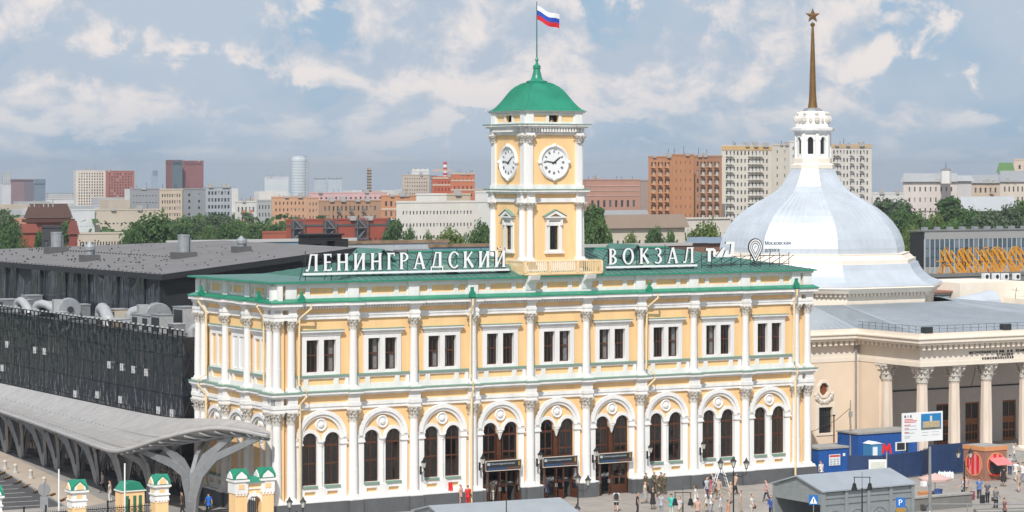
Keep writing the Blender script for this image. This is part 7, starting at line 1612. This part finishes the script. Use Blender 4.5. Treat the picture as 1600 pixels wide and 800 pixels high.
# ---------------------------------------------------------------- the crowd
def person(x, yf, v, top, bot, label, hair=0, lower='trousers', upper='shirt', rz=None, h=1.0, extra=None, skin_=0, longh=False, z=0.0, hat=None):
    p = onZ(x, yf, z); V = VAR[v]; t = inst('person', V['body'], None, p, rz if rz is not None else RNG.random()*6.28, h, SKIN[skin_]); tag(t, label, 'person', 'people on the station square')
    inst('face', V['face'], t); inst(upper, V[upper], t, m=cloth(top)); inst(lower, V[lower], t, m=cloth(bot)); inst('long_hair' if longh else 'hair', V['long_hair' if longh else 'hair'], t, m=HAIR[hair] if not hat else cloth(hat))
    for q in V['shoe']: inst('shoe', q, t)
    if extra == 'pack': inst('backpack', BPK, t)
    if extra == 'bag': inst('shoulder_bag', BAG, t)
    return t
W_, BK, NV, GY_, KH, OL = (.66, .65, .63), (.028, .028, .032), (.03, .05, .14), (.30, .31, .33), (.42, .34, .24), (.115, .095, .06)
R90 = PI/2
PPL = [
 (1009, 772, 0, OL, OL, 'soldier in brown green uniform, leftmost of the group by the plinth', dict(upper='jacket', hat=OL)), (1022, 770, 3, OL, OL, 'soldier in brown green uniform standing at the back of the group', dict(upper='jacket', hat=OL)), (1026, 776, 4, OL, OL, 'soldier in brown green uniform nearest the camera in the group', dict(upper='jacket', hat=OL)), (1033, 771, 0, OL, OL, 'soldier in brown green uniform second from the right of the group', dict(upper='jacket', hat=OL)), (1038, 773, 3, OL, OL, 'soldier in brown green uniform, rightmost of the group', dict(upper='jacket', hat=OL)),
 (963, 800, 1, W_, BK, 'long haired woman in white top and black shorts with a backpack', dict(lower='shorts', longh=True, extra='pack', rz=2.6)),
 (1007, 787, 1, (.62, .55, .42), GY_, 'person in cream top and grey skirt walking below the soldiers', dict(lower='skirt', rz=1.2, hair=2)), (1020, 796, 0, BK, BK, 'woman in a long black dress below the soldiers', dict(lower='skirt', longh=True)), (996, 805, 0, BK, BK, 'person all in black, leftmost of the row at the bottom edge', {}), (1033, 806, 3, (.40, .44, .50), GY_, 'person in pale blue grey shirt at the bottom edge', {}), (1049, 807, 0, (.05, .50, .42), (.55, .55, .5), 'person in turquoise top at the bottom edge', {}),
 (1087, 793, 2, W_, W_, 'woman in a white dress walking in the crowd', dict(lower='skirt', longh=True, hair=1)), (1090, 814, 0, (.55, .35, .28), GY_, 'person in salmon top cut by the bottom edge below the white dress', {}), (1103, 802, 1, W_, KH, 'person in white shirt and tan trousers left of the ladder crowd', dict(hair=1)), (1111, 803, 3, W_, (.35, .38, .42), 'man in bright white shirt in the crowd below the ladder', dict(extra='bag')), (1104, 779, 2, (.45, .55, .62), NV, 'person in light blue with a backpack beside the ladder', dict(extra='pack')), (1110, 778, 0, (.45, .12, .14), (.40, .20, .2), 'woman in dark red dress left of the ladder', dict(lower='skirt', longh=True)), (1113, 773, 3, (.5, .48, .5), (.3, .3, .33), 'person in grey patterned clothes at the plinth left of the ladder', {}),
 (1123, 781, 1, (.48, .36, .30), KH, 'man in pinkish shirt with shoulder bag in front of the ladder', dict(extra='bag', rz=2.9)), (1126, 808, 0, (.52, .55, .60), GY_, 'person in pale grey shirt at the bottom edge below the ladder', {}), (1141, 787, 4, (.60, .46, .36), (.55, .48, .40), 'person in beige clothes right of the ladder', dict(lower='shorts', hair=2)), (1149, 773, 1, (.58, .40, .30), BK, 'person in dark trousers striding right of the three lantern post', dict(rz=1.5)), (1157, 802, 0, (.5, .44, .36), KH, 'person in sand coloured clothes right of the three lantern post', {}), (1175, 808, 4, W_, (.5, .45, .4), 'person in white with a bag at the bottom edge left of the pavilion', dict(extra='bag')), (1198, 784, 2, (.58, .36, .36), (.06, .065, .08), 'man in pink shirt and dark trousers alone on the paving', dict(rz=4.2)), (1205, 810, 3, (.04, .09, .30), BK, 'person in royal blue jacket, left of the pair by the pavilion', dict(upper='jacket')), (1213, 810, 0, (.04, .09, .28), BK, 'person in royal blue jacket, right of the pair by the pavilion', dict(upper='jacket')), (1138, 818, 0, (.62, .26, .16), GY_, 'person in orange top cut by the bottom edge', {}),
 (769, 784, 0, (.66, .56, .44), (.60, .52, .44), 'person in cream clothes at the left door', dict(hair=2)), (853, 777, 3, (.36, .42, .52), (.16, .22, .36), 'woman in blue patterned dress at the middle door', dict(lower='skirt', longh=True, hair=2)), (720, 792, 0, (.58, .34, .30), (.5, .3, .28), 'person in pink behind the flat pavilion roof', {}), (731, 793, 4, (.60, .03, .03), (.5, .04, .04), 'person in red behind the flat pavilion roof', {}), (858, 766, 1, (.5, .52, .56), BK, 'person in light shirt inside the middle door', {}), (945, 752, 2, BK, BK, 'dark figure inside the right door', {}),
 (161, 770, 1, (.40, .38, .38), BK, 'woman in dark shorts walking under the canopy', dict(longh=True)), (172, 785, 0, (.60, .52, .48), W_, 'person in white trousers by the booth', {}), (285, 804, 2, (.10, .07, .06), BK, 'person in dark brown jacket under the canopy front', dict(upper='jacket')), (326, 806, 1, (.02, .14, .55), BK, 'person in bright blue shirt near the gatehouse', dict(rz=3.0)),
 (1283, 752, 0, W_, BK, 'person in white shirt before the small blue cabin', dict(hair=1)), (1504, 780, 3, (.42, .46, .52), BK, 'person in pale shirt left of the red suitcase', {}), (1510, 776, 0, (.5, .35, .30), KH, 'person in pinkish clothes behind the lamp post by the kiosk', {}), (1530, 780, 0, (.10, .20, .45), BK, 'man in blue shirt in front of the red kiosk', {}), (1543, 786, 3, (.10, .11, .13), BK, 'person in dark vest beside a black suitcase', {}), (1556, 796, 4, (.16, .17, .18), BK, 'person in dark grey with a bag, nearest on the right', dict(extra='bag')), (1568, 760, 0, BK, BK, 'woman in long black dress at the kiosk awning', dict(lower='skirt', longh=True)), (1584, 722, 1, W_, GY_, 'person in white shirt by the portico steps', {}), (1589, 741, 2, BK, BK, 'child in black in front of the portico steps', dict(h=.7)), (1587, 752, 1, W_, W_, 'person dressed in white right of the red kiosk', {}), (1592, 769, 2, (.38, .30, .24), KH, 'person in brown at the right edge', dict(lower='shorts')), (1598, 754, 0, W_, (.25, .3, .4), 'person in white top cut by the right edge', {}), (1570, 814, 0, (.2, .1, .1), BK, 'person cut by the bottom edge near the right corner', {}), (1578, 742, 3, (.45, .46, .5), NV, 'person in grey shirt between the kiosk and the portico', {}), (1062, 812, 4, (.5, .5, .52), KH, 'person in grey at the bottom edge under the hanging lamps', {}),
]
for x, yf, v, top, bot, lab, kw in PPL: person(x, yf, v, top, bot, lab, **kw)
for x, y, c, lab in ((1535, 787, (.03, .03, .035), 'black suitcase with pulled handle beside the dark vest'), (1519, 781, (.30, .06, .09), 'dark red suitcase tilted left of the blue shirt')):
    t = thing('suitcase', lab, 'suitcase', onZ(x, y), .4); make('case', MB().box(-.22, .22, -.13, .13, .06, .68), cloth(c), t); make('handle', MB().tube([(-.12, .1, .68), (-.12, .1, 1.0), (.12, .1, 1.0), (.12, .1, .68)], .012, 4), STEEL, t)
    for q in (-.17, .17): make('wheel', MB(tf=lambda u, v_, z, q=q: (z+q, u, v_+.04)).lathe([(.04, -.02), (.04, .02)], n=8), DARKM, t)
# ---------------------------------------------------------------- summer haze over the town
hz_m = bpy.data.materials.new('haze_air'); hz_m.use_nodes = True; nt = hz_m.node_tree; nt.nodes.clear()
o_ = nt.nodes.new('ShaderNodeOutputMaterial'); v_ = nt.nodes.new('ShaderNodeVolumePrincipled'); v_.inputs['Color'].default_value = (.80, .88, .97, 1); v_.inputs['Density'].default_value = .00013; v_.inputs['Anisotropy'].default_value = .3
nt.links.new(v_.outputs[0], o_.inputs['Volume'])
tag(make('haze', MB().box(-9800, 9800, -9800, 9800, -112, 56), hz_m), kind='stuff')
